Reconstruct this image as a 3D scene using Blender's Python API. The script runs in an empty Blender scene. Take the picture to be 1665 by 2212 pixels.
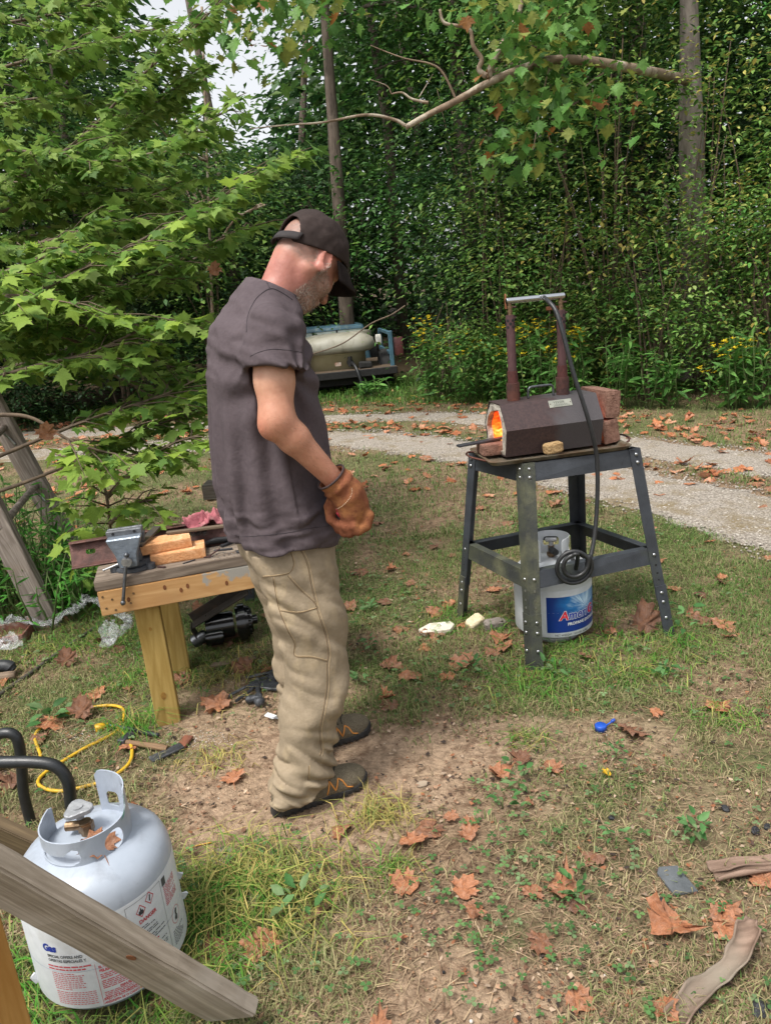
import bpy, bmesh, math, random
import numpy as np
from mathutils import Vector, Matrix
from mathutils.bvhtree import BVHTree

SC = bpy.context.scene
COL = SC.collection
rng = np.random.default_rng(7)
random.seed(7)
PI = math.pi
rad = math.radians

# ------------------------------------------------------------------ camera
CAM_H, PITCH, ROLL, FOC = 1.5, rad(16), rad(5.5), 1600.0 / 2212
_f = np.array([0, math.cos(PITCH), -math.sin(PITCH)])
_r0 = np.array([1.0, 0, 0]); _u0 = np.cross(_r0, _f)
_r = math.cos(ROLL) * _r0 - math.sin(ROLL) * _u0
_u = math.sin(ROLL) * _r0 + math.cos(ROLL) * _u0
cam = bpy.data.cameras.new('camera')
cam.sensor_fit = 'VERTICAL'; cam.sensor_height = 36; cam.lens = 36 * FOC
cam.clip_start = 0.05; cam.clip_end = 500
camo = bpy.data.objects.new('camera', cam); COL.objects.link(camo)
camo.matrix_world = Matrix(((_r[0], _u[0], -_f[0], 0), (_r[1], _u[1], -_f[1], 0), (_r[2], _u[2], -_f[2], CAM_H), (0, 0, 0, 1)))
SC.camera = camo

# ------------------------------------------------------------------ light
SUN_EL, SUN_AZ = 64, 225          # degrees; azimuth clockwise from +Y (behind the viewer, to the left)
world = bpy.data.worlds.new('World'); SC.world = world; world.use_nodes = True
wn = world.node_tree; wn.nodes.clear()
wo = wn.nodes.new('ShaderNodeOutputWorld'); wb = wn.nodes.new('ShaderNodeBackground')
sky = wn.nodes.new('ShaderNodeTexSky'); sky.sky_type = 'NISHITA'; sky.sun_disc = False
sky.sun_elevation = rad(SUN_EL); sky.sun_rotation = rad(SUN_AZ)
sky.air_density = 1.0; sky.dust_density = 4.0; sky.ozone_density = 1.0
hs = wn.nodes.new('ShaderNodeHueSaturation'); hs.inputs['Saturation'].default_value = 0.16
wn.links.new(sky.outputs[0], hs.inputs['Color']); wn.links.new(hs.outputs[0], wb.inputs[0])
wb.inputs[1].default_value = 0.11
wn.links.new(wb.outputs[0], wo.inputs[0])
sl = bpy.data.lights.new('sun', 'SUN'); sl.energy = 1.5; sl.angle = rad(14); sl.color = (1.0, 0.955, 0.88)
so = bpy.data.objects.new('sun', sl); COL.objects.link(so)
_sd = Vector((math.sin(rad(SUN_AZ)) * math.cos(rad(SUN_EL)), math.cos(rad(SUN_AZ)) * math.cos(rad(SUN_EL)), math.sin(rad(SUN_EL))))
so.rotation_euler = _sd.to_track_quat('Z', 'Y').to_euler()
SC.view_settings.view_transform = 'Standard'; SC.view_settings.look = 'None'
SC.view_settings.exposure = 1.28; SC.view_settings.gamma = 1.0
SC.render.engine = 'CYCLES'
SC.cycles.max_bounces = 6; SC.cycles.diffuse_bounces = 3; SC.cycles.glossy_bounces = 2
SC.cycles.transmission_bounces = 3; SC.cycles.transparent_max_bounces = 6
SC.cycles.use_denoising = True
try: SC.cycles.sample_clamp_indirect = 6.0
except Exception: pass

# measuring helpers: the photograph's 1665 x 2212 pixels to points of the place
def _ray(px, py): return _f + _r * (px - 832.5) / 1600.0 - _u * (py - 1106) / 1600.0
def gp(px, py, z=0.0):
    d = _ray(px, py); t = (z - CAM_H) / d[2]; return Vector((d[0] * t, d[1] * t, z))
def at(px, py, Y):
    d = _ray(px, py); t = Y / d[1]; return Vector((d[0] * t, Y, CAM_H + d[2] * t))

# ------------------------------------------------------------------ objects
def tag(o, label=None, cat=None, group=None, kind=None):
    if label: o['label'] = label
    if cat: o['category'] = cat
    if group: o['group'] = group
    if kind: o['kind'] = kind
    return o
def thing(name, label, cat, loc=(0, 0, 0), rz=0.0, group=None, rot=None):
    o = bpy.data.objects.new(name, None); COL.objects.link(o)
    o.empty_display_size = 0.1
    o.location = loc; o.rotation_euler = rot if rot else (0, 0, rz)
    return tag(o, label, cat, group)
def wm(o):
    m = Matrix.Identity(4)
    while o is not None:
        m = o.matrix_basis @ m; o = o.parent
    return m
def link(name, me, parent=None, loc=None, rot=None):
    o = bpy.data.objects.new(name, me); COL.objects.link(o)
    if parent: o.parent = parent
    if loc is not None: o.location = loc
    if rot is not None: o.rotation_euler = rot
    return o
def copy_tree(o, parent=None):
    c = o.copy(); COL.objects.link(c); c.parent = parent
    for ch in list(o.children): copy_tree(ch, c)
    return c
def smooth_me(me, on=True):
    me.polygons.foreach_set('use_smooth', [on] * len(me.polygons))
def np_mesh(name, V, Fc, mat, smooth=False, col=None, mi=None):
    """V (n,3); Fc (m,3) or (m,4) int array"""
    V = np.ascontiguousarray(V, np.float32); Fc = np.ascontiguousarray(Fc, np.int32)
    me = bpy.data.meshes.new(name)
    k = Fc.shape[1]; m = len(Fc)
    me.vertices.add(len(V)); me.vertices.foreach_set('co', V.ravel())
    me.loops.add(m * k); me.loops.foreach_set('vertex_index', Fc.ravel())
    me.polygons.add(m)
    me.polygons.foreach_set('loop_start', np.arange(0, m * k, k, dtype=np.int32))
    me.polygons.foreach_set('loop_total', np.full(m, k, np.int32))
    if smooth: me.polygons.foreach_set('use_smooth', np.ones(m, bool))
    for x in (mat if isinstance(mat, (list, tuple)) else [mat]): me.materials.append(x)
    if mi is not None: me.polygons.foreach_set('material_index', np.asarray(mi, np.int32))
    if col is not None:
        a = me.attributes.new('col', 'FLOAT_COLOR', 'POINT')
        c = np.ones((len(V), 4), np.float32); c[:, :3] = col
        a.data.foreach_set('color', c.ravel())
    me.update(calc_edges=True); me.validate()
    return me

def rotm(rx=0, ry=0, rz=0):
    return Matrix.Rotation(rz, 4, 'Z') @ Matrix.Rotation(ry, 4, 'Y') @ Matrix.Rotation(rx, 4, 'X')
def frame(p, xdir, zdir=(0, 0, 1)):
    x = Vector(xdir).normalized(); z = Vector(zdir); y = z.cross(x)
    if y.length < 1e-6: y = Vector((0, 1, 0)).cross(x)
    y.normalize(); z = x.cross(y)
    return Matrix(((x.x, y.x, z.x, p[0]), (x.y, y.y, z.y, p[1]), (x.z, y.z, z.z, p[2]), (0, 0, 0, 1)))

class MB:
    """collects shapes into one mesh"""
    def __init__(s): s.bm = bmesh.new(); s.mi = 0
    def _tag(s, fs):
        for f in fs: f.material_index = s.mi
    def merge(s, b, M):
        if M is not None: bmesh.ops.transform(b, matrix=M, verts=b.verts)
        me = bpy.data.meshes.new('t'); b.to_mesh(me); b.free()
        n = len(s.bm.faces); s.bm.from_mesh(me); bpy.data.meshes.remove(me)
        s.bm.faces.ensure_lookup_table()
        s._tag(s.bm.faces[n:]); return s
    def box(s, size, c=(0, 0, 0), M=None, bev=0.0, seg=1, jit=0.0, sub=0, taper=None):
        b = bmesh.new(); bmesh.ops.create_cube(b, size=1)
        for v in b.verts: v.co = Vector((v.co.x * size[0], v.co.y * size[1], v.co.z * size[2]))
        if taper:
            for v in b.verts:
                if v.co.z > 0: v.co.x *= taper[0]; v.co.y *= taper[1]
        if sub: bmesh.ops.subdivide_edges(b, edges=b.edges[:], cuts=sub, use_grid_fill=True)
        if bev: bmesh.ops.bevel(b, geom=[e for e in b.edges if e.calc_face_angle(0) > 0.5], offset=bev, segments=seg, affect='EDGES', profile=0.6)
        if jit:
            for v in b.verts: v.co += Vector([random.uniform(-jit, jit) for _ in range(3)])
        T = Matrix.Translation(c)
        return s.merge(b, (M @ T) if M is not None else T)
    def cyl(s, r, h, M=None, n=20, r2=None, bev=0.0, cap=True, c=(0, 0, 0)):
        """axis z, from -h/2 to h/2"""
        b = bmesh.new()
        bmesh.ops.create_cone(b, cap_ends=cap, segments=n, radius1=r, radius2=r if r2 is None else r2, depth=h)
        if bev: bmesh.ops.bevel(b, geom=[e for e in b.edges if e.calc_face_angle(0) > 0.9], offset=bev, segments=2, affect='EDGES')
        T = Matrix.Translation(c)
        return s.merge(b, (M @ T) if M is not None else T)
    def between(s, p, q, r, n=12, r2=None, bev=0.0):
        p, q = Vector(p), Vector(q); d = q - p
        M = Matrix.Translation((p + q) / 2) @ d.to_track_quat('Z', 'Y').to_matrix().to_4x4()
        return s.cyl(r, d.length, M, n, r2, bev)
    def ball(s, r, c=(0, 0, 0), sc=(1, 1, 1), M=None, u=16, v=10, jit=0):
        b = bmesh.new(); bmesh.ops.create_uvsphere(b, u_segments=u, v_segments=v, radius=r)
        for w in b.verts:
            w.co = Vector((w.co.x * sc[0], w.co.y * sc[1], w.co.z * sc[2]))
            if jit: w.co *= 1 + random.uniform(-jit, jit)
        T = Matrix.Translation(c)
        return s.merge(b, (M @ T) if M is not None else T)
    def tube(s, pts, r, n=10, closed=False, cap=True):
        pts = [Vector(p) for p in pts]; N = len(pts)
        rs = list(r) if hasattr(r, '__len__') else [r] * N
        up = None; rings = []
        for i, p in enumerate(pts):
            a = pts[(i - 1) % N] if (i or closed) else p; c = pts[(i + 1) % N] if (i < N - 1 or closed) else p
            t = (c - a).normalized() if (c - a).length > 1e-9 else Vector((0, 0, 1))
            if up is None:
                up = Vector((0, 0, 1)) if abs(t.z) < 0.9 else Vector((1, 0, 0))
            up = (up - t * up.dot(t)); up.normalize(); w = t.cross(up)
            rings.append([s.bm.verts.new(p + (up * math.cos(k * 2 * PI / n) + w * math.sin(k * 2 * PI / n)) * rs[i]) for k in range(n)])
        fs = []
        for i in range(N if closed else N - 1):
            a, b = rings[i], rings[(i + 1) % N]
            for k in range(n): fs.append(s.bm.faces.new((a[k], a[(k + 1) % n], b[(k + 1) % n], b[k])))
        if cap and not closed:
            fs.append(s.bm.faces.new(rings[0][::-1])); fs.append(s.bm.faces.new(rings[-1]))
        for f in fs: f.smooth = True
        s._tag(fs); return s
    def lathe(s, prof, n=40, M=None, a0=0, a1=2 * PI):
        b = bmesh.new(); full = abs(a1 - a0 - 2 * PI) < 1e-6
        m = n if full else n + 1; rings = []
        for r, z in prof:
            rings.append([b.verts.new((r * math.cos(a0 + (a1 - a0) * k / n), r * math.sin(a0 + (a1 - a0) * k / n), z)) for k in range(m)])
        for i in range(len(prof) - 1):
            for k in range(m if full else m - 1):
                q = [rings[i][k], rings[i][(k + 1) % m], rings[i + 1][(k + 1) % m], rings[i + 1][k]]
                try: f = b.faces.new(q); f.smooth = True
                except ValueError: pass
        bmesh.ops.remove_doubles(b, verts=b.verts, dist=1e-6)
        return s.merge(b, M)
    def prism(s, poly, h, M=None, bev=0.0):
        """2D polygon in xy extruded along z from 0 to h"""
        b = bmesh.new(); lo = [b.verts.new((x, y, 0)) for x, y in poly]; hi = [b.verts.new((x, y, h)) for x, y in poly]
        n = len(poly); b.faces.new(lo[::-1]); b.faces.new(hi)
        for i in range(n): b.faces.new((lo[i], lo[(i + 1) % n], hi[(i + 1) % n], hi[i]))
        bmesh.ops.recalc_face_normals(b, faces=b.faces)
        if bev: bmesh.ops.bevel(b, geom=b.edges[:], offset=bev, segments=1, affect='EDGES')
        return s.merge(b, M)
    def quads(s, V, Fs, M=None, smooth=False):
        b = bmesh.new(); vs = [b.verts.new(v) for v in V]
        for f in Fs:
            g = b.faces.new([vs[i] for i in f]); g.smooth = smooth
        return s.merge(b, M)
    def build(s, name, mat, parent=None, world=False, smooth=None, loc=None):
        me = bpy.data.meshes.new(name)
        if world and parent: bmesh.ops.transform(s.bm, matrix=wm(parent).inverted(), verts=s.bm.verts)
        if smooth is not None:
            for f in s.bm.faces: f.smooth = smooth
        s.bm.to_mesh(me); s.bm.free()
        for x in (mat if isinstance(mat, (list, tuple)) else [mat]): me.materials.append(x)
        if smooth:
            try: me.set_sharp_from_angle(angle=rad(38))
            except Exception: pass
        return link(name, me, parent, loc)

def spline(P, n=8):
    """Catmull-Rom through points"""
    P = [Vector(p) for p in P]; Q = []
    for i in range(len(P) - 1):
        a = P[max(i - 1, 0)]; b = P[i]; c = P[i + 1]; d = P[min(i + 2, len(P) - 1)]
        for k in range(n):
            t = k / n
            Q.append(0.5 * ((2 * b) + (c - a) * t + (2 * a - 5 * b + 4 * c - d) * t * t + (3 * b - a - 3 * c + d) * t ** 3))
    Q.append(P[-1]); return Q

# cheap smooth noise for arrays (sum of rotated sines, deterministic)
def snoise(p, scale=1.0, seed=0, octs=3):
    r = np.random.default_rng(seed); out = np.zeros(len(p)); amp = 1.0; tot = 0
    for o in range(octs):
        for k in range(4):
            d = r.normal(size=p.shape[1]); d /= np.linalg.norm(d); ph = r.uniform(0, 6.28)
            d2 = r.normal(size=p.shape[1]); d2 /= np.linalg.norm(d2)
            q = p @ d * scale * (2 ** o)
            out += amp * np.sin(q * 2.3 + ph + 1.3 * np.sin(p @ d2 * scale * (2 ** o) * 1.7 + ph * 2))
        tot += amp * 2.2; amp *= 0.55
    return out / tot
_VT = np.random.default_rng(3).random((64, 64, 64)).astype(np.float32)
def vnoise(p):
    """value noise 0..1 on (n,3)"""
    i = np.floor(p).astype(int); f = p - i; f = f * f * (3 - 2 * f); i &= 63; j = (i + 1) & 63
    a = _VT
    c = lambda X, Y, Z: a[X, Y, Z]
    x0, y0, z0 = i.T; x1, y1, z1 = j.T; fx, fy, fz = f.T
    l = lambda u, v, t: u + (v - u) * t
    return l(l(l(c(x0, y0, z0), c(x1, y0, z0), fx), l(c(x0, y1, z0), c(x1, y1, z0), fx), fy),
             l(l(c(x0, y0, z1), c(x1, y0, z1), fx), l(c(x0, y1, z1), c(x1, y1, z1), fx), fy), fz)
def fbm(p, o=4):
    s = np.zeros(len(p)); a = 1.0; t = 0
    for k in range(o): s += a * vnoise(p * 2 ** k + 17.3 * k); t += a; a *= 0.5
    return s / t

# ------------------------------------------------------------------ materials
_M = {}
def _nt(name):
    m = bpy.data.materials.new(name); m.use_nodes = True
    return m, m.node_tree, m.node_tree.nodes['Principled BSDF']
def srgb(h):
    h = h.lstrip('#'); v = [int(h[i:i + 2], 16) / 255 for i in (0, 2, 4)]
    return tuple(x / 12.92 if x <= 0.04045 else ((x + 0.055) / 1.055) ** 2.4 for x in v)
def pm(name, c1, c2=None, scale=20, rough=0.7, bump=0.0, bscale=None, metal=0.0, stretch=(1, 1, 1), c3=None, scale2=None,
       lo=0.35, hi=0.65, lo2=0.5, hi2=0.65, attr=False, detail=5, rvar=0.15, spec=0.5, sss=0.0, transl=0.0, coat=0.0, dist=0.0, uv=None, bdist=0.01):
    """noise-mixed surface: c1..c2 by one noise, patches of c3 by another, fine bump; colour may be multiplied by the mesh's own 'col'"""
    if name in _M: return _M[name]
    m, nt, bs = _nt(name); N = nt.nodes.new; L = nt.links.new
    tc = N('ShaderNodeTexCoord'); mp = N('ShaderNodeMapping'); mp.inputs['Scale'].default_value = stretch
    L(tc.outputs['Object'], mp.inputs[0])
    def nz(sc, det, d=0.0):
        n = N('ShaderNodeTexNoise'); n.inputs['Scale'].default_value = sc; n.inputs['Detail'].default_value = det
        n.inputs['Roughness'].default_value = 0.62; n.inputs['Distortion'].default_value = d; L(mp.outputs[0], n.inputs['Vector']); return n
    def ramp(src, a, b, ca, cb):
        r = N('ShaderNodeValToRGB'); r.color_ramp.elements[0].position = a; r.color_ramp.elements[1].position = b
        r.color_ramp.elements[0].color = (*ca, 1); r.color_ramp.elements[1].color = (*cb, 1); L(src, r.inputs[0]); return r
    c2 = c2 or tuple(x * 0.8 for x in c1)
    n1 = nz(scale, detail, dist); r1 = ramp(n1.outputs[0], lo, hi, c1, c2); out = r1.outputs[0]
    if c3:
        n2 = nz(scale2 or scale * 0.4, 6, 0.4); r2 = ramp(n2.outputs[0], lo2, hi2, (0, 0, 0), (1, 1, 1))
        mx = N('ShaderNodeMix'); mx.data_type = 'RGBA'; L(r2.outputs[0], mx.inputs[0]); L(out, mx.inputs[6]); mx.inputs[7].default_value = (*c3, 1)
        out = mx.outputs[2]
    if attr:
        at_ = N('ShaderNodeAttribute'); at_.attribute_name = 'col'
        mx = N('ShaderNodeMix'); mx.data_type = 'RGBA'; mx.blend_type = 'MULTIPLY'; mx.inputs[0].default_value = 1
        L(out, mx.inputs[6]); L(at_.outputs['Color'], mx.inputs[7]); out = mx.outputs[2]
    L(out, bs.inputs['Base Color'])
    bs.inputs['Metallic'].default_value = metal; bs.inputs['Specular IOR Level'].default_value = spec
    if coat: bs.inputs['Coat Weight'].default_value = coat
    if rvar:
        rr = N('ShaderNodeMapRange'); rr.inputs[3].default_value = max(0.02, rough - rvar); rr.inputs[4].default_value = min(1, rough + rvar)
        L(n1.outputs[0], rr.inputs[0]); L(rr.outputs[0], bs.inputs['Roughness'])
    else: bs.inputs['Roughness'].default_value = rough
    if bump:
        nb = nz(bscale or scale * 3, 6); b = N('ShaderNodeBump'); b.inputs['Strength'].default_value = bump; b.inputs['Distance'].default_value = bdist
        L(nb.outputs[0], b.inputs['Height']); L(b.outputs[0], bs.inputs['Normal'])
    if sss:
        bs.inputs['Subsurface Weight'].default_value = sss; bs.inputs['Subsurface Radius'].default_value = (0.012, 0.004, 0.002); bs.inputs['Subsurface Scale'].default_value = 1.0
    if transl:
        tr = N('ShaderNodeBsdfTranslucent'); L(out, tr.inputs[0]); ms = N('ShaderNodeMixShader'); ms.inputs[0].default_value = transl
        L(bs.outputs[0], ms.inputs[1]); L(tr.outputs[0], ms.inputs[2]); L(ms.outputs[0], nt.nodes['Material Output'].inputs[0])
    _M[name] = m; return m
def wood(name, c1, c2, axis=0, scale=8, rough=0.75, bump=0.3, c3=None, ring=18, lo2=0.55, hi2=0.72, scale2=2.5):
    """long-grained timber: streaks along one local axis"""
    if name in _M: return _M[name]
    m, nt, bs = _nt(name); N = nt.nodes.new; L = nt.links.new
    tc = N('ShaderNodeTexCoord'); mp = N('ShaderNodeMapping'); s = [ring] * 3; s[axis] = 1.0; mp.inputs['Scale'].default_value = s
    L(tc.outputs['Object'], mp.inputs[0])
    n = N('ShaderNodeTexNoise'); n.inputs['Scale'].default_value = scale * 0.35; n.inputs['Detail'].default_value = 8; n.inputs['Roughness'].default_value = 0.68; n.inputs['Distortion'].default_value = 0.35
    L(mp.outputs[0], n.inputs['Vector'])
    r = N('ShaderNodeValToRGB'); e = r.color_ramp.elements; e[0].position = 0.33; e[1].position = 0.66; e[0].color = (*c2, 1); e[1].color = (*c1, 1)
    k = e.new(0.5); k.color = (*[(a * 0.45 + b * 0.55) for a, b in zip(c1, c2)], 1)
    L(n.outputs[0], r.inputs[0]); out = r.outputs[0]
    # cathedral rings
    mp2 = N('ShaderNodeMapping'); s2 = [1.0] * 3; s2[axis] = 0.10; mp2.inputs['Scale'].default_value = s2; L(tc.outputs['Object'], mp2.inputs[0])
    n2 = N('ShaderNodeTexNoise'); n2.inputs['Scale'].default_value = 9; n2.inputs['Detail'].default_value = 1; L(mp2.outputs[0], n2.inputs['Vector'])
    ml = N('ShaderNodeMath'); ml.operation = 'MULTIPLY'; ml.inputs[1].default_value = 70; L(n2.outputs[0], ml.inputs[0])
    sn = N('ShaderNodeMath'); sn.operation = 'SINE'; L(ml.outputs[0], sn.inputs[0])
    mr = N('ShaderNodeMapRange'); mr.inputs[1].default_value = 0.2; mr.inputs[2].default_value = 1; mr.inputs[4].default_value = 0.55; L(sn.outputs[0], mr.inputs[0])
    mx = N('ShaderNodeMix'); mx.data_type = 'RGBA'; L(mr.outputs[0], mx.inputs[0]); L(out, mx.inputs[6]); mx.inputs[7].default_value = (*c2, 1); out = mx.outputs[2]
    if c3:
        n3 = N('ShaderNodeTexNoise'); n3.inputs['Scale'].default_value = scale2; n3.inputs['Detail'].default_value = 6; L(tc.outputs['Object'], n3.inputs['Vector'])
        r3 = N('ShaderNodeValToRGB'); r3.color_ramp.elements[0].position = lo2; r3.color_ramp.elements[1].position = hi2; L(n3.outputs[0], r3.inputs[0])
        m3 = N('ShaderNodeMix'); m3.data_type = 'RGBA'; L(r3.outputs[0], m3.inputs[0]); L(out, m3.inputs[6]); m3.inputs[7].default_value = (*c3, 1); out = m3.outputs[2]
    L(out, bs.inputs['Base Color']); bs.inputs['Roughness'].default_value = rough; bs.inputs['Specular IOR Level'].default_value = 0.25
    b = N('ShaderNodeBump'); b.inputs['Strength'].default_value = bump; b.inputs['Distance'].default_value = 0.004; L(n.outputs[0], b.inputs['Height']); L(b.outputs[0], bs.inputs['Normal'])
    _M[name] = m; return m
def leafmat(name, transl=0.35, rough=0.5, spec=0.35, tint=(1, 1, 1), var=0.35):
    """foliage: colour from the mesh's own 'col', lets some light through"""
    return pm(name, tuple(tint), tuple(t * (1 - var) for t in tint), scale=25, rough=rough, attr=True, transl=transl, spec=spec, rvar=0.1)

# ------------------------------------------------------------------ implicit surfaces -> meshes
def smin(a, b, k):
    h = np.clip(0.5 + 0.5 * (b - a) / k, 0, 1); return b + (a - b) * h - k * h * (1 - h)
def smax(a, b, k): return -smin(-a, -b, k)
def s_cone(p, a, b, ra, rb):
    a = np.asarray(a, float); b = np.asarray(b, float); ab = b - a; L2 = ab @ ab
    t = np.clip(((p - a) @ ab) / L2, 0, 1); q = p - a - t[:, None] * ab
    return np.sqrt((q * q).sum(1)) - (ra + (rb - ra) * t)
def s_ell(p, c, r, R=None):
    q = p - np.asarray(c, float)
    if R is not None: q = q @ R           # columns of R: the ellipsoid's own axes
    r = np.asarray(r, float); k = np.sqrt(((q / r) ** 2).sum(1)); k2 = np.sqrt(((q / (r * r)) ** 2).sum(1)) + 1e-9
    return k * (k - 1) / k2
def s_loft(p, zs, cx, cy, a, b, n=2.0):
    """stack of ellipses over z"""
    z = p[:, 2]; I = lambda v: np.interp(z, zs, v)
    x = (p[:, 0] - I(cx)) / I(a); y = (p[:, 1] - I(cy)) / I(b)
    k = (np.abs(x) ** n + np.abs(y) ** n) ** (1 / n)
    return (k - 1) * np.minimum(I(a), I(b))
def sdf_mesh(fn, lo, hi, h):
    lo = np.asarray(lo, float); hi = np.asarray(hi, float); B = 8
    nb = np.ceil((hi - lo) / (h * B)).astype(int); n = nb * B + 1
    bc = [lo[i] + (np.arange(nb[i]) + 0.5) * B * h for i in range(3)]
    G = np.stack(np.meshgrid(*bc, indexing='ij'), -1).reshape(-1, 3)
    d = fn(G); near = np.abs(d) < B * h * 1.35
    val = np.repeat(np.repeat(np.repeat(np.sign(d).reshape(nb), B, 0), B, 1), B, 2).astype(np.float32) * 9
    val = np.pad(val, ((0, 1), (0, 1), (0, 1)), mode='edge')
    ij = np.stack(np.unravel_index(np.nonzero(near)[0], nb), -1) * B
    off = np.stack(np.meshgrid(*[np.arange(B + 1)] * 3, indexing='ij'), -1).reshape(-1, 3)
    for s in range(0, len(ij), 300):
        idx = (ij[s:s + 300, None, :] + off[None]).reshape(-1, 3)
        val[idx[:, 0], idx[:, 1], idx[:, 2]] = fn(lo + idx * h)
    val[0] = val[-1] = 9; val[:, 0] = val[:, -1] = 9; val[:, :, 0] = val[:, :, -1] = 9
    S = val < 0; N = np.array(val.shape) - 1
    cnt = np.zeros(N, np.int8)
    for dx in (0, 1):
        for dy in (0, 1):
            for dz in (0, 1): cnt += S[dx:dx + N[0], dy:dy + N[1], dz:dz + N[2]]
    act = (cnt > 0) & (cnt < 8); A = np.stack(np.nonzero(act), -1)
    vid = np.full(N, -1, np.int32); vid[act] = np.arange(len(A))
    P = np.zeros((len(A), 3)); W = np.zeros(len(A))
    cs = [(a, b, c) for a in (0, 1) for b in (0, 1) for c in (0, 1)]
    for u in cs:
        for ax in range(3):
            if u[ax]: continue
            v = list(u); v[ax] = 1
            a = val[A[:, 0] + u[0], A[:, 1] + u[1], A[:, 2] + u[2]]; b = val[A[:, 0] + v[0], A[:, 1] + v[1], A[:, 2] + v[2]]
            m = (a < 0) != (b < 0); t = np.where(m, a / np.where(a == b, 1, a - b), 0)
            e = np.array(u, float)[None].repeat(len(A), 0); e[:, ax] += t
            P += e * m[:, None]; W += m
    V = lo + (A + P / W[:, None]) * h
    Q = []
    for ax in range(3):
        s0 = [slice(1, -1)] * 3; s1 = [slice(1, -1)] * 3; s0[ax] = slice(0, -1); s1[ax] = slice(1, None)
        a = S[tuple(s0)]; b = S[tuple(s1)]; m = a != b
        I = np.stack(np.nonzero(m), -1); o = np.ones(3, int); o[ax] = 0; I = I + o
        fl = b[m]; u, w = [(1, 2), (2, 0), (0, 1)][ax]
        def cell(du, dw):
            J = I.copy(); J[:, u] -= du; J[:, w] -= dw; return vid[J[:, 0], J[:, 1], J[:, 2]]
        q = np.stack([cell(1, 1), cell(0, 1), cell(0, 0), cell(1, 0)], -1)
        q[fl] = q[fl][:, ::-1]; Q.append(q)
    Q = np.concatenate(Q); Q = Q[(Q >= 0).all(1)]
    return V, Q
def relax(V, Q, it=2, lam=0.5):
    for _ in range(it):
        a = np.concatenate([Q[:, i] for i in range(4)]); b = np.concatenate([Q[:, (i + 1) % 4] for i in range(4)]); n = len(V)
        C = np.bincount(a, minlength=n) + np.bincount(b, minlength=n)
        S = np.stack([np.bincount(a, V[b, k], n) + np.bincount(b, V[a, k], n) for k in range(3)], 1)
        V = V + lam * (S / np.maximum(C, 1)[:, None] - V)
    return V

# ------------------------------------------------------------------ flat shapes, lettering, wrapping round a cylinder
def _curve_mesh(cu):
    o = bpy.data.objects.new('t', cu); COL.objects.link(o)
    dg = bpy.context.evaluated_depsgraph_get(); me = bpy.data.meshes.new_from_object(o.evaluated_get(dg))
    bpy.data.objects.remove(o); bpy.data.curves.remove(cu); return me
def text_bm(s, size, off=0.0, shear=0.0, align='LEFT', space=1.0):
    cu = bpy.data.curves.new('t', 'FONT'); cu.body = s; cu.size = size; cu.offset = off; cu.shear = shear
    cu.align_x = align; cu.space_character = space; cu.resolution_u = 3
    me = _curve_mesh(cu); b = bmesh.new(); b.from_mesh(me); bpy.data.meshes.remove(me); return b
def shape_bm(loops):
    cu = bpy.data.curves.new('t', 'CURVE'); cu.dimensions = '2D'; cu.fill_mode = 'BOTH'
    for lp in loops:
        sp = cu.splines.new('POLY'); sp.points.add(len(lp) - 1)
        for i, (x, y) in enumerate(lp): sp.points[i].co = (x, y, 0, 1)
        sp.use_cyclic_u = True
    me = _curve_mesh(cu); b = bmesh.new(); b.from_mesh(me); bpy.data.meshes.remove(me); return b
def wrap_bm(b, R, step=0.012, thick=0.0, ystep=None):
    """xy sheet -> cylinder of radius R about z: x is arc length from angle 0, y is height"""
    xs = [v.co.x for v in b.verts]
    if not xs: return b
    x = math.floor(min(xs) / step) * step
    while x < max(xs):
        bmesh.ops.bisect_plane(b, geom=b.verts[:] + b.edges[:] + b.faces[:], plane_co=(x, 0, 0), plane_no=(1, 0, 0)); x += step
    if thick:
        g = bmesh.ops.extrude_face_region(b, geom=b.faces[:])
        nv = [e for e in g['geom'] if isinstance(e, bmesh.types.BMVert)]
        for v in nv: v.co.z += thick
        bmesh.ops.recalc_face_normals(b, faces=b.faces)
    for v in b.verts:
        a = v.co.x / R; r = R + v.co.z; v.co = Vector((r * math.cos(a), r * math.sin(a), v.co.y))
    return b
def circ(cx, cy, rx, ry=None, n=24, a0=0):
    ry = ry or rx
    return [(cx + rx * math.cos(a0 + 2 * PI * k / n), cy + ry * math.sin(a0 + 2 * PI * k / n)) for k in range(n)]
def rrect(x0, y0, x1, y1, r, n=5):
    P = []
    for cx, cy, a in ((x1 - r, y1 - r, 0), (x0 + r, y1 - r, 90), (x0 + r, y0 + r, 180), (x1 - r, y0 + r, 270)):
        P += [(cx + r * math.cos(rad(a + 90 * k / n)), cy + r * math.sin(rad(a + 90 * k / n))) for k in range(n + 1)]
    return P
# ================================================================== THE GROUND
NEAR_TRACK = spline([(-9, 10.6, 0), (-5.5, 9.6, 0), (-2.9, 9.15, 0), (-0.6, 8.55, 0), (0.85, 7.1, 0), (1.75, 5.45, 0), (2.3, 4.2, 0), (2.75, 3.0, 0), (3.1, 1.5, 0), (3.3, -2, 0)], 4)
FAR_TRACK = spline([(-9, 12.2, 0), (-5.5, 11.3, 0), (-3.0, 10.7, 0), (-0.6, 10.05, 0), (1.15, 9.0, 0), (2.25, 6.7, 0), (3.0, 5.45, 0), (3.7, 4.1, 0), (4.2, 2.0, 0), (4.5, -2, 0)], 4)
def _seg_d(p, L):
    P = np.array([(v.x, v.y) for v in L]); best = np.full(len(p), 1e9)
    for a, b in zip(P[:-1], P[1:]):
        ab = b - a; t = np.clip(((p - a) @ ab) / (ab @ ab), 0, 1); best = np.minimum(best, np.hypot(*(p - a - t[:, None] * ab).T))
    return best
NTW, FTW = 0.47, 0.36
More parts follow.
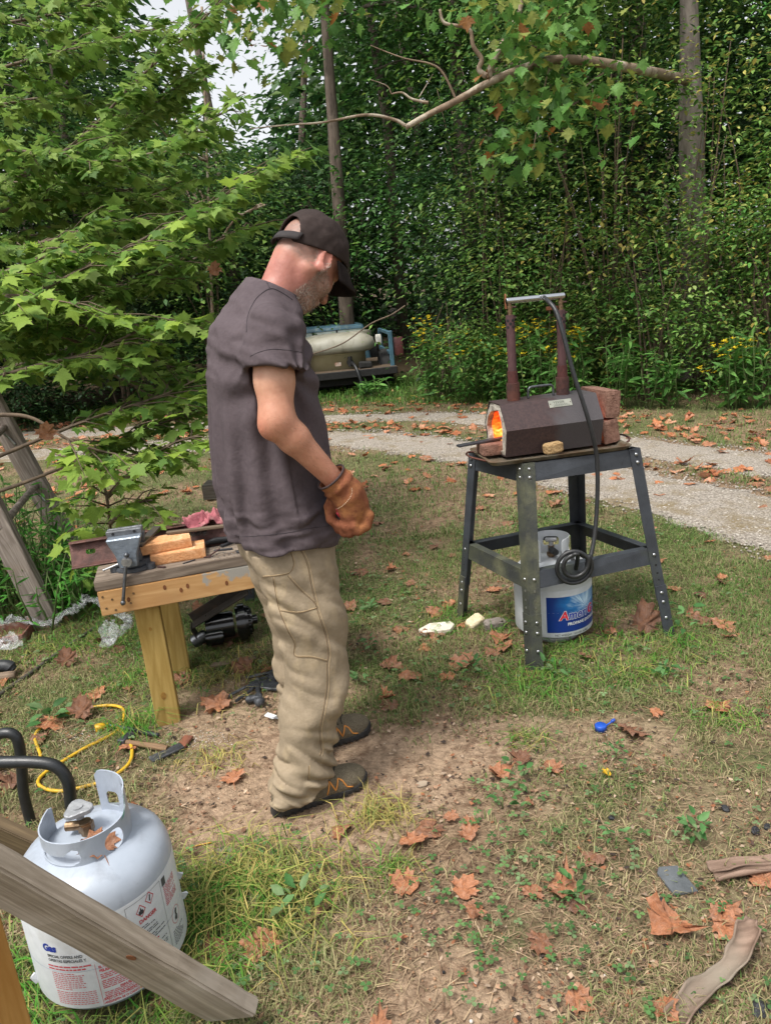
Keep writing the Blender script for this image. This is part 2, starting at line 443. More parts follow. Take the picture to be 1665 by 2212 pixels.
def sst(x, a, b):
    t = np.clip((x - a) / (b - a), 0, 1); return t * t * (3 - 2 * t)
_E = [(-0.36, 2.12, 0.66, 0.40, 0.0, 1.0), (-0.62, 2.55, 0.42, 0.30, 0.0, 0.85), (0.52, 2.2, 0.50, 0.17, -0.15, 0.7), (0.08, 1.28, 0.24, 0.15, 0, 0.95),
      (0.92, 1.62, 0.40, 0.36, 0, 0.4), (-0.1, 1.48, 0.2, 0.14, 0, 0.5), (0.15, 1.95, 0.3, 0.16, 0, 0.6), (0.5, 1.5, 0.3, 0.12, 0.3, 0.35)]
def dirt(p):
    """0 grass .. 1 bare soil"""
    q = np.c_[p, np.zeros(len(p))]; n = (fbm(q * 5.0, 4) - 0.5) * 1.1; m = np.zeros(len(p))
    for cx, cy, rx, ry, a, s in _E:
        d = p - (cx, cy); c, w = math.cos(a), math.sin(a)
        k = np.hypot((d[:, 0] * c + d[:, 1] * w) / rx, (-d[:, 0] * w + d[:, 1] * c) / ry)
        m = np.maximum(m, s * (1 - sst(k + n, 0.72, 1.12)))
    return m
def trackd(p):
    q = np.c_[p, np.zeros(len(p))]; n = (fbm(q * 2.2 + 5, 4) - 0.5) * 0.75
    return np.minimum(_seg_d(p, NEAR_TRACK) / NTW, _seg_d(p, FAR_TRACK) / FTW) + n
def gz(p):
    p = np.atleast_2d(p); z = 0.007 * (snoise(p, 1.1, 5, 2))
    return z + 0.035 * np.maximum(p[:, 1] - 11, 0) + 0.02 * np.maximum(np.abs(p[:, 0]) - 9, 0)
def g1(x, y): return float(gz(np.array([[x, y]]))[0])

def make_ground():
    def axis(lo, hi, n, c, s):
        a = np.linspace(np.arcsinh((lo - c) / s), np.arcsinh((hi - c) / s), n); return c + s * np.sinh(a)
    xs = axis(-140, 140, 300, 0.1, 0.9); ys = axis(-40, 220, 330, 2.0, 0.9)
    X, Y = np.meshgrid(xs, ys, indexing='ij'); p = np.c_[X.ravel(), Y.ravel()]
    z = gz(p); d = dirt(p); n = fbm(np.c_[p * 9, np.zeros(len(p))], 3)
    z += 0.010 * (n - 0.5) * (np.abs(p[:, 1] - 2) < 6)
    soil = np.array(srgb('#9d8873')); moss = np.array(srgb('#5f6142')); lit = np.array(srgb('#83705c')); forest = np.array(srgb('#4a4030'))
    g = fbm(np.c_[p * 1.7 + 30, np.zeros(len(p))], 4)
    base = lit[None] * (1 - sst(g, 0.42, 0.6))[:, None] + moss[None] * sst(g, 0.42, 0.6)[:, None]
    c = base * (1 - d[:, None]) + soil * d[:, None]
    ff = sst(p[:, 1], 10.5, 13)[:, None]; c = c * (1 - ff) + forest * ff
    nx, ny = len(xs), len(ys); i = np.arange((nx - 1) * ny).reshape(nx - 1, ny)[:, :-1].ravel()
    F = np.c_[i, i + ny, i + ny + 1, i + 1]
    m = pm('soil', (1.15, 1.12, 1.08), (0.62, 0.6, 0.58), scale=38, rough=0.95, bump=1.0, bscale=70, attr=True, c3=(0.46, 0.40, 0.37), scale2=16, lo2=0.50, hi2=0.66, spec=0.15, detail=8, bdist=0.012)
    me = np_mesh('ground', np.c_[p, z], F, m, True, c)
    tag(link('ground', me), kind='structure')
make_ground()

def make_track(name, L, w, seed):
    P = []
    pts = [Vector((v.x, v.y, 0)) for v in L]
    # resample
    Q = [pts[0]]
    for a, b in zip(pts[:-1], pts[1:]):
        n = max(1, int((b - a).length / 0.05))
        for k in range(1, n + 1): Q.append(a.lerp(b, k / n))
    N = len(Q); q = np.array([(v.x, v.y) for v in Q]); t = np.gradient(q, axis=0); t /= np.linalg.norm(t, axis=1)[:, None]; nrm = np.c_[-t[:, 1], t[:, 0]]
    R = 9; V = []
    for j in range(R):
        s = (j / (R - 1) - 0.5) * 2
        off = s * w * (0.92 + (0.30 if abs(s) == 1 else 0.1) * snoise(np.c_[q * 3.0, np.full(N, s * 9 + seed)], 2.2, seed, 3))
        p = q + nrm * off[:, None]
        V.append(np.c_[p, gz(p) + 0.009 + 0.006 * (1 - s * s) + (0 if abs(s) < 1 else -0.013)])
    V = np.stack(V, 1).reshape(-1, 3); i = (np.arange(N - 1)[:, None] * R + np.arange(R - 1)[None]).ravel()
    F = np.c_[i, i + 1, i + R + 1, i + R][:, ::-1]
    m = pm('gravel', srgb('#aaa297'), srgb('#776e64'), scale=70, rough=0.9, bump=1.0, bscale=75, c3=srgb('#7d6f55'), scale2=3.0, lo2=0.5, hi2=0.68, spec=0.2, detail=9, lo=0.4, hi=0.6, bdist=0.02)
    tag(link(name, np_mesh(name, V, F, m, True)), 'pale gravel wheel track of the curving driveway', kind='structure')
make_track('driveway', NEAR_TRACK, NTW, 1)
make_track('driveway', FAR_TRACK, FTW, 2)

def scatter(n, x0, x1, y0, y1, pw=1.0):
    """random ground points, denser towards the viewer"""
    u = rng.random(n); y = y0 + (y1 - y0) * u ** pw
    # keep to a wedge that the view and a little beyond covers
    half = 0.62 * y + 0.75
    x = (rng.random(n) * 2 - 1) * half
    p = np.c_[x, y]; return p[(x > x0) & (x < x1)]

def blades(name, p, h, w, lean, bend, col, mat, label, flat=None, cat='grass'):
    n = len(p); z = gz(p) + (0.0 if flat is None else flat)
    a = rng.random(n) * 2 * PI; d = np.c_[np.cos(a), np.sin(a)]; s = np.c_[-d[:, 1], d[:, 0]]
    s = s + 0.25 * rng.normal(size=s.shape)
    b0 = np.c_[p, z]; lean = np.broadcast_to(lean, n); bend = np.broadcast_to(bend, n)
    m1 = b0 + np.c_[d * (h * lean * 0.35)[:, None], h * 0.55 * np.cos(lean)]
    tp = b0 + np.c_[d * (h * (lean * 0.35 + bend))[:, None], h * (0.55 * np.cos(lean) + 0.45 * np.cos(lean + bend * 1.5))]
    if flat is not None: m1[:, 2] = np.maximum(m1[:, 2], z + 0.002); tp[:, 2] = np.maximum(tp[:, 2], z)
    sw = np.c_[s * w[:, None] * 0.5, np.zeros(n)]
    V = np.stack([b0 - sw, b0 + sw, m1 - sw * 0.8, m1 + sw * 0.8, tp], 1).reshape(-1, 3)
    k = np.arange(n)[:, None] * 5
    F = np.concatenate([k + [0, 1, 3], k + [0, 3, 2], k + [2, 3, 4]], 1).reshape(-1, 3)
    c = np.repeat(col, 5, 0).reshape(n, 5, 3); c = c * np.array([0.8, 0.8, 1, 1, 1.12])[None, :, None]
    o = link(name, np_mesh(name, V, F, mat, True, c.reshape(-1, 3)))
    return tag(o, label, cat, kind='stuff')

GRASS = leafmat('grass_blade', transl=0.3, rough=0.6, spec=0.25, var=0.3)
STRAW = leafmat('straw', transl=0.1, rough=0.8, spec=0.2, var=0.35)
def mixc(a, b, t): return np.array(srgb(a))[None] * (1 - t[:, None]) + np.array(srgb(b))[None] * t[:, None]
TANKS = [((-0.755, 1.46), 0.17), ((0.70, 3.03), 0.165)]
def clear(p):
    k = np.ones(len(p), bool)
    for c, r in TANKS: k &= np.hypot(*(p - c).T) > r
    return k
def make_grass():
    # lawn, fine near, coarser beyond
    for nm, n, y0, y1, hh, ww, pw, lab in (('grass', 300000, 1.0, 4.6, 0.036, 0.0026, 1.15, 'short patchy lawn grass round the bench and the stand'),
                                          ('grass', 120000, 4.5, 13.5, 0.05, 0.005, 1.2, 'mown grass running up to the gravel driveway')):
        p = scatter(n, -6, 8, y0, y1, pw); p = p[clear(p)]
        d = dirt(p); tr = trackd(p); g = fbm(np.c_[p * 1.9 + 11, np.zeros(len(p))], 4); clump = fbm(np.c_[p * 7 + 3, np.zeros(len(p))], 3)
        keep = rng.random(len(p)) < (1 - d * 1.02) * np.clip(0.08 + .30 * sst(p[:, 1], 2.4, 3.0) + 4.6 * (0.5 * g + 0.5 * clump - 0.36), 0.05, 1) * sst(tr, 0.8, 1.25)
        keep &= rng.random(len(p)) < 1 - 0.62 * sst(p[:, 1], 2.5, 1.5) * sst(p[:, 0], -.3, .2)
        p, g, clump, d = p[keep], g[keep], clump[keep], d[keep]; m = len(p)
        h = hh * (0.45 + 1.1 * rng.random(m) ** 2) * (0.6 + 1.1 * clump) * (1 - 0.5 * d)
        t = np.clip(0.25 + .25 * sst(p[:, 1], 2.2, 1.4) + 0.9 * (1 - g) + 0.35 * rng.normal(size=m) - 0.32 * sst(p[:, 1], 2.4, 3.4), 0, 1) ** 1.5
        c = mixc('#587d36', '#a59a72', t) * (0.75 + 0.5 * rng.random(m))[:, None]
        blades(nm, p, h, ww * (0.6 + 0.8 * rng.random(m)), 0.35 + 0.7 * rng.random(m), 0.2 + 0.7 * rng.random(m), c, GRASS, lab)
    # long tussocks: (px, py, spread m, count, height, dryness)
    T = [(600, 1940, 0.12, 520, 0.13, 0.6), (500, 1905, 0.09, 380, 0.12, 0.5), (430, 1985, 0.08, 350, 0.12, 0.2), (820, 1765, 0.05, 160, 0.10, 0.9), (845, 1880, 0.03, 60, 0.07, 0.2),
         (1150, 1480, 0.10, 260, 0.11, 0.1), (1000, 1345, 0.13, 260, 0.10, 0.1), (1240, 1400, 0.12, 320, 0.09, 0.15), (1180, 1370, 0.12, 240, 0.11, 0.15), (1450, 1400, 0.10, 200, 0.10, 0.1), (1380, 1460, 0.09, 180, 0.10, 0.25),
         (200, 2190, 0.14, 420, 0.13, 0.2), (330, 2170, 0.10, 260, 0.11, 0.2), (430, 2120, 0.07, 180, 0.09, 0.2), (60, 2150, 0.10, 260, 0.12, 0.1), (290, 1570, 0.05, 160, 0.15, 0.1), (290, 1470, 0.10, 240, 0.09, 0.1),
         (470, 1640, 0.06, 130, 0.07, 0.9), (250, 1380, 0.16, 300, 0.12, 0.15), (190, 1300, 0.22, 420, 0.16, 0.1), (120, 1400, 0.14, 300, 0.10, 0.2), (1560, 1560, 0.06, 120, 0.09, 0.2), (1140, 1600, 0.04, 70, 0.07, 0.3), (430, 1430, 0.14, 260, 0.07, 0.35), (490, 1460, 0.14, 260, 0.08, 0.8)]
    P, Hh, Dr = [], [], []
    for px, py, s, n, h, dr in T:
        c = gp(px, py); q = rng.normal(size=(n, 2)) * s * np.array([1, 0.8]) + (c.x, c.y); P.append(q); Hh.append(h * (0.4 + 0.8 * rng.random(n))); Dr.append(np.full(n, dr))
    p = np.concatenate(P); h = np.concatenate(Hh); dr = np.concatenate(Dr); k = clear(p); p, h, dr = p[k], h[k], dr[k]; m = len(p)
    t = np.clip(dr + 0.35 * rng.normal(size=m), 0, 1); c = mixc('#4f8a2f', '#b8a765', t) * (0.75 + 0.5 * rng.random(m))[:, None]
    blades('grass', p, h, 0.0032 * (0.6 + 0.9 * rng.random(m)), 0.5 + 0.6 * rng.random(m), 0.5 + 0.9 * rng.random(m), c, GRASS, 'long arching grass tussocks around the stand legs and tank')
    # verge under the wood
    n = 26000; x = rng.uniform(-7, 7, n); y = rng.uniform(9.5, 13.5, n); p = np.c_[x, y]
    tr = trackd(p); near = _seg_d(p, FAR_TRACK); k = (tr > 1.5) & (near > 0.9) & (y > np.interp(x, [-7, -1, 1, 3, 4.5, 7], [12.5, 11.3, 10.4, 8.6, 8.2, 8])); p = p[k]; m = len(p)
    c = mixc('#3f7426', '#7f9a4a', np.clip(0.3 + 0.3 * rng.normal(size=m), 0, 1)) * (0.7 + 0.5 * rng.random(m))[:, None]
    blades('grass', p, 0.22 * (0.4 + 0.8 * rng.random(m)), 0.008 * (0.6 + 0.8 * rng.random(m)), 0.3 + 0.6 * rng.random(m), 0.4 + 0.5 * rng.random(m), c, GRASS, 'tall green grass along the edge of the wood')
    # dry straw and needle litter lying flat
    p = scatter(150000, -4, 5, 1.0, 5.5, 1.6); p = p[clear(p)]; d = dirt(p); g = fbm(np.c_[p * 2.6 + 40, np.zeros(len(p))], 4)
    k = rng.random(len(p)) < np.clip(0.25 + 2.2 * (g - 0.35), 0.08, 1) * (1 - 0.86 * d ** 1.5) * sst(trackd(p), 0.85, 1.2); p = p[k]; m = len(p)
    c = mixc('#b09a7c', '#6f5645', rng.random(m)) * (0.7 + 0.6 * rng.random(m))[:, None]
    blades('litter', p, 0.022 + 0.045 * rng.random(m) ** 2, 0.0021 * (0.5 + 0.9 * rng.random(m)), 1.35 + 0.2 * rng.random(m), 0.5 + 0.5 * rng.random(m), c, STRAW, 'dry straw and twigs strewn over the bare soil', flat=0.004, cat='litter')
make_grass()

def make_clover():
    """small round-leaved weeds, three leaflets each"""
    C = [(1180, 1880, 0.10, 60), (1080, 1760, 0.06, 40), (1000, 1960, 0.08, 40), (1060, 2040, 0.08, 40), (1180, 2010, 0.08, 50), (1240, 2080, 0.08, 40), (930, 1990, 0.06, 26), (560, 2100, 0.07, 40), (420, 1930, 0.06, 40),
         (620, 1990, 0.06, 24), (1130, 1900, 0.06, 30), (1300, 1700, 0.07, 26), (1040, 1830, 0.06, 24), (250, 2130, 0.05, 40), (300, 2120, 0.04, 30), (1600, 1990, 0.06, 30), (1010, 1480, 0.14, 60), (1330, 1500, 0.14, 50), (1560, 1460, 0.12, 50),
         (900, 1450, 0.14, 60), (860, 1330, 0.2, 60), (330, 1450, 0.15, 70), (600, 1840, 0.04, 24), (1450, 1800, 0.06, 22), (1020, 2160, 0.05, 26), (750, 2080, 0.07, 20), (230, 1600, 0.10, 30), (240, 1340, 0.25, 120), (1080, 1700, 0.05, 20)]
    P = np.concatenate([rng.normal(size=(n, 2)) * s + tuple(gp(x, y))[:2] for x, y, s, n in [(a, b, c, int(d * .4)) for a, b, c, d in C]])
    q = scatter(2000, -3.5, 4.5, 1.05, 6.5, 1.3); q = q[(trackd(q) > 1.2) & (rng.random(len(q)) < 1 - dirt(q))]; P = np.concatenate([P, q]); P = P[clear(P)]
    V, F, Cc = [], [], []; base = 0
    for (x, y) in P:
        r = random.uniform(0.0028, 0.0062) * (1 + 0.14 * y); h = random.uniform(0.012, 0.04); a0 = random.uniform(0, 6.28); lx, ly = random.uniform(-.01, .01), random.uniform(-.01, .01); z = g1(x, y) + h
        col = np.array(srgb(random.choice(['#557a45', '#668650', '#748c60', '#4c6c3d']))) * random.uniform(0.7, 1.2)
        for k in range(3):
            a = a0 + k * 2.094; c, s = math.cos(a), math.sin(a)
            pts = [(0, 0), (0.8, -0.75), (1.7, -0.7), (1.95, 0), (1.7, 0.7), (0.8, 0.75)]
            for (u, w) in pts:
                V.append((x + lx + (u * c - w * s) * r, y + ly + (u * s + w * c) * r, z + 0.25 * r * abs(w) - 0.1 * r * u)); Cc.append(col)
            for t in range(1, 5): F.append((base, base + t, base + t + 1))
            base += 6
    tag(link('clover', np_mesh('clover', V, F, GRASS, False, np.array(Cc))), 'small clover and weed leaves scattered through the lawn', 'clover', kind='stuff')
make_clover()
def make_crumbs():
    # broken bits of leaf, bark and twig trodden into the soil
    p = scatter(90000, -4, 5, 1.0, 6.0, 1.7); p = p[clear(p)]; g = fbm(np.c_[p * 4.0 + 60, np.zeros(len(p))], 3); k = rng.random(len(p)) < np.clip(.15 + 2.6 * (g - .36), .06, 1) * (1 - .35 * (dirt(p) > .85)) * sst(trackd(p), .8, 1.1); p = p[k]; n = len(p)
    s = (.0016 + .0075 * rng.random(n) ** 3) * (1 + .12 * p[:, 1]); a = rng.random(n) * 6.28; asp = .35 + .6 * rng.random(n); z = gz(p) + .007; V = []
    for q in range(4):
        r_ = s * (.6 + .6 * rng.random(n)); t = q * PI / 2 + .5 * rng.normal(size=n) * .5; u, w = np.cos(t) * r_, np.sin(t) * r_ * asp; V.append(np.c_[p[:, 0] + u * np.cos(a) - w * np.sin(a), p[:, 1] + u * np.sin(a) + w * np.cos(a), z + s * .5 * rng.random(n)])
    V = np.stack(V, 1).reshape(-1, 3); i = np.arange(n)[:, None] * 4; F = np.concatenate([i + [0, 1, 2], i + [0, 2, 3]], 1).reshape(-1, 3); C = palette0(n, ['#8a6a54', '#a3836a', '#6b4f3f', '#54423a', '#b09a84', '#8f5f44', '#3d342f'])
    tag(link('litter', np_mesh('litter', V, F, STRAW, False, np.repeat(C, 4, 0))), 'crumbs of broken leaf and bark trodden into the soil', 'litter', kind='stuff')
def palette0(n, cs): return np.array([srgb(c) for c in cs])[rng.integers(0, len(cs), n)] * (.75 + .5 * rng.random(n))[:, None]
make_crumbs()

def make_pebbles():
    ico = bmesh.new(); bmesh.ops.create_icosphere(ico, subdivisions=1, radius=1); iv = np.array([v.co[:] for v in ico.verts]); fi = np.array([[v.index for v in f.verts] for f in ico.faces]); ico.free()
    def cloud(name, p, s, cols, mat, label):
        n = len(p); V = iv[None] * (1 + 0.35 * (rng.random((n, 12, 1)) - 0.5)) * s[:, None, None] * np.array([1, 1, 0.6]); a = rng.random(n) * 6.28
        c, w = np.cos(a)[:, None], np.sin(a)[:, None]; X = V[..., 0] * c - V[..., 1] * w * 0.75; Y = V[..., 0] * w + V[..., 1] * c * 0.75
        V = np.stack([X + p[:, :1], Y + p[:, 1:2], V[..., 2] + (gz(p) + 0.012)[:, None]], -1).reshape(-1, 3)
        F = (np.arange(n)[:, None, None] * 12 + fi[None]).reshape(-1, 3)
        tag(link(name, np_mesh(name, V, F, mat, False, np.repeat(cols, 12, 0))), label, 'gravel', kind='stuff')
    m = pm('pebble', (1, 1, 1), (0.75, 0.75, 0.75), scale=60, rough=0.85, attr=True, spec=0.2)
    p = scatter(90000, -4, 6, 3.2, 10.5, 1.0); t = trackd(p); p = p[(t < 1.15) & (rng.random(len(p)) < 1.2 - 0.6 * np.clip(t, 0, 1.2))]; p = p[:24000]; n = len(p)
    cols = mixc('#b5aea4', '#7b7268', rng.random(n) ** 1.3) * (0.75 + 0.35 * rng.random(n))[:, None]
    cloud('gravel', p, (0.004 + 0.008 * rng.random(n) ** 2) * (0.7 + 0.06 * p[:, 1]), cols, m, 'loose pale crushed stone on the driveway tracks')
    p = scatter(4200, -3, 4, 1.05, 3.4, 1.2); p = p[(rng.random(len(p)) < 0.12 + 0.7 * dirt(p)) & clear(p)]; n = len(p)
    cols = mixc('#a68468', '#7a5c45', rng.random(n)); cols[::9] = srgb('#cfc8bc'); cols[::17] = srgb('#2a2a2c')
    P = p; V0 = 0.0012 + 0.0035 * rng.random(n) ** 3
    n = len(P); 
    V = iv[None] * V0[:, None, None]; V = V + np.c_[P, gz(P) + 0.006][:, None, :]
    F = (np.arange(n)[:, None, None] * 12 + fi[None]).reshape(-1, 3)
    tag(link('gravel', np_mesh('gravel', V.reshape(-1, 3), F, m, False, np.repeat(cols, 12, 0))), 'tiny stones and grit on the trodden bare earth', 'gravel', kind='stuff')
make_pebbles()

# ------------------------------------------------------------------ fallen leaves
def lobed(n=5, deep=0.42, wide=1.0, teeth=True, broad=0.0):
    """outline of a maple or sycamore leaf, stalk at the origin, tip along +y, length about 1"""
    out = []
    A = [-118, -58, 0, 58, 118] if n == 5 else [-75, 0, 75]; Ln = [0.5, 0.78, 1.0, 0.78, 0.5] if n == 5 else [0.75, 1, 0.75]
    c = (0, 0.28)
    for i, (a, l) in enumerate(zip(A, Ln)):
        r = l * 0.72; th = lambda d: rad(90 - (a + d))
        if i == 0: out.append((-0.12, 0.06))
        if teeth: out.append((c[0] + r * (0.62 + .2 * broad) * math.cos(th(-19 - 7 * broad)) * wide, c[1] + r * (0.62 + .2 * broad) * math.sin(th(-19 - 7 * broad)))); out.append((c[0] + r * (0.70 + .1 * broad) * math.cos(th(-10)) * wide, c[1] + r * (0.66 + .13 * broad) * math.sin(th(-10))))
        out.append((c[0] + r * math.cos(th(0)) * wide, c[1] + r * math.sin(th(0))))
        if teeth: out.append((c[0] + r * (0.70 + .1 * broad) * math.cos(th(10)) * wide, c[1] + r * (0.66 + .13 * broad) * math.sin(th(10)))); out.append((c[0] + r * (0.62 + .2 * broad) * math.cos(th(19 + 7 * broad)) * wide, c[1] + r * (0.62 + .2 * broad) * math.sin(th(19 + 7 * broad))))
        if i < len(A) - 1:
            b = (a + A[i + 1]) / 2; out.append((c[0] + deep * 0.72 * math.cos(rad(90 - b)) * wide, c[1] + deep * 0.72 * math.sin(rad(90 - b))))
    out.append((0.12, 0.06)); out.append((0, 0.0))
    return out, c
def leaf_geo(poly, c, curl=0.0, cup=0.0, jit=0.0, stem=0.25, fold=0.15):
    """fan of triangles with an inner ring so that the blade can curl; returns V, F"""
    P = np.array(poly); n = len(P); inner = np.array(c) + (P - c) * 0.5
    V = np.concatenate([[c], inner, P]); z = -fold * np.abs(V[:, 0]) * 0.0
    r = np.hypot(V[:, 0] - c[0], V[:, 1] - c[1])
    z = z + cup * r ** 2 + curl * np.abs(V[:, 0]) ** 1.5 + fold * 0.35 * (np.abs(V[:, 0]))
    z = z + jit * np.array([random.uniform(-1, 1) for _ in V]) * (0.3 + r)
    V = np.c_[V, z]; F = []
    for i in range(n):
        j = (i + 1) % n; F += [(0, 1 + i, 1 + j), (1 + i, 1 + n + i, 1 + n + j), (1 + i, 1 + n + j, 1 + j)]
    if stem:
        b = len(V); w = 0.012
        V = np.concatenate([V, [(-w, 0.02, V[-1, 2]), (w, 0.02, V[-1, 2]), (w, -stem, V[-1, 2] - 0.05), (-w, -stem, V[-1, 2] - 0.05)]]); F += [(b, b + 1, b + 2), (b, b + 2, b + 3)]
    return V, np.array(F)
def drymat():
    m = pm('dry_leaf', srgb('#a8795a'), srgb('#7f5a44'), scale=9, rough=0.75, bump=0.5, bscale=40, transl=0.15, spec=0.25, c3=srgb('#ae8d79'), scale2=4, lo2=0.45, hi2=0.75)
    nt = m.node_tree; bs = nt.nodes['Principled BSDF']; src = bs.inputs['Base Color'].links[0].from_socket
    oi = nt.nodes.new('ShaderNodeObjectInfo'); r = nt.nodes.new('ShaderNodeValToRGB'); e = r.color_ramp.elements
    e[0].color = (*[0.5, 0.5, 0.54], 1); e[1].color = (1.22, 1.0, 0.86, 1); k = e.new(0.45); k.color = (1.0, 0.92, 0.88, 1)
    nt.links.new(oi.outputs['Random'], r.inputs[0]); mx = nt.nodes.new('ShaderNodeMix'); mx.data_type = 'RGBA'; mx.blend_type = 'MULTIPLY'; mx.inputs[0].default_value = 1
    nt.links.new(src, mx.inputs[6]); nt.links.new(r.outputs[0], mx.inputs[7])
    for l in list(src.links): 
        if l.to_node != mx: nt.links.new(mx.outputs[2], l.to_socket)
    return m
DRY = drymat()
DRYME = []
for k in range(9):
    poly, c = lobed(5, deep=random.uniform(0.66, 0.84), wide=random.uniform(0.95, 1.2), broad=random.uniform(.6, 1.1))
    poly = [(x + random.uniform(-.045, .045), y + random.uniform(-.045, .045)) for x, y in poly]
    V, F = leaf_geo(poly, c, curl=random.uniform(-0.1, 0.75), cup=random.uniform(-0.1, 0.55), jit=random.choice([0.04, 0.09, 0.15]), stem=random.choice([0, 0.3, 0.4]))
    V[:, 1] -= 0.35; V[:, 2] -= np.percentile(V[:, 2], 12)
    DRYME.append(np_mesh('fallen_leaf', V, F, DRY, True))
BIG = [(185, 1553, 56, 'upright orange-brown leaf standing inside the loop of yellow cord'), (118, 1565, 66, 'broad flat reddish leaf beside the yellow cord loop'), (1392, 1372, 80, 'very large curled brown leaf leaning beside the outer stand leg'),
       (1265, 1424, 40, 'brown leaf lying in front of the labelled propane tank'), (998, 1356, 36, 'orange leaf lying against the broken white brick'), (934, 1388, 34, 'dark brown leaf below the white tile piece'), (1153, 1468, 40, 'crumpled leaf at the foot of the front stand leg'),
       (1360, 1583, 74, 'big torn leaf beside the blue plastic cap'), (1415, 1545, 34, 'narrow curled leaf right of the blue cap'), (1545, 1536, 52, 'wide brown leaf in the grass at the far right'), (1212, 1928, 74, 'bright orange crumpled leaf among green weeds, low right'),
       (1245, 1962, 56, 'folded orange leaf with a hole below the crumpled one'), (1148, 1938, 44, 'pale flat leaf beside the crumpled orange leaves'), (1445, 2006, 92, 'largest flat brown leaf at lower right'), (1562, 2010, 62, 'pointed brown leaf right of the largest flat leaf'), (1288, 1860, 58, 'dull brown leaf above the clump of weeds'),
       (1145, 1742, 24, 'small bright orange leaf on the litter'), (462, 2068, 88, 'large brown leaf at the lower end of the weathered board'), (566, 2048, 76, 'broad orange leaf right of the weathered board'), (545, 2090, 42, 'small orange leaf below the broad one'), (474, 1527, 70, 'large leaf on the dirt beside the bench leg'),
       (478, 1392, 80, 'long pale leaf leaning on the black motor'), (772, 1241, 50, 'curled orange leaf behind the man at knee height'), (886, 1264, 32, 'orange leaf on the grass between man and stand'), (846, 1533, 46, 'flat leaf on the dirt ahead of the shoes'), (972, 1772, 36, 'rusty leaf on the dirt right of the near shoe'),
       (1514, 1350, 46, 'orange star-shaped leaf beyond the outer stand leg'), (1040, 1102, 33, 'pinkish leaf on the lawn left of the stand'), (860, 1362, 42, 'brown leaf pair on the lawn by the knees'), (150, 1440, 44, 'tall curled brown leaf between ladder and bench leg'), (95, 1600, 40, 'small leaf by the black steel tubes'), (30, 1700, 60, 'brown leaf under the black steel tubes')]
def put_leaf(x, y, s, label, tiltmax=0.35, k=None, rot=None, z=None):
    o = link('fallen_leaf', DRYME[k if k is not None else random.randrange(9)])
    o.location = (x, y, (g1(x, y) + 0.014) if z is None else z); o.scale = (s, s, s)
    o.rotation_euler = rot or (random.gauss(0, tiltmax * 0.5), random.gauss(0, tiltmax * 0.5), random.uniform(0, 6.28))
    if random.random() < 0.35 and rot is None: o.rotation_euler.x += PI; o.location.z += 0.25 * s * 0.3
    return tag(o, label, 'leaf', 'fallen sycamore leaves')
for px, py, w, lab in BIG:
    q = gp(px, py); dd = (Vector((q.x, q.y, 0)) - Vector((0, 0, CAM_H))).length; s = w * dd / 1600 * 0.95
    up = lab.startswith(('upright', 'very large', 'tall'))
    put_leaf(q.x, q.y, s, lab, k=(1 if up else None), rot=(rad(62), random.uniform(-.2, .2), random.uniform(-0.5, 0.5)) if up else None, z=(0.4 * s if up else None))
p = scatter(1500, -3.6, 5, 1.15, 8.6, 1.25); p = p[clear(p)]
w = np.clip(0.15 + 1.6 * (fbm(np.c_[p * 0.9, np.zeros(len(p))], 3) - 0.3), 0.1, 1) * (1 - 0.8 * (dirt(p) > 0.8)) * (0.35 + 0.65 * (trackd(p) > 1.0)) * (1 - 0.6 * (p[:, 1] < 1.7))
p = p[rng.random(len(p)) < w][:250]
LEAVES = []
for x, y in p:
    s = random.uniform(0.05, 0.12)
    if y < 2.6 and s > 0.09: s *= 0.7
    LEAVES.append(put_leaf(x, y, s, 'dry brown leaf'))
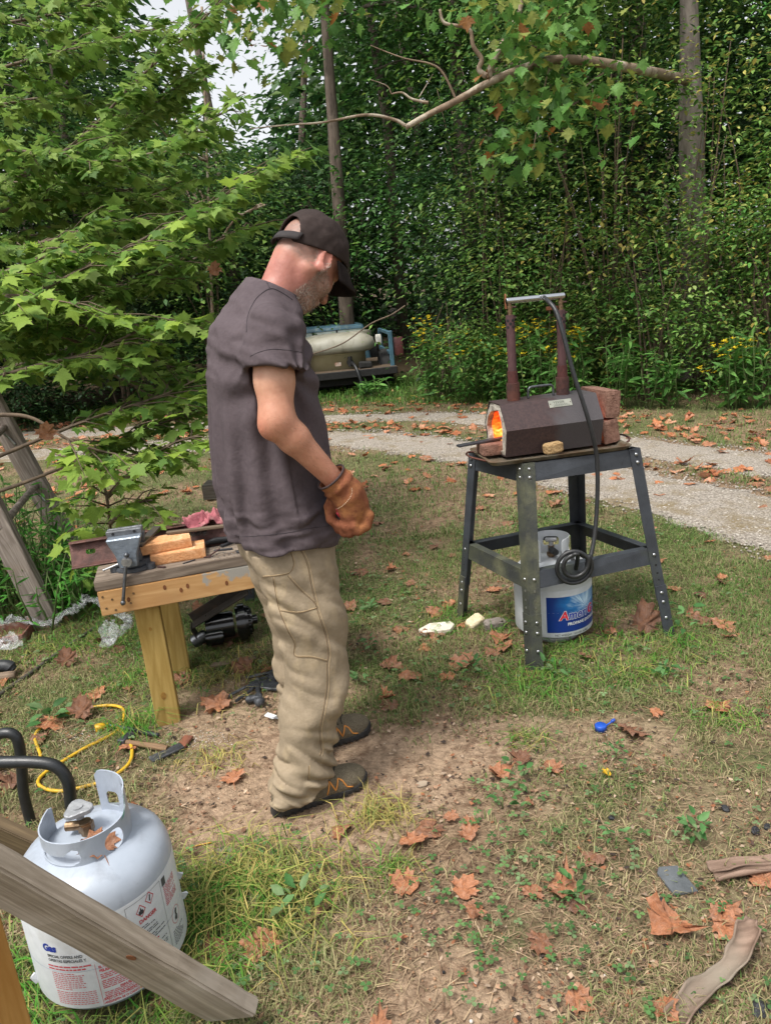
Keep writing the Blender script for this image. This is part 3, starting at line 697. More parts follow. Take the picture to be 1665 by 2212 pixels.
def name_leaves():
    # each loose leaf is told by the landmark it lies nearest to and its place in that order
    LM = [('the near shoe', -.3, 2.03), ('the far shoe', -.23, 2.3), ('the near bench leg', -.89, 2.5), ('the front stand leg', .525, 2.66), ('the left stand leg', .295, 3.27), ('the outer stand leg', 1.18, 2.89), ('the labelled tank under the stand', .70, 3.03), ('the blue plastic cap', .60, 2.25), ('the dark slate piece', *tuple(gp(1458, 1908))[:2]),
          ('the grinding disc', *tuple(gp(484, 1853))[:2]), ('the flat white brick fragment', *tuple(gp(944, 1366))[:2]), ('the near grey tank', -.755, 1.46), ('the black motor', -.8, 3.2), ('the ladder foot', -1.83, 3.68), ('the yellow cord plug', *tuple(gp(*(225, 1573)))[:2]), ('the heap of dark tools', -.62, 2.75), ('the curled bark in the corner', .65, 1.25), ('the maple sapling', *tuple(gp(247, 1262))[:2]), ('the low end of the slanting board', -.45, 1.28), ('the end of the driveway at the right edge', 2.3, 4.2), ('the middle of the driveway bend', .85, 7.1), ('the driveway seen left of the man', -2.9, 9.1), ('the grass between the two wheel tracks', 1.6, 7.2), ('the lawn behind the timber beam', -.9, 5.6), ('the lawn left behind the bench', -1.9, 5.2), ('the lawn behind the stand', 1.0, 4.9), ('the lawn edge left of the forge', -.1, 6.4)]
    OR = 'closest|second closest|third closest|fourth closest|fifth closest|sixth closest|seventh closest|eighth closest|ninth closest|tenth closest|eleventh closest|twelfth closest|thirteenth closest|fourteenth closest|fifteenth closest|sixteenth closest'.split('|') + [str(k) + {1: 'st', 2: 'nd', 3: 'rd'}.get(k % 10, 'th') + ' closest' for k in range(17, 300)]
    A_ = [o for o in bpy.data.objects if o.name.startswith('fallen_leaf')]; P_ = np.array([(o.location.x, o.location.y) for o in A_]); Q_ = np.array([l[1:] for l in LM]); D = np.hypot(P_[:, None, 0] - Q_[None, :, 0], P_[:, None, 1] - Q_[None, :, 1]); rank = D.argsort(0).argsort(0); mine = set(o.name for o in LEAVES)
    for i, o in enumerate(A_):
        if o.name not in mine: continue
        j = int(D[i].argmin()); k = int(rank[i, j]); o['label'] = 'dry brown leaf %s to %s' % (OR[k], LM[j][0]) if k < len(OR) else 'dry brown leaf lying farther out from ' + LM[j][0]
name_leaves()
# the mass of leaves along the driveway and the verge, past counting
def litter_mass():
    Vs, Fs, b = [], [], 0
    base = [(np.array([v.co[:] for v in m.vertices]), np.array([p.vertices[:] for p in m.polygons])) for m in DRYME]
    n = 5200; x = rng.uniform(-6, 8, n); y = rng.uniform(5.2, 13.5, n); p = np.c_[x, y]; nd = _seg_d(p, FAR_TRACK); md = _seg_d(p, NEAR_TRACK)
    w = np.exp(-((nd - 0.75) / 0.55) ** 2) * np.where((p[:, 1] > 9) | (p[:, 0] > 1.5), 1, 0.6) + 0.10 + 0.18 * np.exp(-((md - 0.65) / 0.3) ** 2)
    w = w * (0.3 + 1.4 * fbm(np.c_[p * 1.1, np.zeros(n)], 3)); w *= np.where(np.minimum(nd, md) < 0.3, 0.3, 1)
    p = p[rng.random(n) < w * 0.8]
    for x, y in p:
        V, F = base[random.randrange(9)]; s = random.uniform(0.05, 0.12); R = np.array((Matrix.Rotation(random.uniform(0, 6.28), 3, 'Z') @ Matrix.Rotation(random.gauss(0, .3) + (PI if random.random() < .3 else 0), 3, 'X')))
        Vs.append(V @ R.T * s + (x, y, g1(x, y) + 0.02)); Fs.append(F + b); b += len(V)
    o = link('leaf_litter', np_mesh('leaf_litter', np.concatenate(Vs), np.concatenate(Fs), pm('dry_leaf_mass', srgb('#b0734e'), srgb('#7d4a33'), scale=3.5, rough=0.8, c3=srgb('#bd9177'), scale2=5, transl=0.12, spec=0.2), False))
    tag(o, 'drift of dry brown leaves along the driveway and the wood edge', 'leaves', kind='stuff')
litter_mass()
# ================================================================== STAND, FORGE, TANKS
BLACKPAINT = pm('black_paint', srgb('#3a3e44'), srgb('#2b2e33'), scale=9, rough=0.5, bump=0.15, bscale=160, c3=srgb('#3d4234'), scale2=5, lo2=0.55, hi2=0.8, spec=0.45)
MOSSPAINT = pm('mossy_paint', srgb('#2b2d2e'), srgb('#3d4032'), scale=12, rough=0.7, bump=0.3, bscale=120, c3=srgb('#5b5b45'), scale2=8, lo2=0.48, hi2=0.72)
ZINC = pm('zinc', srgb('#c3c4c6'), srgb('#8f9194'), scale=60, rough=0.32, metal=0.9)
HOLE = pm('hole_dark', (0.012, 0.012, 0.013), rough=0.9, rvar=0)
CRACK = pm('paint_crack', srgb('#15171a'), srgb('#101113'), rough=0.8, rvar=0)
def make_stand():
    T = {'L': Vector((.393, 3.23, .81)), 'N': Vector((.57, 2.907, .81)), 'R': Vector((1.075, 2.995, .81))}; T['B'] = T['L'] + T['R'] - T['N']
    Bs = {'L': Vector((.295, 3.272, -.01)), 'N': Vector((.525, 2.663, -.01)), 'R': Vector((1.184, 2.886, -.01))}; Bs['B'] = Bs['L'] + Bs['R'] - Bs['N']
    st = thing('forge_stand', 'black bolted steel angle stand with splayed legs under the forge', 'stand', (.74, 3.08, 0))
    nb = {'N': ('R', 'L'), 'L': ('N', 'B'), 'B': ('L', 'R'), 'R': ('B', 'N')}
    W, t = 0.05, 0.004
    def P(k, z):
        s = (T[k].z - z) / (T[k].z - Bs[k].z); return T[k].lerp(Bs[k], s)
    def dirs(k, z):
        a, b = nb[k]; d1 = P(a, z) - P(k, z); d2 = P(b, z) - P(k, z); return d1.normalized(), d2.normalized()
    def sect(k, z, o=0.0, w=W):
        c = P(k, z); a, b = dirs(k, z); c = c - (a + b) * o
        return [c, c + a * w, c + a * w + b * t, c + a * t + b * t, c + b * w + a * t, c + b * w]
    def loft(z0, z1, k, o=0.0, w=W):
        m = MB(); A, B_ = sect(k, z0, o, w), sect(k, z1, o, w); n = 6
        m.quads(A + B_, [tuple(range(n))[::-1], tuple(range(n, 2 * n))] + [(i, (i + 1) % n, n + (i + 1) % n, n + i) for i in range(n)])
        bmesh.ops.recalc_face_normals(m.bm, faces=m.bm.faces); return m
    for k in 'LNRB':
        lg = loft(0.812, 0.165, k).build('leg', MOSSPAINT if k in 'N' else BLACKPAINT, st, True)
        loft(0.225, -0.01, k, 0.0035, W + 0.002).build('leg_extension', MOSSPAINT if k in 'NL' else BLACKPAINT, lg, False)
        # world-space extension under the leg
        e = lg.children[0]; e.data.transform(wm(st).inverted())
        a, b = dirs(k, 0.5)
        for zz in (0.788, 0.755, 0.36, 0.195, 0.155, 0.085):
            for d, od in ((a, b), (b, a)):
                q = P(k, zz) + d * W * (0.5) - od * (0.006 if zz < 0.23 else 0.002); nrm = -(od - d * od.dot(d)).normalized()
                Mx = Matrix.Translation(q) @ nrm.to_track_quat('Z', 'Y').to_matrix().to_4x4()
                MB().ball(0.0072, sc=(1, 1, 0.55), M=Mx, u=10, v=6).build('bolt', ZINC, lg, False, True).data.transform(wm(st).inverted())
        for zz in (0.315, 0.28, 0.25):
            for d, od in ((a, b), (b, a)):
                q = P(k, zz) + d * W * 0.5 - od * 0.0004; nrm = -(od - d * od.dot(d)).normalized()
                Mx = Matrix.Translation(q) @ nrm.to_track_quat('Z', 'Y').to_matrix().to_4x4()
                MB().cyl(0.0052, 0.0012, Mx, 10).build('bolt_hole', HOLE if k != 'N' else ZINC, lg).data.transform(wm(st).inverted())
    def rail(k, j, z0, z1, name, mat):
        # vertical web behind the leg flanges and a lip folded inwards along the top
        a0, b0, a1, b1 = P(k, z0), P(j, z0), P(k, z1), P(j, z1); d = (b0 - a0).normalized(); other = [x for x in nb[k] if x != j][0]
        inn = (P(other, z0) - P(k, z0)); inn = (inn - d * inn.dot(d)).normalized(); e = t + 0.0006
        def pt(p, o, s): return p + inn * (e + o) + d * s * 0.007
        A = [pt(a1, 0, 1), pt(a0, 0, 1), pt(a0, .036, 1), pt(a0, .036, 1) - Vector((0, 0, .003)), pt(a0, .003, 1) - Vector((0, 0, .003)), pt(a1, .003, 1)]
        B_ = [pt(b1, 0, -1), pt(b0, 0, -1), pt(b0, .036, -1), pt(b0, .036, -1) - Vector((0, 0, .003)), pt(b0, .003, -1) - Vector((0, 0, .003)), pt(b1, .003, -1)]
        m = MB(); n = 6; m.quads(A + B_, [tuple(range(n))[::-1], tuple(range(n, 2 * n))] + [(i, (i + 1) % n, n + (i + 1) % n, n + i) for i in range(n)])
        bmesh.ops.recalc_face_normals(m.bm, faces=m.bm.faces)
        return m.build(name, mat, st, True), (a0, b0, a1, b1, inn, d)
    for k, j in ('NR', 'LN', 'BL', 'RB'):
        r, g = rail(k, j, 0.8085, 0.737, 'top_rail', BLACKPAINT)
        if k + j == 'NR':
            # cracks in the paint of the front rail, thin raised flakes
            a0, b0, a1, b1, inn, d = g; m = MB()
            for s0, s1 in ((0.10, 0.30), (0.29, 0.45), (0.48, 0.6), (0.66, 0.9)):
                pts = []; s = s0; v = random.uniform(.2, .8)
                while s < s1:
                    p = a0.lerp(b0, s).lerp(a1.lerp(b1, s), v); pts.append(p + inn * (t + 0.0006) ); s += random.uniform(0.008, 0.03); v = min(.95, max(.08, v + random.uniform(-.33, .33)))
                m.tube(pts, 0.0008, 4)
            m.build('paint_crack', CRACK, r, True)
        rail(k, j, 0.388, 0.320, 'lower_rail', MOSSPAINT if k + j in ('LN',) else BLACKPAINT)
    return P
STAND_P = make_stand()

# ---- tray, forge
FO = Vector((.709, 3.09, 0)); FR = rad(10)
FM = Matrix.Translation(FO) @ Matrix.Rotation(FR, 4, 'Z')
TRAYM = pm('baking_tray', srgb('#8f887a'), srgb('#6d5c46'), scale=14, rough=0.45, metal=0.6, c3=srgb('#5a3d2c'), scale2=6, lo2=0.5, hi2=0.7)
RUST = pm('rusted_steel', srgb('#4a2e2a'), srgb('#33201f'), scale=60, rough=0.8, bump=0.5, bscale=200, c3=srgb('#5e3528'), scale2=7, metal=0.15, lo2=0.48, hi2=0.66)
SHELL = pm('forge_shell', srgb('#453433'), srgb('#35292a'), scale=90, rough=0.6, bump=0.25, bscale=260, metal=0.3, c3=srgb('#474345'), scale2=3.2, lo2=0.5, hi2=0.62)
def make_shellmat():
    # heat has browned the burner end; the far end keeps its grey steel
    m = SHELL; nt = m.node_tree; N = nt.nodes.new; L = nt.links.new; bs = nt.nodes['Principled BSDF']
    mixn = [n for n in nt.nodes if n.type == 'MIX'][0]; rp = mixn.inputs[0].links[0].from_socket
    tc = [n for n in nt.nodes if n.type == 'TEX_COORD'][0]; sx = N('ShaderNodeSeparateXYZ'); L(tc.outputs['Object'], sx.inputs[0])
    mr = N('ShaderNodeMapRange'); mr.inputs[1].default_value = -0.06; mr.inputs[2].default_value = 0.14; L(sx.outputs[0], mr.inputs[0])
    nz = N('ShaderNodeTexNoise'); nz.inputs['Scale'].default_value = 11; nz.inputs['Detail'].default_value = 8; L(tc.outputs['Object'], nz.inputs[0])
    ad = N('ShaderNodeMath'); ad.operation = 'ADD'; L(mr.outputs[0], ad.inputs[0]); L(nz.outputs[0], ad.inputs[1])
    r2 = N('ShaderNodeMapRange'); r2.inputs[1].default_value = 0.75; r2.inputs[2].default_value = 1.05; L(ad.outputs[0], r2.inputs[0]); L(r2.outputs[0], mixn.inputs[0])
make_shellmat()
FIBRE = pm('ceramic_fibre', srgb('#b5aea2'), srgb('#8a8379'), scale=60, rough=0.95, bump=0.8, bscale=120, c3=srgb('#6f675f'), scale2=18, bdist=0.006)
BRICK = pm('fire_brick', srgb('#d8a375'), srgb('#c58a5c'), scale=70, rough=0.95, bump=0.6, bscale=220, c3=srgb('#e4bd98'), scale2=26, lo2=0.55, hi2=0.75, spec=0.2)
REDBRICK = pm('heated_brick', srgb('#8a6a5c'), srgb('#6f5246'), scale=60, rough=0.95, bump=0.8, bscale=160, c3=srgb('#5a4038'), scale2=14, lo2=0.5, hi2=0.72, spec=0.2)
YELBRICK = pm('broken_brick', srgb('#ad926a'), srgb('#8f7350'), scale=50, rough=0.95, bump=0.9, bscale=120, spec=0.2)
STEEL = pm('dull_steel', srgb('#6f7276'), srgb('#4d4f53'), scale=40, rough=0.4, metal=0.8, bump=0.1)
CHROME = pm('bright_pipe', srgb('#d5d7da'), srgb('#b0b3b8'), scale=30, rough=0.22, metal=1.0, stretch=(0.1, 1, 1), rvar=0.08)
BRASS = pm('brass', srgb('#9c8468'), srgb('#75604c'), scale=60, rough=0.4, metal=0.9)
RUBBER = pm('hose_rubber', srgb('#262729'), srgb('#1a1b1c'), scale=50, rough=0.42, bump=0.15, bscale=150, spec=0.5)
COPPER = pm('lever_copper', srgb('#a06a4c'), srgb('#7d4a35'), scale=50, rough=0.5, metal=0.5)

def rough_block(size, seed, amp=0.004, sub=5, chip=0.0):
    """brick with eroded, chipped edges"""
    r = random.Random(seed); b = bmesh.new(); bmesh.ops.create_cube(b, size=1)
    bmesh.ops.subdivide_edges(b, edges=b.edges[:], cuts=sub, use_grid_fill=True)
    V = np.array([v.co[:] for v in b.verts])
    edge = (np.abs(V) > 0.49).sum(1); n = fbm((V + seed) * np.array(size) * 60, 3) - 0.5; n2 = fbm((V + seed * 3.1) * np.array(size) * 25, 3) - 0.5
    for v, e, k, k2 in zip(b.verts, edge, n, n2):
        p = Vector((v.co.x * size[0], v.co.y * size[1], v.co.z * size[2])); d = p.normalized()
        sh = (amp * 0.8 + max(0, k2) * chip) * (e - 1) + amp * k * 0.8
        v.co = p - d * sh
    return b
def make_forge():
    tr = thing('baking_tray', 'shallow baking tray with wire handles carrying the forge', 'tray', FM @ Vector((0.01, 0.01, 0.8125)), FR - rad(2.5))
    lx, ly = 0.300, 0.165
    m = MB(); out, inn = rrect(-lx, -ly, lx, ly, 0.03, 6), rrect(-lx + .012, -ly + .012, lx - .012, ly - .012, 0.024, 6); n = len(out)
    rings = [[(x * .97, y * .95, 0.0) for x, y in out], [(x, y, .017) for x, y in out], [(x * 1.018, y * 1.04, .0185) for x, y in out], [(x * 1.018, y * 1.04, .0165) for x, y in out]]
    inn3 = [(x, y, .015) for x, y in inn]; inn4 = [(x * .97, y * .95, .003) for x, y in inn]
    V = sum([rings[3], rings[2], inn3, inn4], []) ; F = []
    for k in range(3): F += [(k * n + i, k * n + (i + 1) % n, (k + 1) * n + (i + 1) % n, (k + 1) * n + i) for i in range(n)]
    F.append(tuple(range(3 * n, 4 * n))); b = len(V); V += rings[0]; F.append(tuple(range(b, b + n))[::-1]); F += [(b + i, b + (i + 1) % n, (i + 1) % n, i) for i in range(n)]
    m.quads(V, F); bmesh.ops.recalc_face_normals(m.bm, faces=m.bm.faces); m.build('pan', TRAYM, tr)
    for sx in (-1, 1):
        MB().tube(spline([(sx * .295, .085, .014), (sx * .325, .08, .02), (sx * .348, .04, .023), (sx * .352, 0, .023), (sx * .348, -.04, .022), (sx * .322, -.085, .018), (sx * .292, -.095, .008)], 6), 0.0042, 8).build('handle', RUST, tr)
    fg = thing('propane_forge', 'six-sided rusty steel gas forge glowing orange at its open end', 'forge', FM @ Vector((0, 0.035, 0.829)), FR)
    H0, H1, H2 = 0.0, 0.112, 0.213
    hexo = [(-.108, H0), (-.135, H1), (-.068, H2), (.068, H2), (.135, H1), (.108, H0)]
    X0, X1 = -.2115, .2115
    def ring(poly, x): return [(x, y, z) for y, z in poly]
    def inset(poly, d): c = (0, .105); return [(c[0] + (y - c[0]) * (1 - d / .13), c[1] + (z - c[1]) * (1 - d / .1)) for y, z in poly]
    m = MB(); o, i = hexo, inset(hexo, .0035); n = 6
    V = ring(o, X0) + ring(o, X1) + ring(i, X1) + ring(i, X0)
    F = [(a * n + k, a * n + (k + 1) % n, ((a + 1) % 4) * n + (k + 1) % n, ((a + 1) % 4) * n + k) for a in range(4) for k in range(n)]
    m.quads(V, F); bmesh.ops.recalc_face_normals(m.bm, faces=m.bm.faces)
    m.build('shell', SHELL, fg)
    # fibre lining with a rough tunnel through it
    m = MB(); R = 14; nn = 24; rng2 = random.Random(4); V = []; F = []
    hexi = inset(hexo, .0042)
    def hexpt(a):
        dy, dz = math.cos(a), math.sin(a); best = 9
        P6 = [(y, z - .105) for y, z in hexi]
        for k in range(6):
            (y0, z0), (y1, z1) = P6[k], P6[(k + 1) % 6]; den = dy * (z1 - z0) - dz * (y1 - y0)
            if abs(den) < 1e-9: continue
            s = (y0 * (z1 - z0) - z0 * (y1 - y0)) / den; u = (y0 * dz - z0 * dy) / den
            if s > 0 and -1e-6 <= u <= 1 + 1e-6: best = min(best, s)
        return best
    for xi in range(R):
        x = X0 - .002 + (X1 - X0 + .004) * xi / (R - 1)
        for k in range(nn):
            a = 2 * PI * k / nn; rr = hexpt(a) * (0.80 + 0.06 * math.sin(3 * a + 1)) - .004 + rng2.uniform(-.004, .004); rr = min(rr, hexpt(a) - .012)
            V.append((x, rr * math.cos(a), .105 + rr * math.sin(a) * 1.0 - .003))
    for xi in range(R - 1):
        for k in range(nn): a = xi * nn + k; c = xi * nn + (k + 1) % nn; F.append((a, c, c + nn, a + nn))
    for xi, x in ((0, X0 + .003), (R - 1, X1 - .003)):
        b = len(V)
        for k in range(nn): a = 2 * PI * k / nn; r_ = hexpt(a) - .0005; V.append((x + rng2.uniform(-.003, .003), r_ * math.cos(a), .105 + r_ * math.sin(a)))
        for k in range(nn): F.append((xi * nn + k, xi * nn + (k + 1) % nn, b + (k + 1) % nn, b + k))
    m.quads(V, F, smooth=False); bmesh.ops.recalc_face_normals(m.bm, faces=m.bm.faces)
    m.build('fibre_lining', FIBRE, fg)
    # burning gas and glowing walls inside the tunnel
    fm, nt, bs = _nt('fire'); N = nt.nodes.new; L = nt.links.new; nt.nodes.remove(bs); em = N('ShaderNodeEmission'); tc = N('ShaderNodeTexCoord')
    mp = N('ShaderNodeMapping'); mp.inputs['Scale'].default_value = (1, 1.4, 1.4); L(tc.outputs['Object'], mp.inputs[0])
    nz = N('ShaderNodeTexNoise'); nz.inputs['Scale'].default_value = 26; nz.inputs['Detail'].default_value = 6; nz.inputs['Distortion'].default_value = 1.2; L(mp.outputs[0], nz.inputs[0])
    sx = N('ShaderNodeSeparateXYZ'); L(tc.outputs['Object'], sx.inputs[0]); mr = N('ShaderNodeMapRange'); mr.inputs[1].default_value = 0.19; mr.inputs[2].default_value = 0.035; mr.inputs[3].default_value = -0.30; mr.inputs[4].default_value = 0.33; L(sx.outputs[2], mr.inputs[0])
    ad = N('ShaderNodeMath'); ad.operation = 'ADD'; L(nz.outputs[0], ad.inputs[0]); L(mr.outputs[0], ad.inputs[1])
    rp = N('ShaderNodeValToRGB'); e = rp.color_ramp.elements; e[0].position = .2; e[0].color = (.50, .022, .004, 1); e[1].position = .98; e[1].color = (1, .70, .26, 1)
    k = e.new(.5); k.color = (.95, .075, .008, 1); k = e.new(.76); k.color = (1, .22, .025, 1); L(ad.outputs[0], rp.inputs[0]); L(rp.outputs[0], em.inputs[0])
    st = N('ShaderNodeMapRange'); st.inputs[1].default_value = .3; st.inputs[2].default_value = .95; st.inputs[3].default_value = .7; st.inputs[4].default_value = 1.6; L(ad.outputs[0], st.inputs[0]); L(st.outputs[0], em.inputs[1])
    L(em.outputs[0], nt.nodes['Material Output'].inputs[0])
    m = MB(); V = []; F = []; R = 12
    for xi in range(R):
        x = X0 + .02 + (X1 - X0 - .03) * xi / (R - 1)
        for k in range(nn):
            a = 2 * PI * k / nn; rr = hexpt(a) * (0.80 + 0.06 * math.sin(3 * a + 1)) - .0085 + rng2.uniform(-.0025, .0025); rr *= (1 if xi < R - 1 else 0.02)
            V.append((x, rr * math.cos(a), .105 + rr * math.sin(a) - .003))
    for xi in range(R - 1):
        for k in range(nn): a = xi * nn + k; c = xi * nn + (k + 1) % nn; F.append((a, a + nn, c + nn, c))
    m.quads(V, F, smooth=True); m.build('fire', fm, fg)
    # flame tongues licking over the chamber floor
    m = MB()
    for q in range(9):
        x = X0 + .05 + q * .03; y0 = random.uniform(-.03, .03); h = random.uniform(.03, .07)
        m.tube([(x + random.uniform(-.01, .01), y0 + .012 * math.sin(t * 5 + q), .036 + h * t) for t in (0, .25, .5, .75, 1)], [.016, .014, .010, .006, .001], 8)
    m.build('flame', fm, fg, smooth=True)
    # burners
    for bx, ex in ((-.125, -0.004), (.095, -0.004)):
        B = MB().cyl(.0275, .075, c=(bx, .0, H2 + .036), n=24, bev=.002).build('burner_socket', RUST, fg, smooth=True)
        m = MB(); m.cyl(.0215, .055, c=(0, 0, .095), n=24, bev=.0015); m.build('burner_sleeve', pm('red_rust', srgb('#5a302c'), srgb('#41211f'), scale=50, rough=.75, metal=.2, bump=.3), B, smooth=True).location = (bx, 0, H2 + .0)
        m = MB(); m.cyl(.0182, .225, c=(bx, 0, H2 + .235), n=24, bev=.001); m.build('burner_tube', pm('purple_rust', srgb('#5b3f40'), srgb('#473032'), scale=40, rough=.7, metal=.25, bump=.25, stretch=(1, 1, .3)), fg, smooth=True)
        m = MB()
        for row, zz in enumerate((.300, .313, .326)):
            for q in range(5):
                a = (q + .5 * (row % 2)) * 2 * PI / 5; Mx = Matrix.Translation((bx + .0176 * math.cos(a), .0176 * math.sin(a), H2 + zz)) @ Vector((math.cos(a), math.sin(a), 0)).to_track_quat('Z', 'Y').to_matrix().to_4x4()
                m.cyl(.0062, .0018, Mx, 12)
        m.build('air_hole', HOLE, fg)
        m = MB(); z = H2 + .3475
        m.cyl(.0085, .012, c=(bx, 0, z + .004), n=12); m.cyl(.0105, .010, c=(bx, 0, z + .014), n=6); m.cyl(.008, .008, c=(bx, 0, z + .022), n=12); m.cyl(.011, .011, c=(bx, 0, z + .031), n=6); m.cyl(.0075, .014, c=(bx, 0, z + .042), n=12)
        m.build('brass_fitting', BRASS, fg, smooth=False)
        m = MB(); m.between((bx, -.0, z + .031), (bx + .024, -.006, z + .030), .004, 8); m.between((bx + .017, -.005, z - .012), (bx + .025, -.007, z - .012), .004, 8); m.build('set_screw', RUST, fg)
    zM = H2 + .3475 + .056
    MB().between((-.1385, 0, zM), (.1115, 0, zM), .0118, 24, bev=.0012).build('manifold_pipe', CHROME, fg, smooth=True)
    m = MB(); m.cyl(.008, .016, Matrix.Translation((.005, -.016, zM)) @ Matrix.Rotation(PI / 2, 4, 'X'), 6); m.cyl(.0102, .016, Matrix.Translation((.012, -.02, zM)) @ Matrix.Rotation(PI / 2, 4, 'Y'), 6); m.build('hose_fitting', ZINC, fg)
    m = MB(); m.box((.006, .013, .060), (-.136, .014, zM - .002), bev=.002); m.build('valve_lever', COPPER, fg)
    m = MB(); m.box((.05, .012, .016), (.062, .012, zM - .046), bev=.003); m.build('valve_lever', COPPER, fg)
    # carrying handle
    MB().tube(spline([(-.06, 0, H2), (-.06, 0, H2 + .03), (-.054, 0, H2 + .043), (-.04, 0, H2 + .047), (.03, 0, H2 + .047), (.046, 0, H2 + .043), (.052, 0, H2 + .03), (.052, 0, H2)], 5), .0052, 10).build('handle', STEEL, fg)
    # name plate on the upper near face
    (ya, za), (yb, zb) = (-.135, H1), (-.068, H2); fy = Vector((0, yb - ya, zb - za)).normalized(); fx = Vector((1, 0, 0)); fn = fx.cross(fy)
    c = Vector((.045, ya, za)) + fy * .094 + fn * .0015
    PM_ = Matrix(((fx.x, fy.x, fn.x, c.x), (fx.y, fy.y, fn.y, c.y), (fx.z, fy.z, fn.z, c.z), (0, 0, 0, 1))) @ Matrix.Rotation(rad(0), 4, 'Z')
    PL = pm('plate_metal', srgb('#b5b5a6'), srgb('#8f9186'), scale=30, rough=.35, metal=.7); INK = pm('plate_ink', srgb('#4c5048'), srgb('#5d6157'), rough=.6, rvar=0)
    pl = MB().box((.100, .032, .0014), M=PM_, bev=.0005).build('name_plate', PL, fg)
    m = MB(); m.merge(text_bm('VEVOR', .0145, off=.0003, align='CENTER', space=1.1), PM_ @ Matrix.Translation((-.006, .0, .0010)))
    for yy, x0, x1 in ((-.0045, -.032, .03), (-.0085, -.03, .026), (-.012, -.034, .034)):
        x = x0
        while x < x1: w_ = random.uniform(.003, .008); m.box((w_, .0014, .0002), (x + w_ / 2, yy, .0010), M=PM_); x += w_ + .0018
    m.build('plate_print', INK, pl)
    m = MB()
    for sx in (-.044, .043): m.ball(.0024, (sx, 0, .0012), (1, 1, .5), PM_, 8, 6)
    m.build('plate_rivet', RUST, pl)
    # bricks and bar round it
    def brick(label, size, loc, rot, mat, seed, grp=None, amp=.003, chip=.0):
        mb = MB(); mb.merge(rough_block(size, seed, amp, 6, chip), None); o = mb.build('fire_brick', mat, None, smooth=False)
        o.matrix_world = FM @ Matrix.Translation(loc) @ rotm(*rot); return tag(o, label, 'brick', grp)
    brick('pinkish fire brick lying in the glowing forge mouth', (.205, .112, .046), (-.185, .033, .8525), (0, rad(1), rad(-4)), REDBRICK, 3)
    brick('upper heat-reddened brick standing across the back of the forge', (.066, .229, .114), (.268, .045, .990), (0, rad(3), rad(2)), REDBRICK, 5, chip=.01)
    brick('lower leaning brick behind the forge on the tray', (.072, .200, .100), (.266, .03, .8800), (rad(2), rad(-9), rad(-3)), REDBRICK, 8, chip=.01)
    brick('jagged broken yellow brick propped against the side of the forge', (.078, .040, .044), (-.02, -.112, .8515), (0, rad(-4), rad(6)), YELBRICK, 12, amp=.006, chip=.06)
    m = MB(); m.box((.30, .034, .009), bev=.0015, sub=0); o = m.build('steel_bar', pm('bar_steel', srgb('#55565c'), srgb('#3e3f45'), scale=30, rough=.45, metal=.7), None)
    o.matrix_world = FM @ Matrix.Translation((-.232, .05, .8835)) @ rotm(0, rad(-1.5), rad(6)); tag(o, 'flat steel bar heating in the mouth of the forge', 'bar')
make_forge()
# hose: from the manifold over the forge, down past the rail, coiled on the lower rail, to the tank valve
def make_hose():
    a = FM @ Vector((.014, .011, 0.829 + .213 + .3475 + .056))
    pts = [a, at(1185, 652, 3.03), at(1200, 672, 2.99), at(1214, 715, 2.96), at(1236, 800, 2.93), at(1262, 880, 2.91), at(1278, 935, 2.905), at(1288, 985, 2.91), at(1290, 1050, 2.90), at(1287, 1120, 2.88), at(1280, 1180, 2.85), at(1268, 1225, 2.815)]
    c = at(1238, 1222, 2.80); rr = .066; co = []
    for k in range(30):
        th = rad(-35 + k * 25.0); r_ = rr * (1.06 - 0.34 * sst(np.array([k]), 11, 18)[0]); co.append(c + Vector((math.cos(th) * r_ * 1.02, -.008 - .0009 * k, -math.sin(th) * r_ + .010 * (k > 14))))
    v = Vector((0.70, 3.03, .395))
    pts = pts + co[:28] + [c + Vector((.02, .05, -.035)), v + Vector((.065, -.075, -.005)), v + Vector((.03, -.06, .0))]
    MB().tube(spline(pts, 5), .0088, 12).build('gas_hose', RUBBER, None)
    o = bpy.data.objects['gas_hose']; tag(o, 'black rubber gas hose from the forge coiled over the lower rail', 'hose')
make_hose()

# ------------------------------------------------------------------ propane tanks
TANKP = pm('tank_paint', srgb('#a3abb7'), srgb('#949da9'), scale=6, rough=.33, bump=.04, bscale=30, c3=srgb('#7d828a'), scale2=11, lo2=.5, hi2=.78, spec=.5)
TANKW = pm('tank_white', srgb('#bfc3c6'), srgb('#aeb2b5'), scale=6, rough=.35, c3=srgb('#b3b2a8'), scale2=9, lo2=.55, hi2=.8)
LABELW = pm('label_paper', srgb('#c6cacf'), srgb('#b9bec3'), scale=20, rough=.45, bump=.12, bscale=14, c3=srgb('#adada8'), scale2=8, lo2=.58, hi2=.8)
REDINK = pm('red_ink', srgb('#b0363f'), srgb('#b94a50'), rough=.6, rvar=0); BLKINK = pm('black_ink', srgb('#33353a'), srgb('#44464a'), rough=.6, rvar=0); BLUINK = pm('blue_ink', srgb('#1b2f86'), srgb('#20399a'), rough=.5, rvar=0)
WHTINK = pm('white_ink', srgb('#d2d5d8'), rough=.5, rvar=0); SCARLET = pm('scarlet_ink', srgb('#c4122c'), srgb('#d01c36'), rough=.45, rvar=0)
RT = 0.172
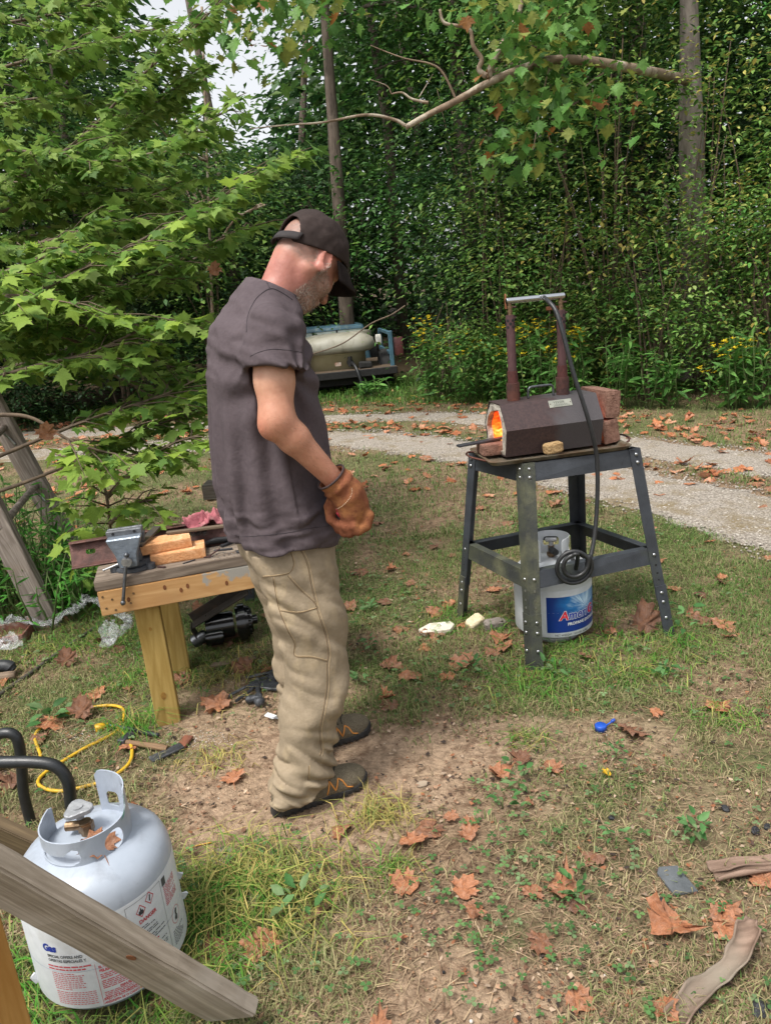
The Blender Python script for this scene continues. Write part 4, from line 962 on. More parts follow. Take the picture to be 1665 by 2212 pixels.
def tank_body(t, mat, R, wall):
    prof = [(0.0, .028), (R * .5, .026), (R * .78, .030), (R * .93, .045), (R, .075), (R, wall), (R * .985, wall + .022), (R * .94, wall + .044), (R * .85, wall + .062), (R * .68, wall + .077), (R * .45, wall + .086), (R * .2, wall + .091), (0, wall + .092)]
    MB().lathe(prof, 56).build('body', mat, t)
    MB().lathe([(R * .62, .0), (R * .66, .0), (R * .7, .034), (R * .66, .034), (R * .62, .0)], 40).build('foot_ring', mat, t)
    MB().lathe([(R + .0003, .163), (R + .0016, .165), (R + .0003, .167)], 56).build('weld_seam', mat, t)
def blank_lines(m, R, x0, x1, ytop, n, dy, h, wl=(.004, .016)):
    """rows of words too small to read: short printed strokes"""
    for k in range(n):
        x = x0; y = ytop - k * dy; xe = x1 if random.random() < .7 else x0 + (x1 - x0) * random.uniform(.4, .9)
        while x < xe - .003:
            w_ = min(random.uniform(*wl), xe - x); a, c = x / R, (x + w_) / R; m.mi = 0
            f = m.bm.faces.new([m.bm.verts.new((R * math.cos(g), R * math.sin(g), zz)) for g, zz in ((a, y), (c, y), (c, y + h), (a, y + h))]); x += w_ + .0022
def words(m, s, R, x, y, size, off=0.0, shear=0.0, align='LEFT', slope=0.0, space=1.0, M=None):
    b = text_bm(s, size, off, shear, align, space)
    bmesh.ops.transform(b, matrix=Matrix.Translation((x, y, 0)) @ Matrix.Rotation(slope, 4, 'Z'), verts=b.verts); m.merge(wrap_bm(b, R, .01), M)
def collar(t, name, R, hlow, hhigh, loops, mat, z0, rz):
    b = shape_bm(loops); m = MB(); m.merge(wrap_bm(b, R, .008, thick=.003), Matrix.Translation((0, 0, z0)) @ Matrix.Rotation(rz, 4, 'Z'))
    return m.build(name, mat, t)
def make_near_tank():
    x, y = TANKS[0][0]; t = thing('propane_tank', 'pale grey propane tank with warning labels behind the weathered board', 'gas tank', (x, y, 0))
    tank_body(t, TANKP, RT, .290); face = math.atan2(-y, -x)
    # collar: flat pattern along its arc, low in front, a tall tab behind, three openings
    RC = .094; low, hi = .078, .128
    outer = [(-.235, 0), (.245, 0), (.245, hi - .012), (.238, hi - .003), (.228, hi), (.118, hi), (.108, hi - .003), (.104, hi - .012), (.102, low + .012), (.092, low + .002), (.06, low), (-.08, low), (-.19, low - .004), (-.225, low + .004), (-.235, low)]
    slot = [(-.175, .022), (-.05, .02), (-.036, .026), (-.03, .038), (-.034, .056), (-.046, .060), (-.056, .054), (-.066, .044), (-.175, .042)]
    tab = rrect(.128, .070, .160, .112, .006)
    collar(t, 'collar', RC, low, hi, [outer, slot, circ(.045, .042, .025, .025), tab, rrect(.19, .03, .225, .07, .01)], TANKP, .355, face + rad(4))
    # valve and hand wheel
    m = MB(); m.cyl(.014, .05, c=(0, 0, .39), n=16); m.cyl(.018, .02, c=(0, 0, .40), n=6); m.cyl(.011, .05, Matrix.Translation((0, 0, .405)) @ Matrix.Rotation(PI / 2, 4, 'Y') , 14, c=(0, 0, -.02)); v = m.build('valve', BRASS, t)
    m = MB(); poly = []
    for k in range(24): a = k * 2 * PI / 24; poly.append(((.030 + .005 * math.cos(3 * a)) * math.cos(a), (.030 + .005 * math.cos(3 * a)) * math.sin(a)))
    m.prism(poly, .012, Matrix.Translation((-.012, .006, .437)), bev=.002); m.cyl(.009, .02, c=(-.012, .006, .43), n=12); m.cyl(.012, .002, c=(-.012, .006, .4505), n=16); w_ = m.build('hand_wheel', pm('cast_wheel', srgb('#a9abae'), srgb('#8d8f92'), scale=40, rough=.45, metal=.4, bump=.3), v)
    # wrapped paper label
    m = MB(); m.lathe([(RT + .0004, .062), (RT + .0009, .064), (RT + .0009, .288), (RT + .0004, .290)], 64); lab = m.build('label', LABELW, t)
    R = RT + .0016
    Mr = Matrix.Rotation(face, 4, 'Z')
    red, blk = MB(), MB()
    # danger panel, turned right of the viewer
    words(red, 'DANGER', R, .082, .196, .0115, .0004, align='CENTER')
    for cx, cy in ((.068, .2215), (.094, .2335)):
        b = shape_bm([[(cx - .0125, cy), (cx, cy - .014), (cx + .0125, cy), (cx, cy + .014)], [(cx - .0102, cy), (cx, cy - .0115), (cx + .0102, cy), (cx, cy + .0115)]]); red.merge(wrap_bm(b, R, .006), None)
    b = shape_bm([[(.063, .214), (.073, .214), (.0745, .219), (.071, .225), (.0705, .221), (.068, .230), (.0655, .222), (.0632, .223), (.0615, .218)]]); blk.merge(wrap_bm(b, R, .006), None)
    b = shape_bm([[(.0915, .2285), (.0945, .2265), (.0975, .2390), (.0945, .2405)]]); blk.merge(wrap_bm(b, R, .006), None)
    for bx0, bx1, by0, by1 in ((.034, .130, .0665, .2458),):
        b = shape_bm([[(bx0, by0), (bx1, by0), (bx1, by1), (bx0, by1)], [(bx0 + .0007, by0 + .0007), (bx1 - .0007, by0 + .0007), (bx1 - .0007, by1 - .0007), (bx0 + .0007, by1 - .0007)]]); blk.merge(wrap_bm(b, R, .008), None)
    blank_lines(blk, R, .04, .125, .186, 2, .0046, .0018); blank_lines(blk, R, .042, .125, .172, 2, .0046, .0018); blank_lines(blk, R, .042, .12, .158, 3, .0046, .0018); blank_lines(red, R, .075, .1, .140, 1, .005, .003); blank_lines(blk, R, .042, .12, .130, 5, .0046, .0018)
    blank_lines(red, R, .138, .19, .222, 11, .0042, .0018)
    b = shape_bm([circ(.165, .140, .0185, n=28), circ(.165, .140, .0175, n=28)]); red.merge(wrap_bm(b, R, .006), None)
    b = shape_bm([[(.160, .129), (.168, .127), (.171, .134), (.168, .142), (.172, .150), (.166, .153), (.162, .147), (.163, .139), (.158, .136)]]); blk.merge(wrap_bm(b, R, .006), None)
    b = shape_bm([rrect(.136, .226, .150, .244, .001)]); blk.merge(wrap_bm(b, R, .006), None); blank_lines(blk, R, .142, .19, .112, 7, .0048, .0017, (.003, .007)); b = None
    # left panels in red, Spanish text
    words(blk, 'SPECIAL OFFERS AND', R, -.150, .1795, .0085, .0002); words(blk, 'OFERTAS ESPECIALES Y', R, -.150, .1700, .0085, .0002)
    blu = MB(); words(blu, 'Gas', R, -.158, .193, .022, .0011, .12)
    words(red, 'PELIGRO', R, -.042, .139, .0082, .0004); words(red, 'EL TANQUE', R, -.042, .148, .0072, .0003); words(red, 'PARA EL USO', R, -.008, .0930, .0062, .0003)
    words(red, 'BAJO LA AUTORIZACIÓN CORRESPONDIENTE DE', R, -.046, .0745, .0075, .0002); words(red, 'ANSI/NFPA 58 O CAN/CGA-B149.2', R, -.046, .0665, .0070, .0002)
    for xx in (-.049,):
        b = shape_bm([[(xx, .066), (xx + .0008, .066), (xx + .0008, .16), (xx, .16)]]); red.merge(wrap_bm(b, R, .008), None)
    blank_lines(red, R, -.042, .06, .132, 3, .0042, .0020); blank_lines(red, R, -.042, .06, .117, 5, .0040, .0018); blank_lines(red, R, -.042, .055, .0905, 4, .0036, .0016)
    blank_lines(red, R, -.155, -.055, .158, 2, .0065, .003); blank_lines(red, R, -.15, -.075, .143, 9, .0045, .0016, (.003, .009)); blank_lines(red, R, -.15, -.058, .100, 7, .0045, .0015, (.003, .009))
    for mb, nm, mt in ((red, 'red_print', REDINK), (blk, 'black_print', BLKINK), (blu, 'blue_print', BLUINK)):
        o = mb.build(nm, mt, lab); o.data.transform(Matrix.Translation((0, 0, .064)) @ Matrix.Diagonal((1, 1, 1.2, 1)) @ Matrix.Translation((0, 0, -.064)) @ Mr); o['kind'] = 'stuff'
    # torn flaps of the label on the right-hand edge, green paint scrape on the collar
    m = MB()
    for a_, zz in ((rad(78), .20), (rad(80), .135), (rad(-80), .09)):
        m.box((.012, .004, .022), (0, 0, 0), M=Matrix.Rotation(face + a_, 4, 'Z') @ Matrix.Translation((RT + .004, 0, zz)) @ rotm(.3, .4, .2), jit=.003)
    m.build('torn_label', LABELW, lab)
    b = shape_bm([[(.075, .070), (.09, .074), (.104, .096), (.112, .115), (.105, .112), (.095, .09), (.082, .077)]]); m = MB(); m.merge(wrap_bm(b, RC + .0035, .006), Matrix.Translation((0, 0, .355)) @ Matrix.Rotation(face + rad(4), 4, 'Z')); m.build('paint_scrape', pm('green_scrape', srgb('#3f8f7d'), srgb('#9fb8ae'), scale=90, rough=.6), t)
    o = link('fallen_leaf', DRYME[4]); o.location = (x + .045, y - .055, .385); o.scale = (.085,) * 3; o.rotation_euler = (.35, .2, .8); tag(o, 'brown leaf lying inside the collar of the near tank', 'leaf', 'fallen sycamore leaves')
    m = MB(); words(m, '1032  GE', RC - .0006, -.04, 0, .013, .0002, M=None); o = m.build('stamped_number', pm('stamp', srgb('#a2a6ac'), rough=.5), t)
    o.data.transform(Matrix.Translation((0, 0, .43)) @ Matrix.Rotation(face + rad(100), 4, 'Z'))
make_near_tank()
def make_far_tank():
    x, y = TANKS[1][0]; t = thing('propane_tank', 'white propane tank with blue exchange label under the forge stand', 'gas tank', (x, y, 0))
    R0 = .167; tank_body(t, TANKW, R0, .268); face = math.atan2(-y, -x); Mr = Matrix.Rotation(face, 4, 'Z')
    RC = .075; h = .098
    outer = [(-.19, 0), (.19, 0), (.19, h - .01), (.18, h), (-.18, h), (-.19, h - .01)]
    collar(t, 'collar', RC, h, h, [outer, circ(-.12, .048, .026), circ(.12, .048, .026), rrect(-.035, .03, .035, .07, .012)], TANKW, .357, face + PI)
    m = MB(); m.cyl(.013, .05, c=(0, 0, .385), n=14); m.cyl(.02, .012, c=(0, 0, .372), n=16); v = m.build('valve', BRASS, t)
    m = MB(); m.cyl(.009, .03, c=(0, 0, .418), n=10); m.box((.05, .022, .016), (0, 0, .437), M=Matrix.Rotation(face + PI / 2, 4, 'Z'), bev=.004); m.build('hand_wheel', pm('grey_cast', srgb('#a3a4a6'), srgb('#8a8b8d'), rough=.5, scale=40, metal=.3), v)
    d = Vector((math.cos(face), math.sin(face), 0)); sd = Vector((-d.y, d.x, 0))
    m = MB(); m.between(Vector((0, 0, .395)) + d * .01, Vector((0, 0, .395)) + d * .055 + sd * .02, .014, 14, bev=.003); m.build('coupling_nut', RUBBER, v)
    m = MB(); m.box((.034, .022, .026), M=Matrix.Translation(Vector((0, 0, .402)) + d * .028 + sd * .055) @ Matrix.Rotation(face, 4, 'Z'), bev=.004); m.build('regulator', pm('red_plastic', srgb('#b3262b'), srgb('#9c1f24'), rough=.45), v)
    lab = MB().lathe([(R0 + .0003, .052), (R0 + .0008, .053), (R0 + .0008, .262), (R0 + .0003, .263)], 64).build('label', LABELW, t)
    # blue panel with a burst of light printed on it
    bm_, nt, bs = _nt('label_blue'); N = nt.nodes.new; L = nt.links.new; tc = N('ShaderNodeTexCoord')
    an = face + .150 / R0; burst = Vector((R0 * math.cos(an), R0 * math.sin(an), .175))
    vm = N('ShaderNodeVectorMath'); vm.operation = 'SUBTRACT'; L(tc.outputs['Object'], vm.inputs[0]); vm.inputs[1].default_value = burst
    ln = N('ShaderNodeVectorMath'); ln.operation = 'LENGTH'; L(vm.outputs[0], ln.inputs[0]); nm = N('ShaderNodeVectorMath'); nm.operation = 'NORMALIZE'; L(vm.outputs[0], nm.inputs[0])
    nz = N('ShaderNodeTexNoise'); nz.inputs['Scale'].default_value = 7; nz.inputs['Detail'].default_value = 2; L(nm.outputs[0], nz.inputs[0])
    mr = N('ShaderNodeMapRange'); mr.inputs[1].default_value = .15; mr.inputs[2].default_value = .0; L(ln.outputs['Value'], mr.inputs[0])
    ml = N('ShaderNodeMath'); ml.operation = 'MULTIPLY'; L(mr.outputs[0], ml.inputs[0]); L(nz.outputs[0], ml.inputs[1]); m2 = N('ShaderNodeMath'); m2.operation = 'MULTIPLY'; m2.inputs[1].default_value = 1.9; L(ml.outputs[0], m2.inputs[0])
    sx = N('ShaderNodeSeparateXYZ'); L(tc.outputs['Object'], sx.inputs[0]); mz = N('ShaderNodeMapRange'); mz.inputs[1].default_value = .13; mz.inputs[2].default_value = .2; L(sx.outputs[2], mz.inputs[0])
    m3 = N('ShaderNodeMath'); m3.operation = 'MULTIPLY'; L(m2.outputs[0], m3.inputs[0]); L(mz.outputs[0], m3.inputs[1])
    rp = N('ShaderNodeValToRGB'); e = rp.color_ramp.elements; e[0].color = (*srgb('#0c2f78'), 1); e[1].color = (*srgb('#cfe6f5'), 1); e[1].position = .95; k = e.new(.35); k.color = (*srgb('#1c6cae'), 1); L(m3.outputs[0], rp.inputs[0]); L(rp.outputs[0], bs.inputs['Base Color']); bs.inputs['Roughness'].default_value = .35
    R = R0 + .0014; m = MB(); b = shape_bm([[(-.028, .074), (.29, .074), (.29, .236), (-.028, .236)]]); m.merge(wrap_bm(b, R, .008), Mr); bl = m.build('blue_panel', bm_, lab)
    s = .054; x0 = .026; y0 = .132
    wht, blu, red = MB(), MB(), MB()
    words(wht, 'AmeriGas', R + .0004, x0, y0, s, .0034, .18, M=Mr); words(wht, 'PROPANE EXCHANGE', R + .0006, .060, .104, .0185, .0007, M=Mr)
    words(blu, 'AmeriGas', R + .0008, x0, y0, s, .0012, .18, M=Mr); words(red, 'A', R + .0012, x0, y0, s, .0013, .18, M=Mr)
    wA = max(v.co.x for v in text_bm('Ameri', s, .0, .18).verts); words(red, 'G', R + .0012, x0 + wA + .003, y0, s, .0013, .18, M=Mr)
    wht.build('white_lettering', WHTINK, lab); blu.build('blue_lettering', BLUINK, lab); red.build('red_lettering', SCARLET, lab)
    m = MB(); words(m, 'NET WEIGHT 15.0 LBS. (6.8kg)', R, .004, .0575, .0125, .0001, M=Mr); blank_lines(m, R, -.085, -.035, .15, 14, .0055, .0013, (.003, .01)); m.build('black_lettering', BLKINK, lab)
    o = bpy.data.objects[[c.name for c in lab.children][-1]]
    m = MB(); b = shape_bm([[(-.075, .20), (-.062, .187), (-.049, .20), (-.062, .213)]]); m.merge(wrap_bm(b, R, .008), Mr); m.build('hazard_diamond', SCARLET, lab)
make_far_tank()
# ================================================================== BENCH AND WHAT LIES ON AND UNDER IT
GREYWOOD = wood('weathered_plank', srgb('#8d8072'), srgb('#5b4f45'), 0, c3=srgb('#54463c'), scale2=6)
GREYWOODY = wood('weathered_timber', srgb('#9a9187'), srgb('#625a52'), 0, c3=srgb('#7d776e'))
PINE = wood('new_pine', srgb('#c39e6e'), srgb('#a98052'), 0, ring=10, bump=.2, c3=srgb('#a8875f'))
def overspray():
    # grey dried splashes towards one end of the front board
    m = PINE.copy(); m.name = 'splashed_pine'; nt = m.node_tree; N = nt.nodes.new; L = nt.links.new; bs = nt.nodes['Principled BSDF']; src = bs.inputs['Base Color'].links[0].from_socket
    tc = [n for n in nt.nodes if n.type == 'TEX_COORD'][0]; sx = N('ShaderNodeSeparateXYZ'); L(tc.outputs['Object'], sx.inputs[0])
    a = N('ShaderNodeMapRange'); a.inputs[1].default_value = .12; a.inputs[2].default_value = .75; a.inputs[3].default_value = -.35; a.inputs[4].default_value = .3; L(sx.outputs[0], a.inputs[0])
    b = N('ShaderNodeMapRange'); b.inputs[1].default_value = .50; b.inputs[2].default_value = .60; b.inputs[3].default_value = -.14; b.inputs[4].default_value = .16; L(sx.outputs[2], b.inputs[0])
    nz = N('ShaderNodeTexNoise'); nz.inputs['Scale'].default_value = 22; nz.inputs['Detail'].default_value = 9; L(tc.outputs['Object'], nz.inputs[0])
    s1 = N('ShaderNodeMath'); L(a.outputs[0], s1.inputs[0]); L(b.outputs[0], s1.inputs[1]); s2 = N('ShaderNodeMath'); L(s1.outputs[0], s2.inputs[0]); L(nz.outputs[0], s2.inputs[1])
    r = N('ShaderNodeMapRange'); r.inputs[1].default_value = .54; r.inputs[2].default_value = .6; L(s2.outputs[0], r.inputs[0])
    mx = N('ShaderNodeMix'); mx.data_type = 'RGBA'; L(r.outputs[0], mx.inputs[0]); L(src, mx.inputs[6]); mx.inputs[7].default_value = (*srgb('#96928a'), 1); L(mx.outputs[2], bs.inputs['Base Color']); return m
SPLASH = overspray()
POST = wood('treated_post', srgb('#b2985c'), srgb('#8f753c'), 2, ring=7, bump=.2, c3=srgb('#9c8450'))
KNOT = pm('pine_knot', srgb('#7d4c28'), srgb('#5d361c'), rough=.8, scale=60)
BO = Vector((-1.05, 2.487, 0)); BR = rad(14.5)
BM = Matrix.Translation(BO) @ Matrix.Rotation(BR, 4, 'Z')
BTOP = 0.632
def bl(x, y, z): return BM @ Vector((x, y, z))
def rough_board(m, size, c, seed, amp=.0015, M=None, bev=.003):
    b = bmesh.new(); bmesh.ops.create_cube(b, size=1); nx = max(2, int(size[0] / .04))
    for v in b.verts: v.co = Vector((v.co.x * size[0], v.co.y * size[1], v.co.z * size[2]))
    bmesh.ops.bevel(b, geom=b.edges[:], offset=bev, segments=2, affect='EDGES')
    for k in range(1, nx): bmesh.ops.bisect_plane(b, geom=b.verts[:] + b.edges[:] + b.faces[:], plane_co=(size[0] * (k / nx - .5), 0, 0), plane_no=(1, 0, 0))
    V = np.array([v.co[:] for v in b.verts]) + seed; n = fbm(V * np.array([18, 40, 40]), 3) - .5; n2 = fbm(V * 31 + 9, 3) - .5
    for v, a, d in zip(b.verts, n, n2): v.co.y += a * amp * 2; v.co.z += d * amp * 2
    T = Matrix.Translation(c); m.merge(b, (M @ T) if M is not None else T)
def make_bench():
    t = thing('work_bench', 'rough timber work bench with new pine front board and square posts', 'bench', BO, BR)
    Lb = .86
    for k, (y0, y1, dz, sd) in enumerate(((0, .185, 0, 1), (.189, .36, -.003, 2))):
        m = MB(); rough_board(m, (Lb - .01 * k, y1 - y0, .038), (Lb / 2 - .005, (y0 + y1) / 2, BTOP - .019 + dz), sd, .0022); m.build('plank', GREYWOOD, t)
    m = MB(); rough_board(m, (Lb + .01, .038, .094), (Lb / 2 + .005, .017, .546), 3, .0006); ap = m.build('front_board', SPLASH, t)
    for x, z in ((.02, .527), (.045, .557), (.05, .515), (.085, .562), (.12, .565), (.075, .532), (.015, .572), (.105, .53)):
        q = MB().cyl(.0042, .0016, Matrix.Translation((x, -.0026, z)) @ Matrix.Rotation(PI / 2, 4, 'X'), 10).build('screw', BRASS, ap)
    for x, z in ((.23, .566), (.31, .556), (.285, .545), (.1, .545), (.45, .54)):
        MB().cyl(.006, .0012, Matrix.Translation((x, -.0024, z)) @ Matrix.Rotation(PI / 2, 4, 'X') @ Matrix.Diagonal((1, 1.6, 1, 1)), 12).build('knot', KNOT, ap)
    m = MB(); rough_board(m, (Lb, .038, .090), (Lb / 2, .342, .545), 4, .0006); m.build('back_board', PINE, t)
    for x, y in ((.15, .083), (.20, .47), (.74, .083), (.76, .40)):
        m = MB(); m.box((.089, .089, .520 if y < .3 else .56), (0, 0, .25), bev=.004, seg=2); lg = m.build('leg', POST, t, loc=(x, y, 0))
        if x == .15:
            for zz, s_ in ((.12, 1.3), (.40, .7)):
                MB().cyl(.008, .0014, Matrix.Translation((.0, -.0450, zz)) @ Matrix.Rotation(PI / 2, 4, 'X') @ Matrix.Diagonal((s_, s_ * 1.5, 1, 1)), 14).build('knot', pm('post_knot', srgb('#94702f'), srgb('#7d5a26'), scale=80, rough=.8), lg)
make_bench()
def make_rail():
    # rusty channel rail with oval slots, lying along the back of the bench
    t = thing('steel_channel', 'rusty red steel channel with oval slots lying along the bench', 'steel rail', bl(-.10, .215, BTOP), BR)
    RR = pm('channel_rust', srgb('#5f3d36'), srgb('#47302b'), scale=25, rough=.65, bump=.3, bscale=90, metal=.15, c3=srgb('#6b4a3e'), scale2=9)
    Lc = .86; b = shape_bm([[(0, 0), (Lc, 0), (Lc, .085), (0, .085)]] + [rrect(x, .036, x + .036, .056, .0095, 6) for x in (.055, .42, .74)])
    g = bmesh.ops.extrude_face_region(b, geom=b.faces[:]); 
    for e in g['geom']:
        if isinstance(e, bmesh.types.BMVert): e.co.z += .006
    bmesh.ops.recalc_face_normals(b, faces=b.faces)
    lean = Matrix.Translation((0, .012, .003)) @ Matrix.Rotation(rad(62), 4, 'X')
    m = MB(); m.merge(b, lean); m.build('web', RR, t)
    m = MB(); m.box((Lc, .034, .006), (Lc / 2, 0.0, .003), M=Matrix.Translation((0, -.006, 0)), bev=.002); m.build('lower_flange', RR, t)
    m = MB(); m.box((Lc, .03, .006), (Lc / 2, -.013, .0865), M=lean @ Matrix.Rotation(rad(90), 4, 'X') @ Matrix.Translation((0, .03, -.17)) if False else Matrix.Translation((0, .052, .0) ) , bev=.002); m.build('upper_flange', RR, t)
make_rail()
def make_vise():
    VG = pm('vise_paint', srgb('#808a96'), srgb('#69727d'), scale=30, rough=.32, metal=.35, bump=.25, bscale=110, c3=srgb('#6e747b'), scale2=10)
    VD = pm('vise_iron', srgb('#585c62'), srgb('#44474c'), scale=30, rough=.5, metal=.4, bump=.2, bscale=120)
    t = thing('bench_vise', 'grey cast bench vise bolted to the near corner of the bench', 'vise', bl(.125, .085, BTOP), BR + rad(-4)); t.scale = (1.06, 1.06, 1.06)
    m = MB(); m.cyl(.073, .014, c=(.012, .015, .007), n=32, bev=.003); m.cyl(.06, .018, c=(.012, .015, .022), n=32, bev=.003)
    for a in (200, 320, 80): m.cyl(.016, .02, c=(.012 + .072 * math.cos(rad(a)), .015 + .072 * math.sin(rad(a)), .010), n=14, bev=.002)
    m.build('swivel_base', VD, t, smooth=True)
    m = MB(); m.box((.066, .10, .05), (.01, .02, .055), bev=.008, seg=2, taper=(.85, .9)); m.box((.09, .035, .06), (.005, .035, .092), bev=.006, taper=(1.2, 1)); m.build('body', VD, t, smooth=True)
    # moving jaw: trapezoid casting facing the viewer
    m = MB(); poly = [(-.030, -.058), (.032, -.058), (.036, -.01), (.052, .028), (.058, .048), (-.058, .048), (-.052, .028), (-.036, -.01)]
    m.prism(poly, .045, Matrix.Translation((0, -.022, .082)) @ Matrix.Rotation(PI / 2, 4, 'X'), bev=.004); j = m.build('moving_jaw', VG, t, smooth=True)
    m = MB(); m.box((.118, .016, .022), (0, -.020, .138), bev=.003); m.box((.118, .016, .022), (0, .008, .138), bev=.003); m.build('jaw_plate', pm('jaw_steel', srgb('#77797c'), srgb('#5c5e61'), scale=50, rough=.5, metal=.6, bump=.5, bscale=200), t)
    for x in (-.036, .034): MB().cyl(.0055, .002, Matrix.Translation((x, -.0285, .139)) @ Matrix.Rotation(PI / 2, 4, 'X'), 6).build('jaw_screw', HOLE, t)
    m = MB(); m.between((0, -.03, .052), (0, -.092, .052), .0145, 20, bev=.002); m.cyl(.017, .02, Matrix.Translation((0, -.083, .052)) @ Matrix.Rotation(PI / 2, 4, 'X'), 20, bev=.004); sc = m.build('lead_screw', ZINC, t, smooth=True)
    m = MB(); a, b = Vector((.004, -.084, .075)), Vector((-.035, -.098, -.085)); m.between(a, b, .0058, 12); m.ball(.009, b, u=12, v=8); m.ball(.009, a, u=12, v=8); m.build('handle', STEEL, sc, smooth=True)
    m = MB(); m.between((-.03, -.015, .030), (-.088, -.030, .018), .0038, 10); m.ball(.005, (-.088, -.030, .018), u=8, v=6); m.build('lock_lever', ZINC, t, smooth=True)
make_vise()
def wobj(name, mb, mat, M, label, cat, grp=None, smooth=None):
    o = mb.build(name, mat, None, smooth=smooth); o.matrix_world = M; return tag(o, label, cat, grp)
def gpM(px, py, z=0.0, rz=0.0, rx=0.0, ry=0.0, dz=0.0):
    p = gp(px, py, z); return Matrix.Translation((p.x, p.y, z + dz)) @ rotm(rx, ry, rz)
def make_bench_things():
    # fire bricks
    m = MB(); m.merge(rough_block((.200, .112, .040), 21, .0022, 6), None); wobj('fire_brick', m, BRICK, BM @ Matrix.Translation((.295, .118, BTOP + .0205)) @ rotm(0, 0, rad(-2)), 'lower orange fire brick on the bench beside the vise', 'brick')
    m = MB(); m.merge(rough_block((.190, .108, .036), 22, .0022, 6), None); wobj('fire_brick', m, BRICK, BM @ Matrix.Translation((.252, .140, BTOP + .0595)) @ rotm(0, 0, rad(4)), 'upper orange fire brick stacked under the steel plate', 'brick')
    # flat steel on top
    m = MB(); m.box((.032, .17, .008), bev=.001); wobj('steel_plate', m, pm('scale_steel', srgb('#4b4d52'), srgb('#6b5d4c'), scale=14, rough=.5, metal=.6), BM @ Matrix.Translation((.195, .155, BTOP + .092)) @ rotm(rad(7), 0, rad(-24)), 'flat dark steel plate slanting across the upper fire brick', 'steel')
    # wire brush
    t = thing('wire_brush', 'wire brush with long wooden handle across the bench', 'brush', BM @ Vector((.385, .165, BTOP + .085)), BR + rad(-9))
    m = MB(); m.box((.29, .022, .012), (0.02, 0, 0), bev=.004, seg=2); m.build('handle', wood('brush_handle', srgb('#7a6a58'), srgb('#4d4238'), 0), t)
    m = MB()
    for k in range(300):
        x = random.uniform(-.12, .03); y = random.uniform(-.008, .008); p = Vector((x, y, -.005)); q = p + Vector((random.gauss(0, .008), random.gauss(-.004, .007), -random.uniform(.012, .024))); m.tube([p, (p + q) / 2 + Vector((random.gauss(0, .002), 0, 0)), q], .0005, 3, cap=False)
    b = m.build('bristles', pm('brush_wire', srgb('#2d2926'), srgb('#1d1b1a'), rough=.6, metal=.4), t); b['kind'] = 'stuff'
    # rag
    def rag():
        n = 26; g = np.linspace(-1, 1, n); X, Y = np.meshgrid(g, g, indexing='ij'); p = np.c_[X.ravel(), Y.ravel(), 0 * X.ravel()]
        r = np.hypot(p[:, 0], p[:, 1]); z = .42 * (1 - r ** 2 * .5) + .35 * snoise(p[:, :2], 2.2, 3, 3) + .10 * snoise(p[:, :2], 6, 4, 2); z = np.maximum(z, -.15 + .06 * snoise(p[:, :2], 5, 9, 2)); p[:, 0] += .18 * snoise(p[:, :2], 2.5, 8, 2); p[:, 1] *= .75
        V = np.c_[p[:, 0] * .082, p[:, 1] * .075, (z + .2) * .075]; i = (np.arange(n - 1)[:, None] * n + np.arange(n - 1)[None]).ravel(); F = np.c_[i, i + n, i + n + 1, i + 1]
        me = np_mesh('rag', V, F, pm('rag_cloth', srgb('#a9666c'), srgb('#8c5058'), scale=30, rough=.95, bump=.4, bscale=160, c3=srgb('#b98785'), scale2=18, spec=.1), True)
        o = link('rag', me); o.matrix_world = BM @ Matrix.Translation((.415, .262, BTOP + .062)) @ rotm(0, 0, rad(20)); md = o.modifiers.new('thickness', 'SOLIDIFY'); md.thickness = .003; tag(o, 'crumpled dirty pink rag on the steel channel', 'rag')
    rag()
    # rubber grip tool, scrap bits, filings
    m = MB(); m.tube(spline([(-.05, 0, 0), (0, .004, .003), (.05, 0, 0), (.09, -.004, .001)], 5), [.010] * 5 + [.013] * 5 + [.012] * 6, 12); wobj('grip_tool', m, RUBBER, BM @ Matrix.Translation((.43, .19, BTOP + .016)) @ rotm(0, 0, rad(10)), 'black rubber tool grip lying under the wire brush', 'tool')
    m = MB(); m.box((.055, .007, .004), bev=.001); wobj('rusty_strip', m, RUST, BM @ Matrix.Translation((.425, .075, BTOP + .010)) @ rotm(0, rad(-14), rad(32)), 'short rusty strip propped on the bench top', 'scrap')
    m = MB(); m.box((.034, .006, .004), bev=.001); wobj('rusty_strip', m, RUST, BM @ Matrix.Translation((.40, .055, BTOP + .003)) @ rotm(0, 0, rad(-8)), 'small rusty strip lying flat beside the brick', 'scrap')
    n = 900; u = rng.random(n); x = .40 + .42 * u; y = np.clip(.05 + .02 * rng.normal(size=n) + .02 * u + (rng.random(n) < .3) * .09, .012, .17); s = .0006 + .0016 * rng.random(n) ** 2
    V = []; F = []; C_ = []
    for k in range(n):
        c = Vector((x[k], y[k], BTOP + .001)); b = len(V)
        for q in range(4): V.append((c.x + random.uniform(-1, 1) * s[k] * 2, c.y + random.uniform(-1, 1) * s[k] * 2, c.z + random.uniform(0, 1) * s[k] * 1.5))
        F += [(b, b + 1, b + 2), (b, b + 2, b + 3), (b, b + 3, b + 1), (b + 1, b + 3, b + 2)]; C_ += [np.array(srgb(random.choice(['#3b4654', '#55606e', '#8d98a6', '#2c2f35', '#b9c2cc'])))] * 4
    o = link('filings', np_mesh('filings', V, F, pm('filings', (1, 1, 1), (.7, .7, .7), rough=.3, metal=.6, attr=True), False, np.array(C_))); o.matrix_world = BM; tag(o, 'blue-grey metal filings strewn along the bench plank', 'filings', kind='stuff')
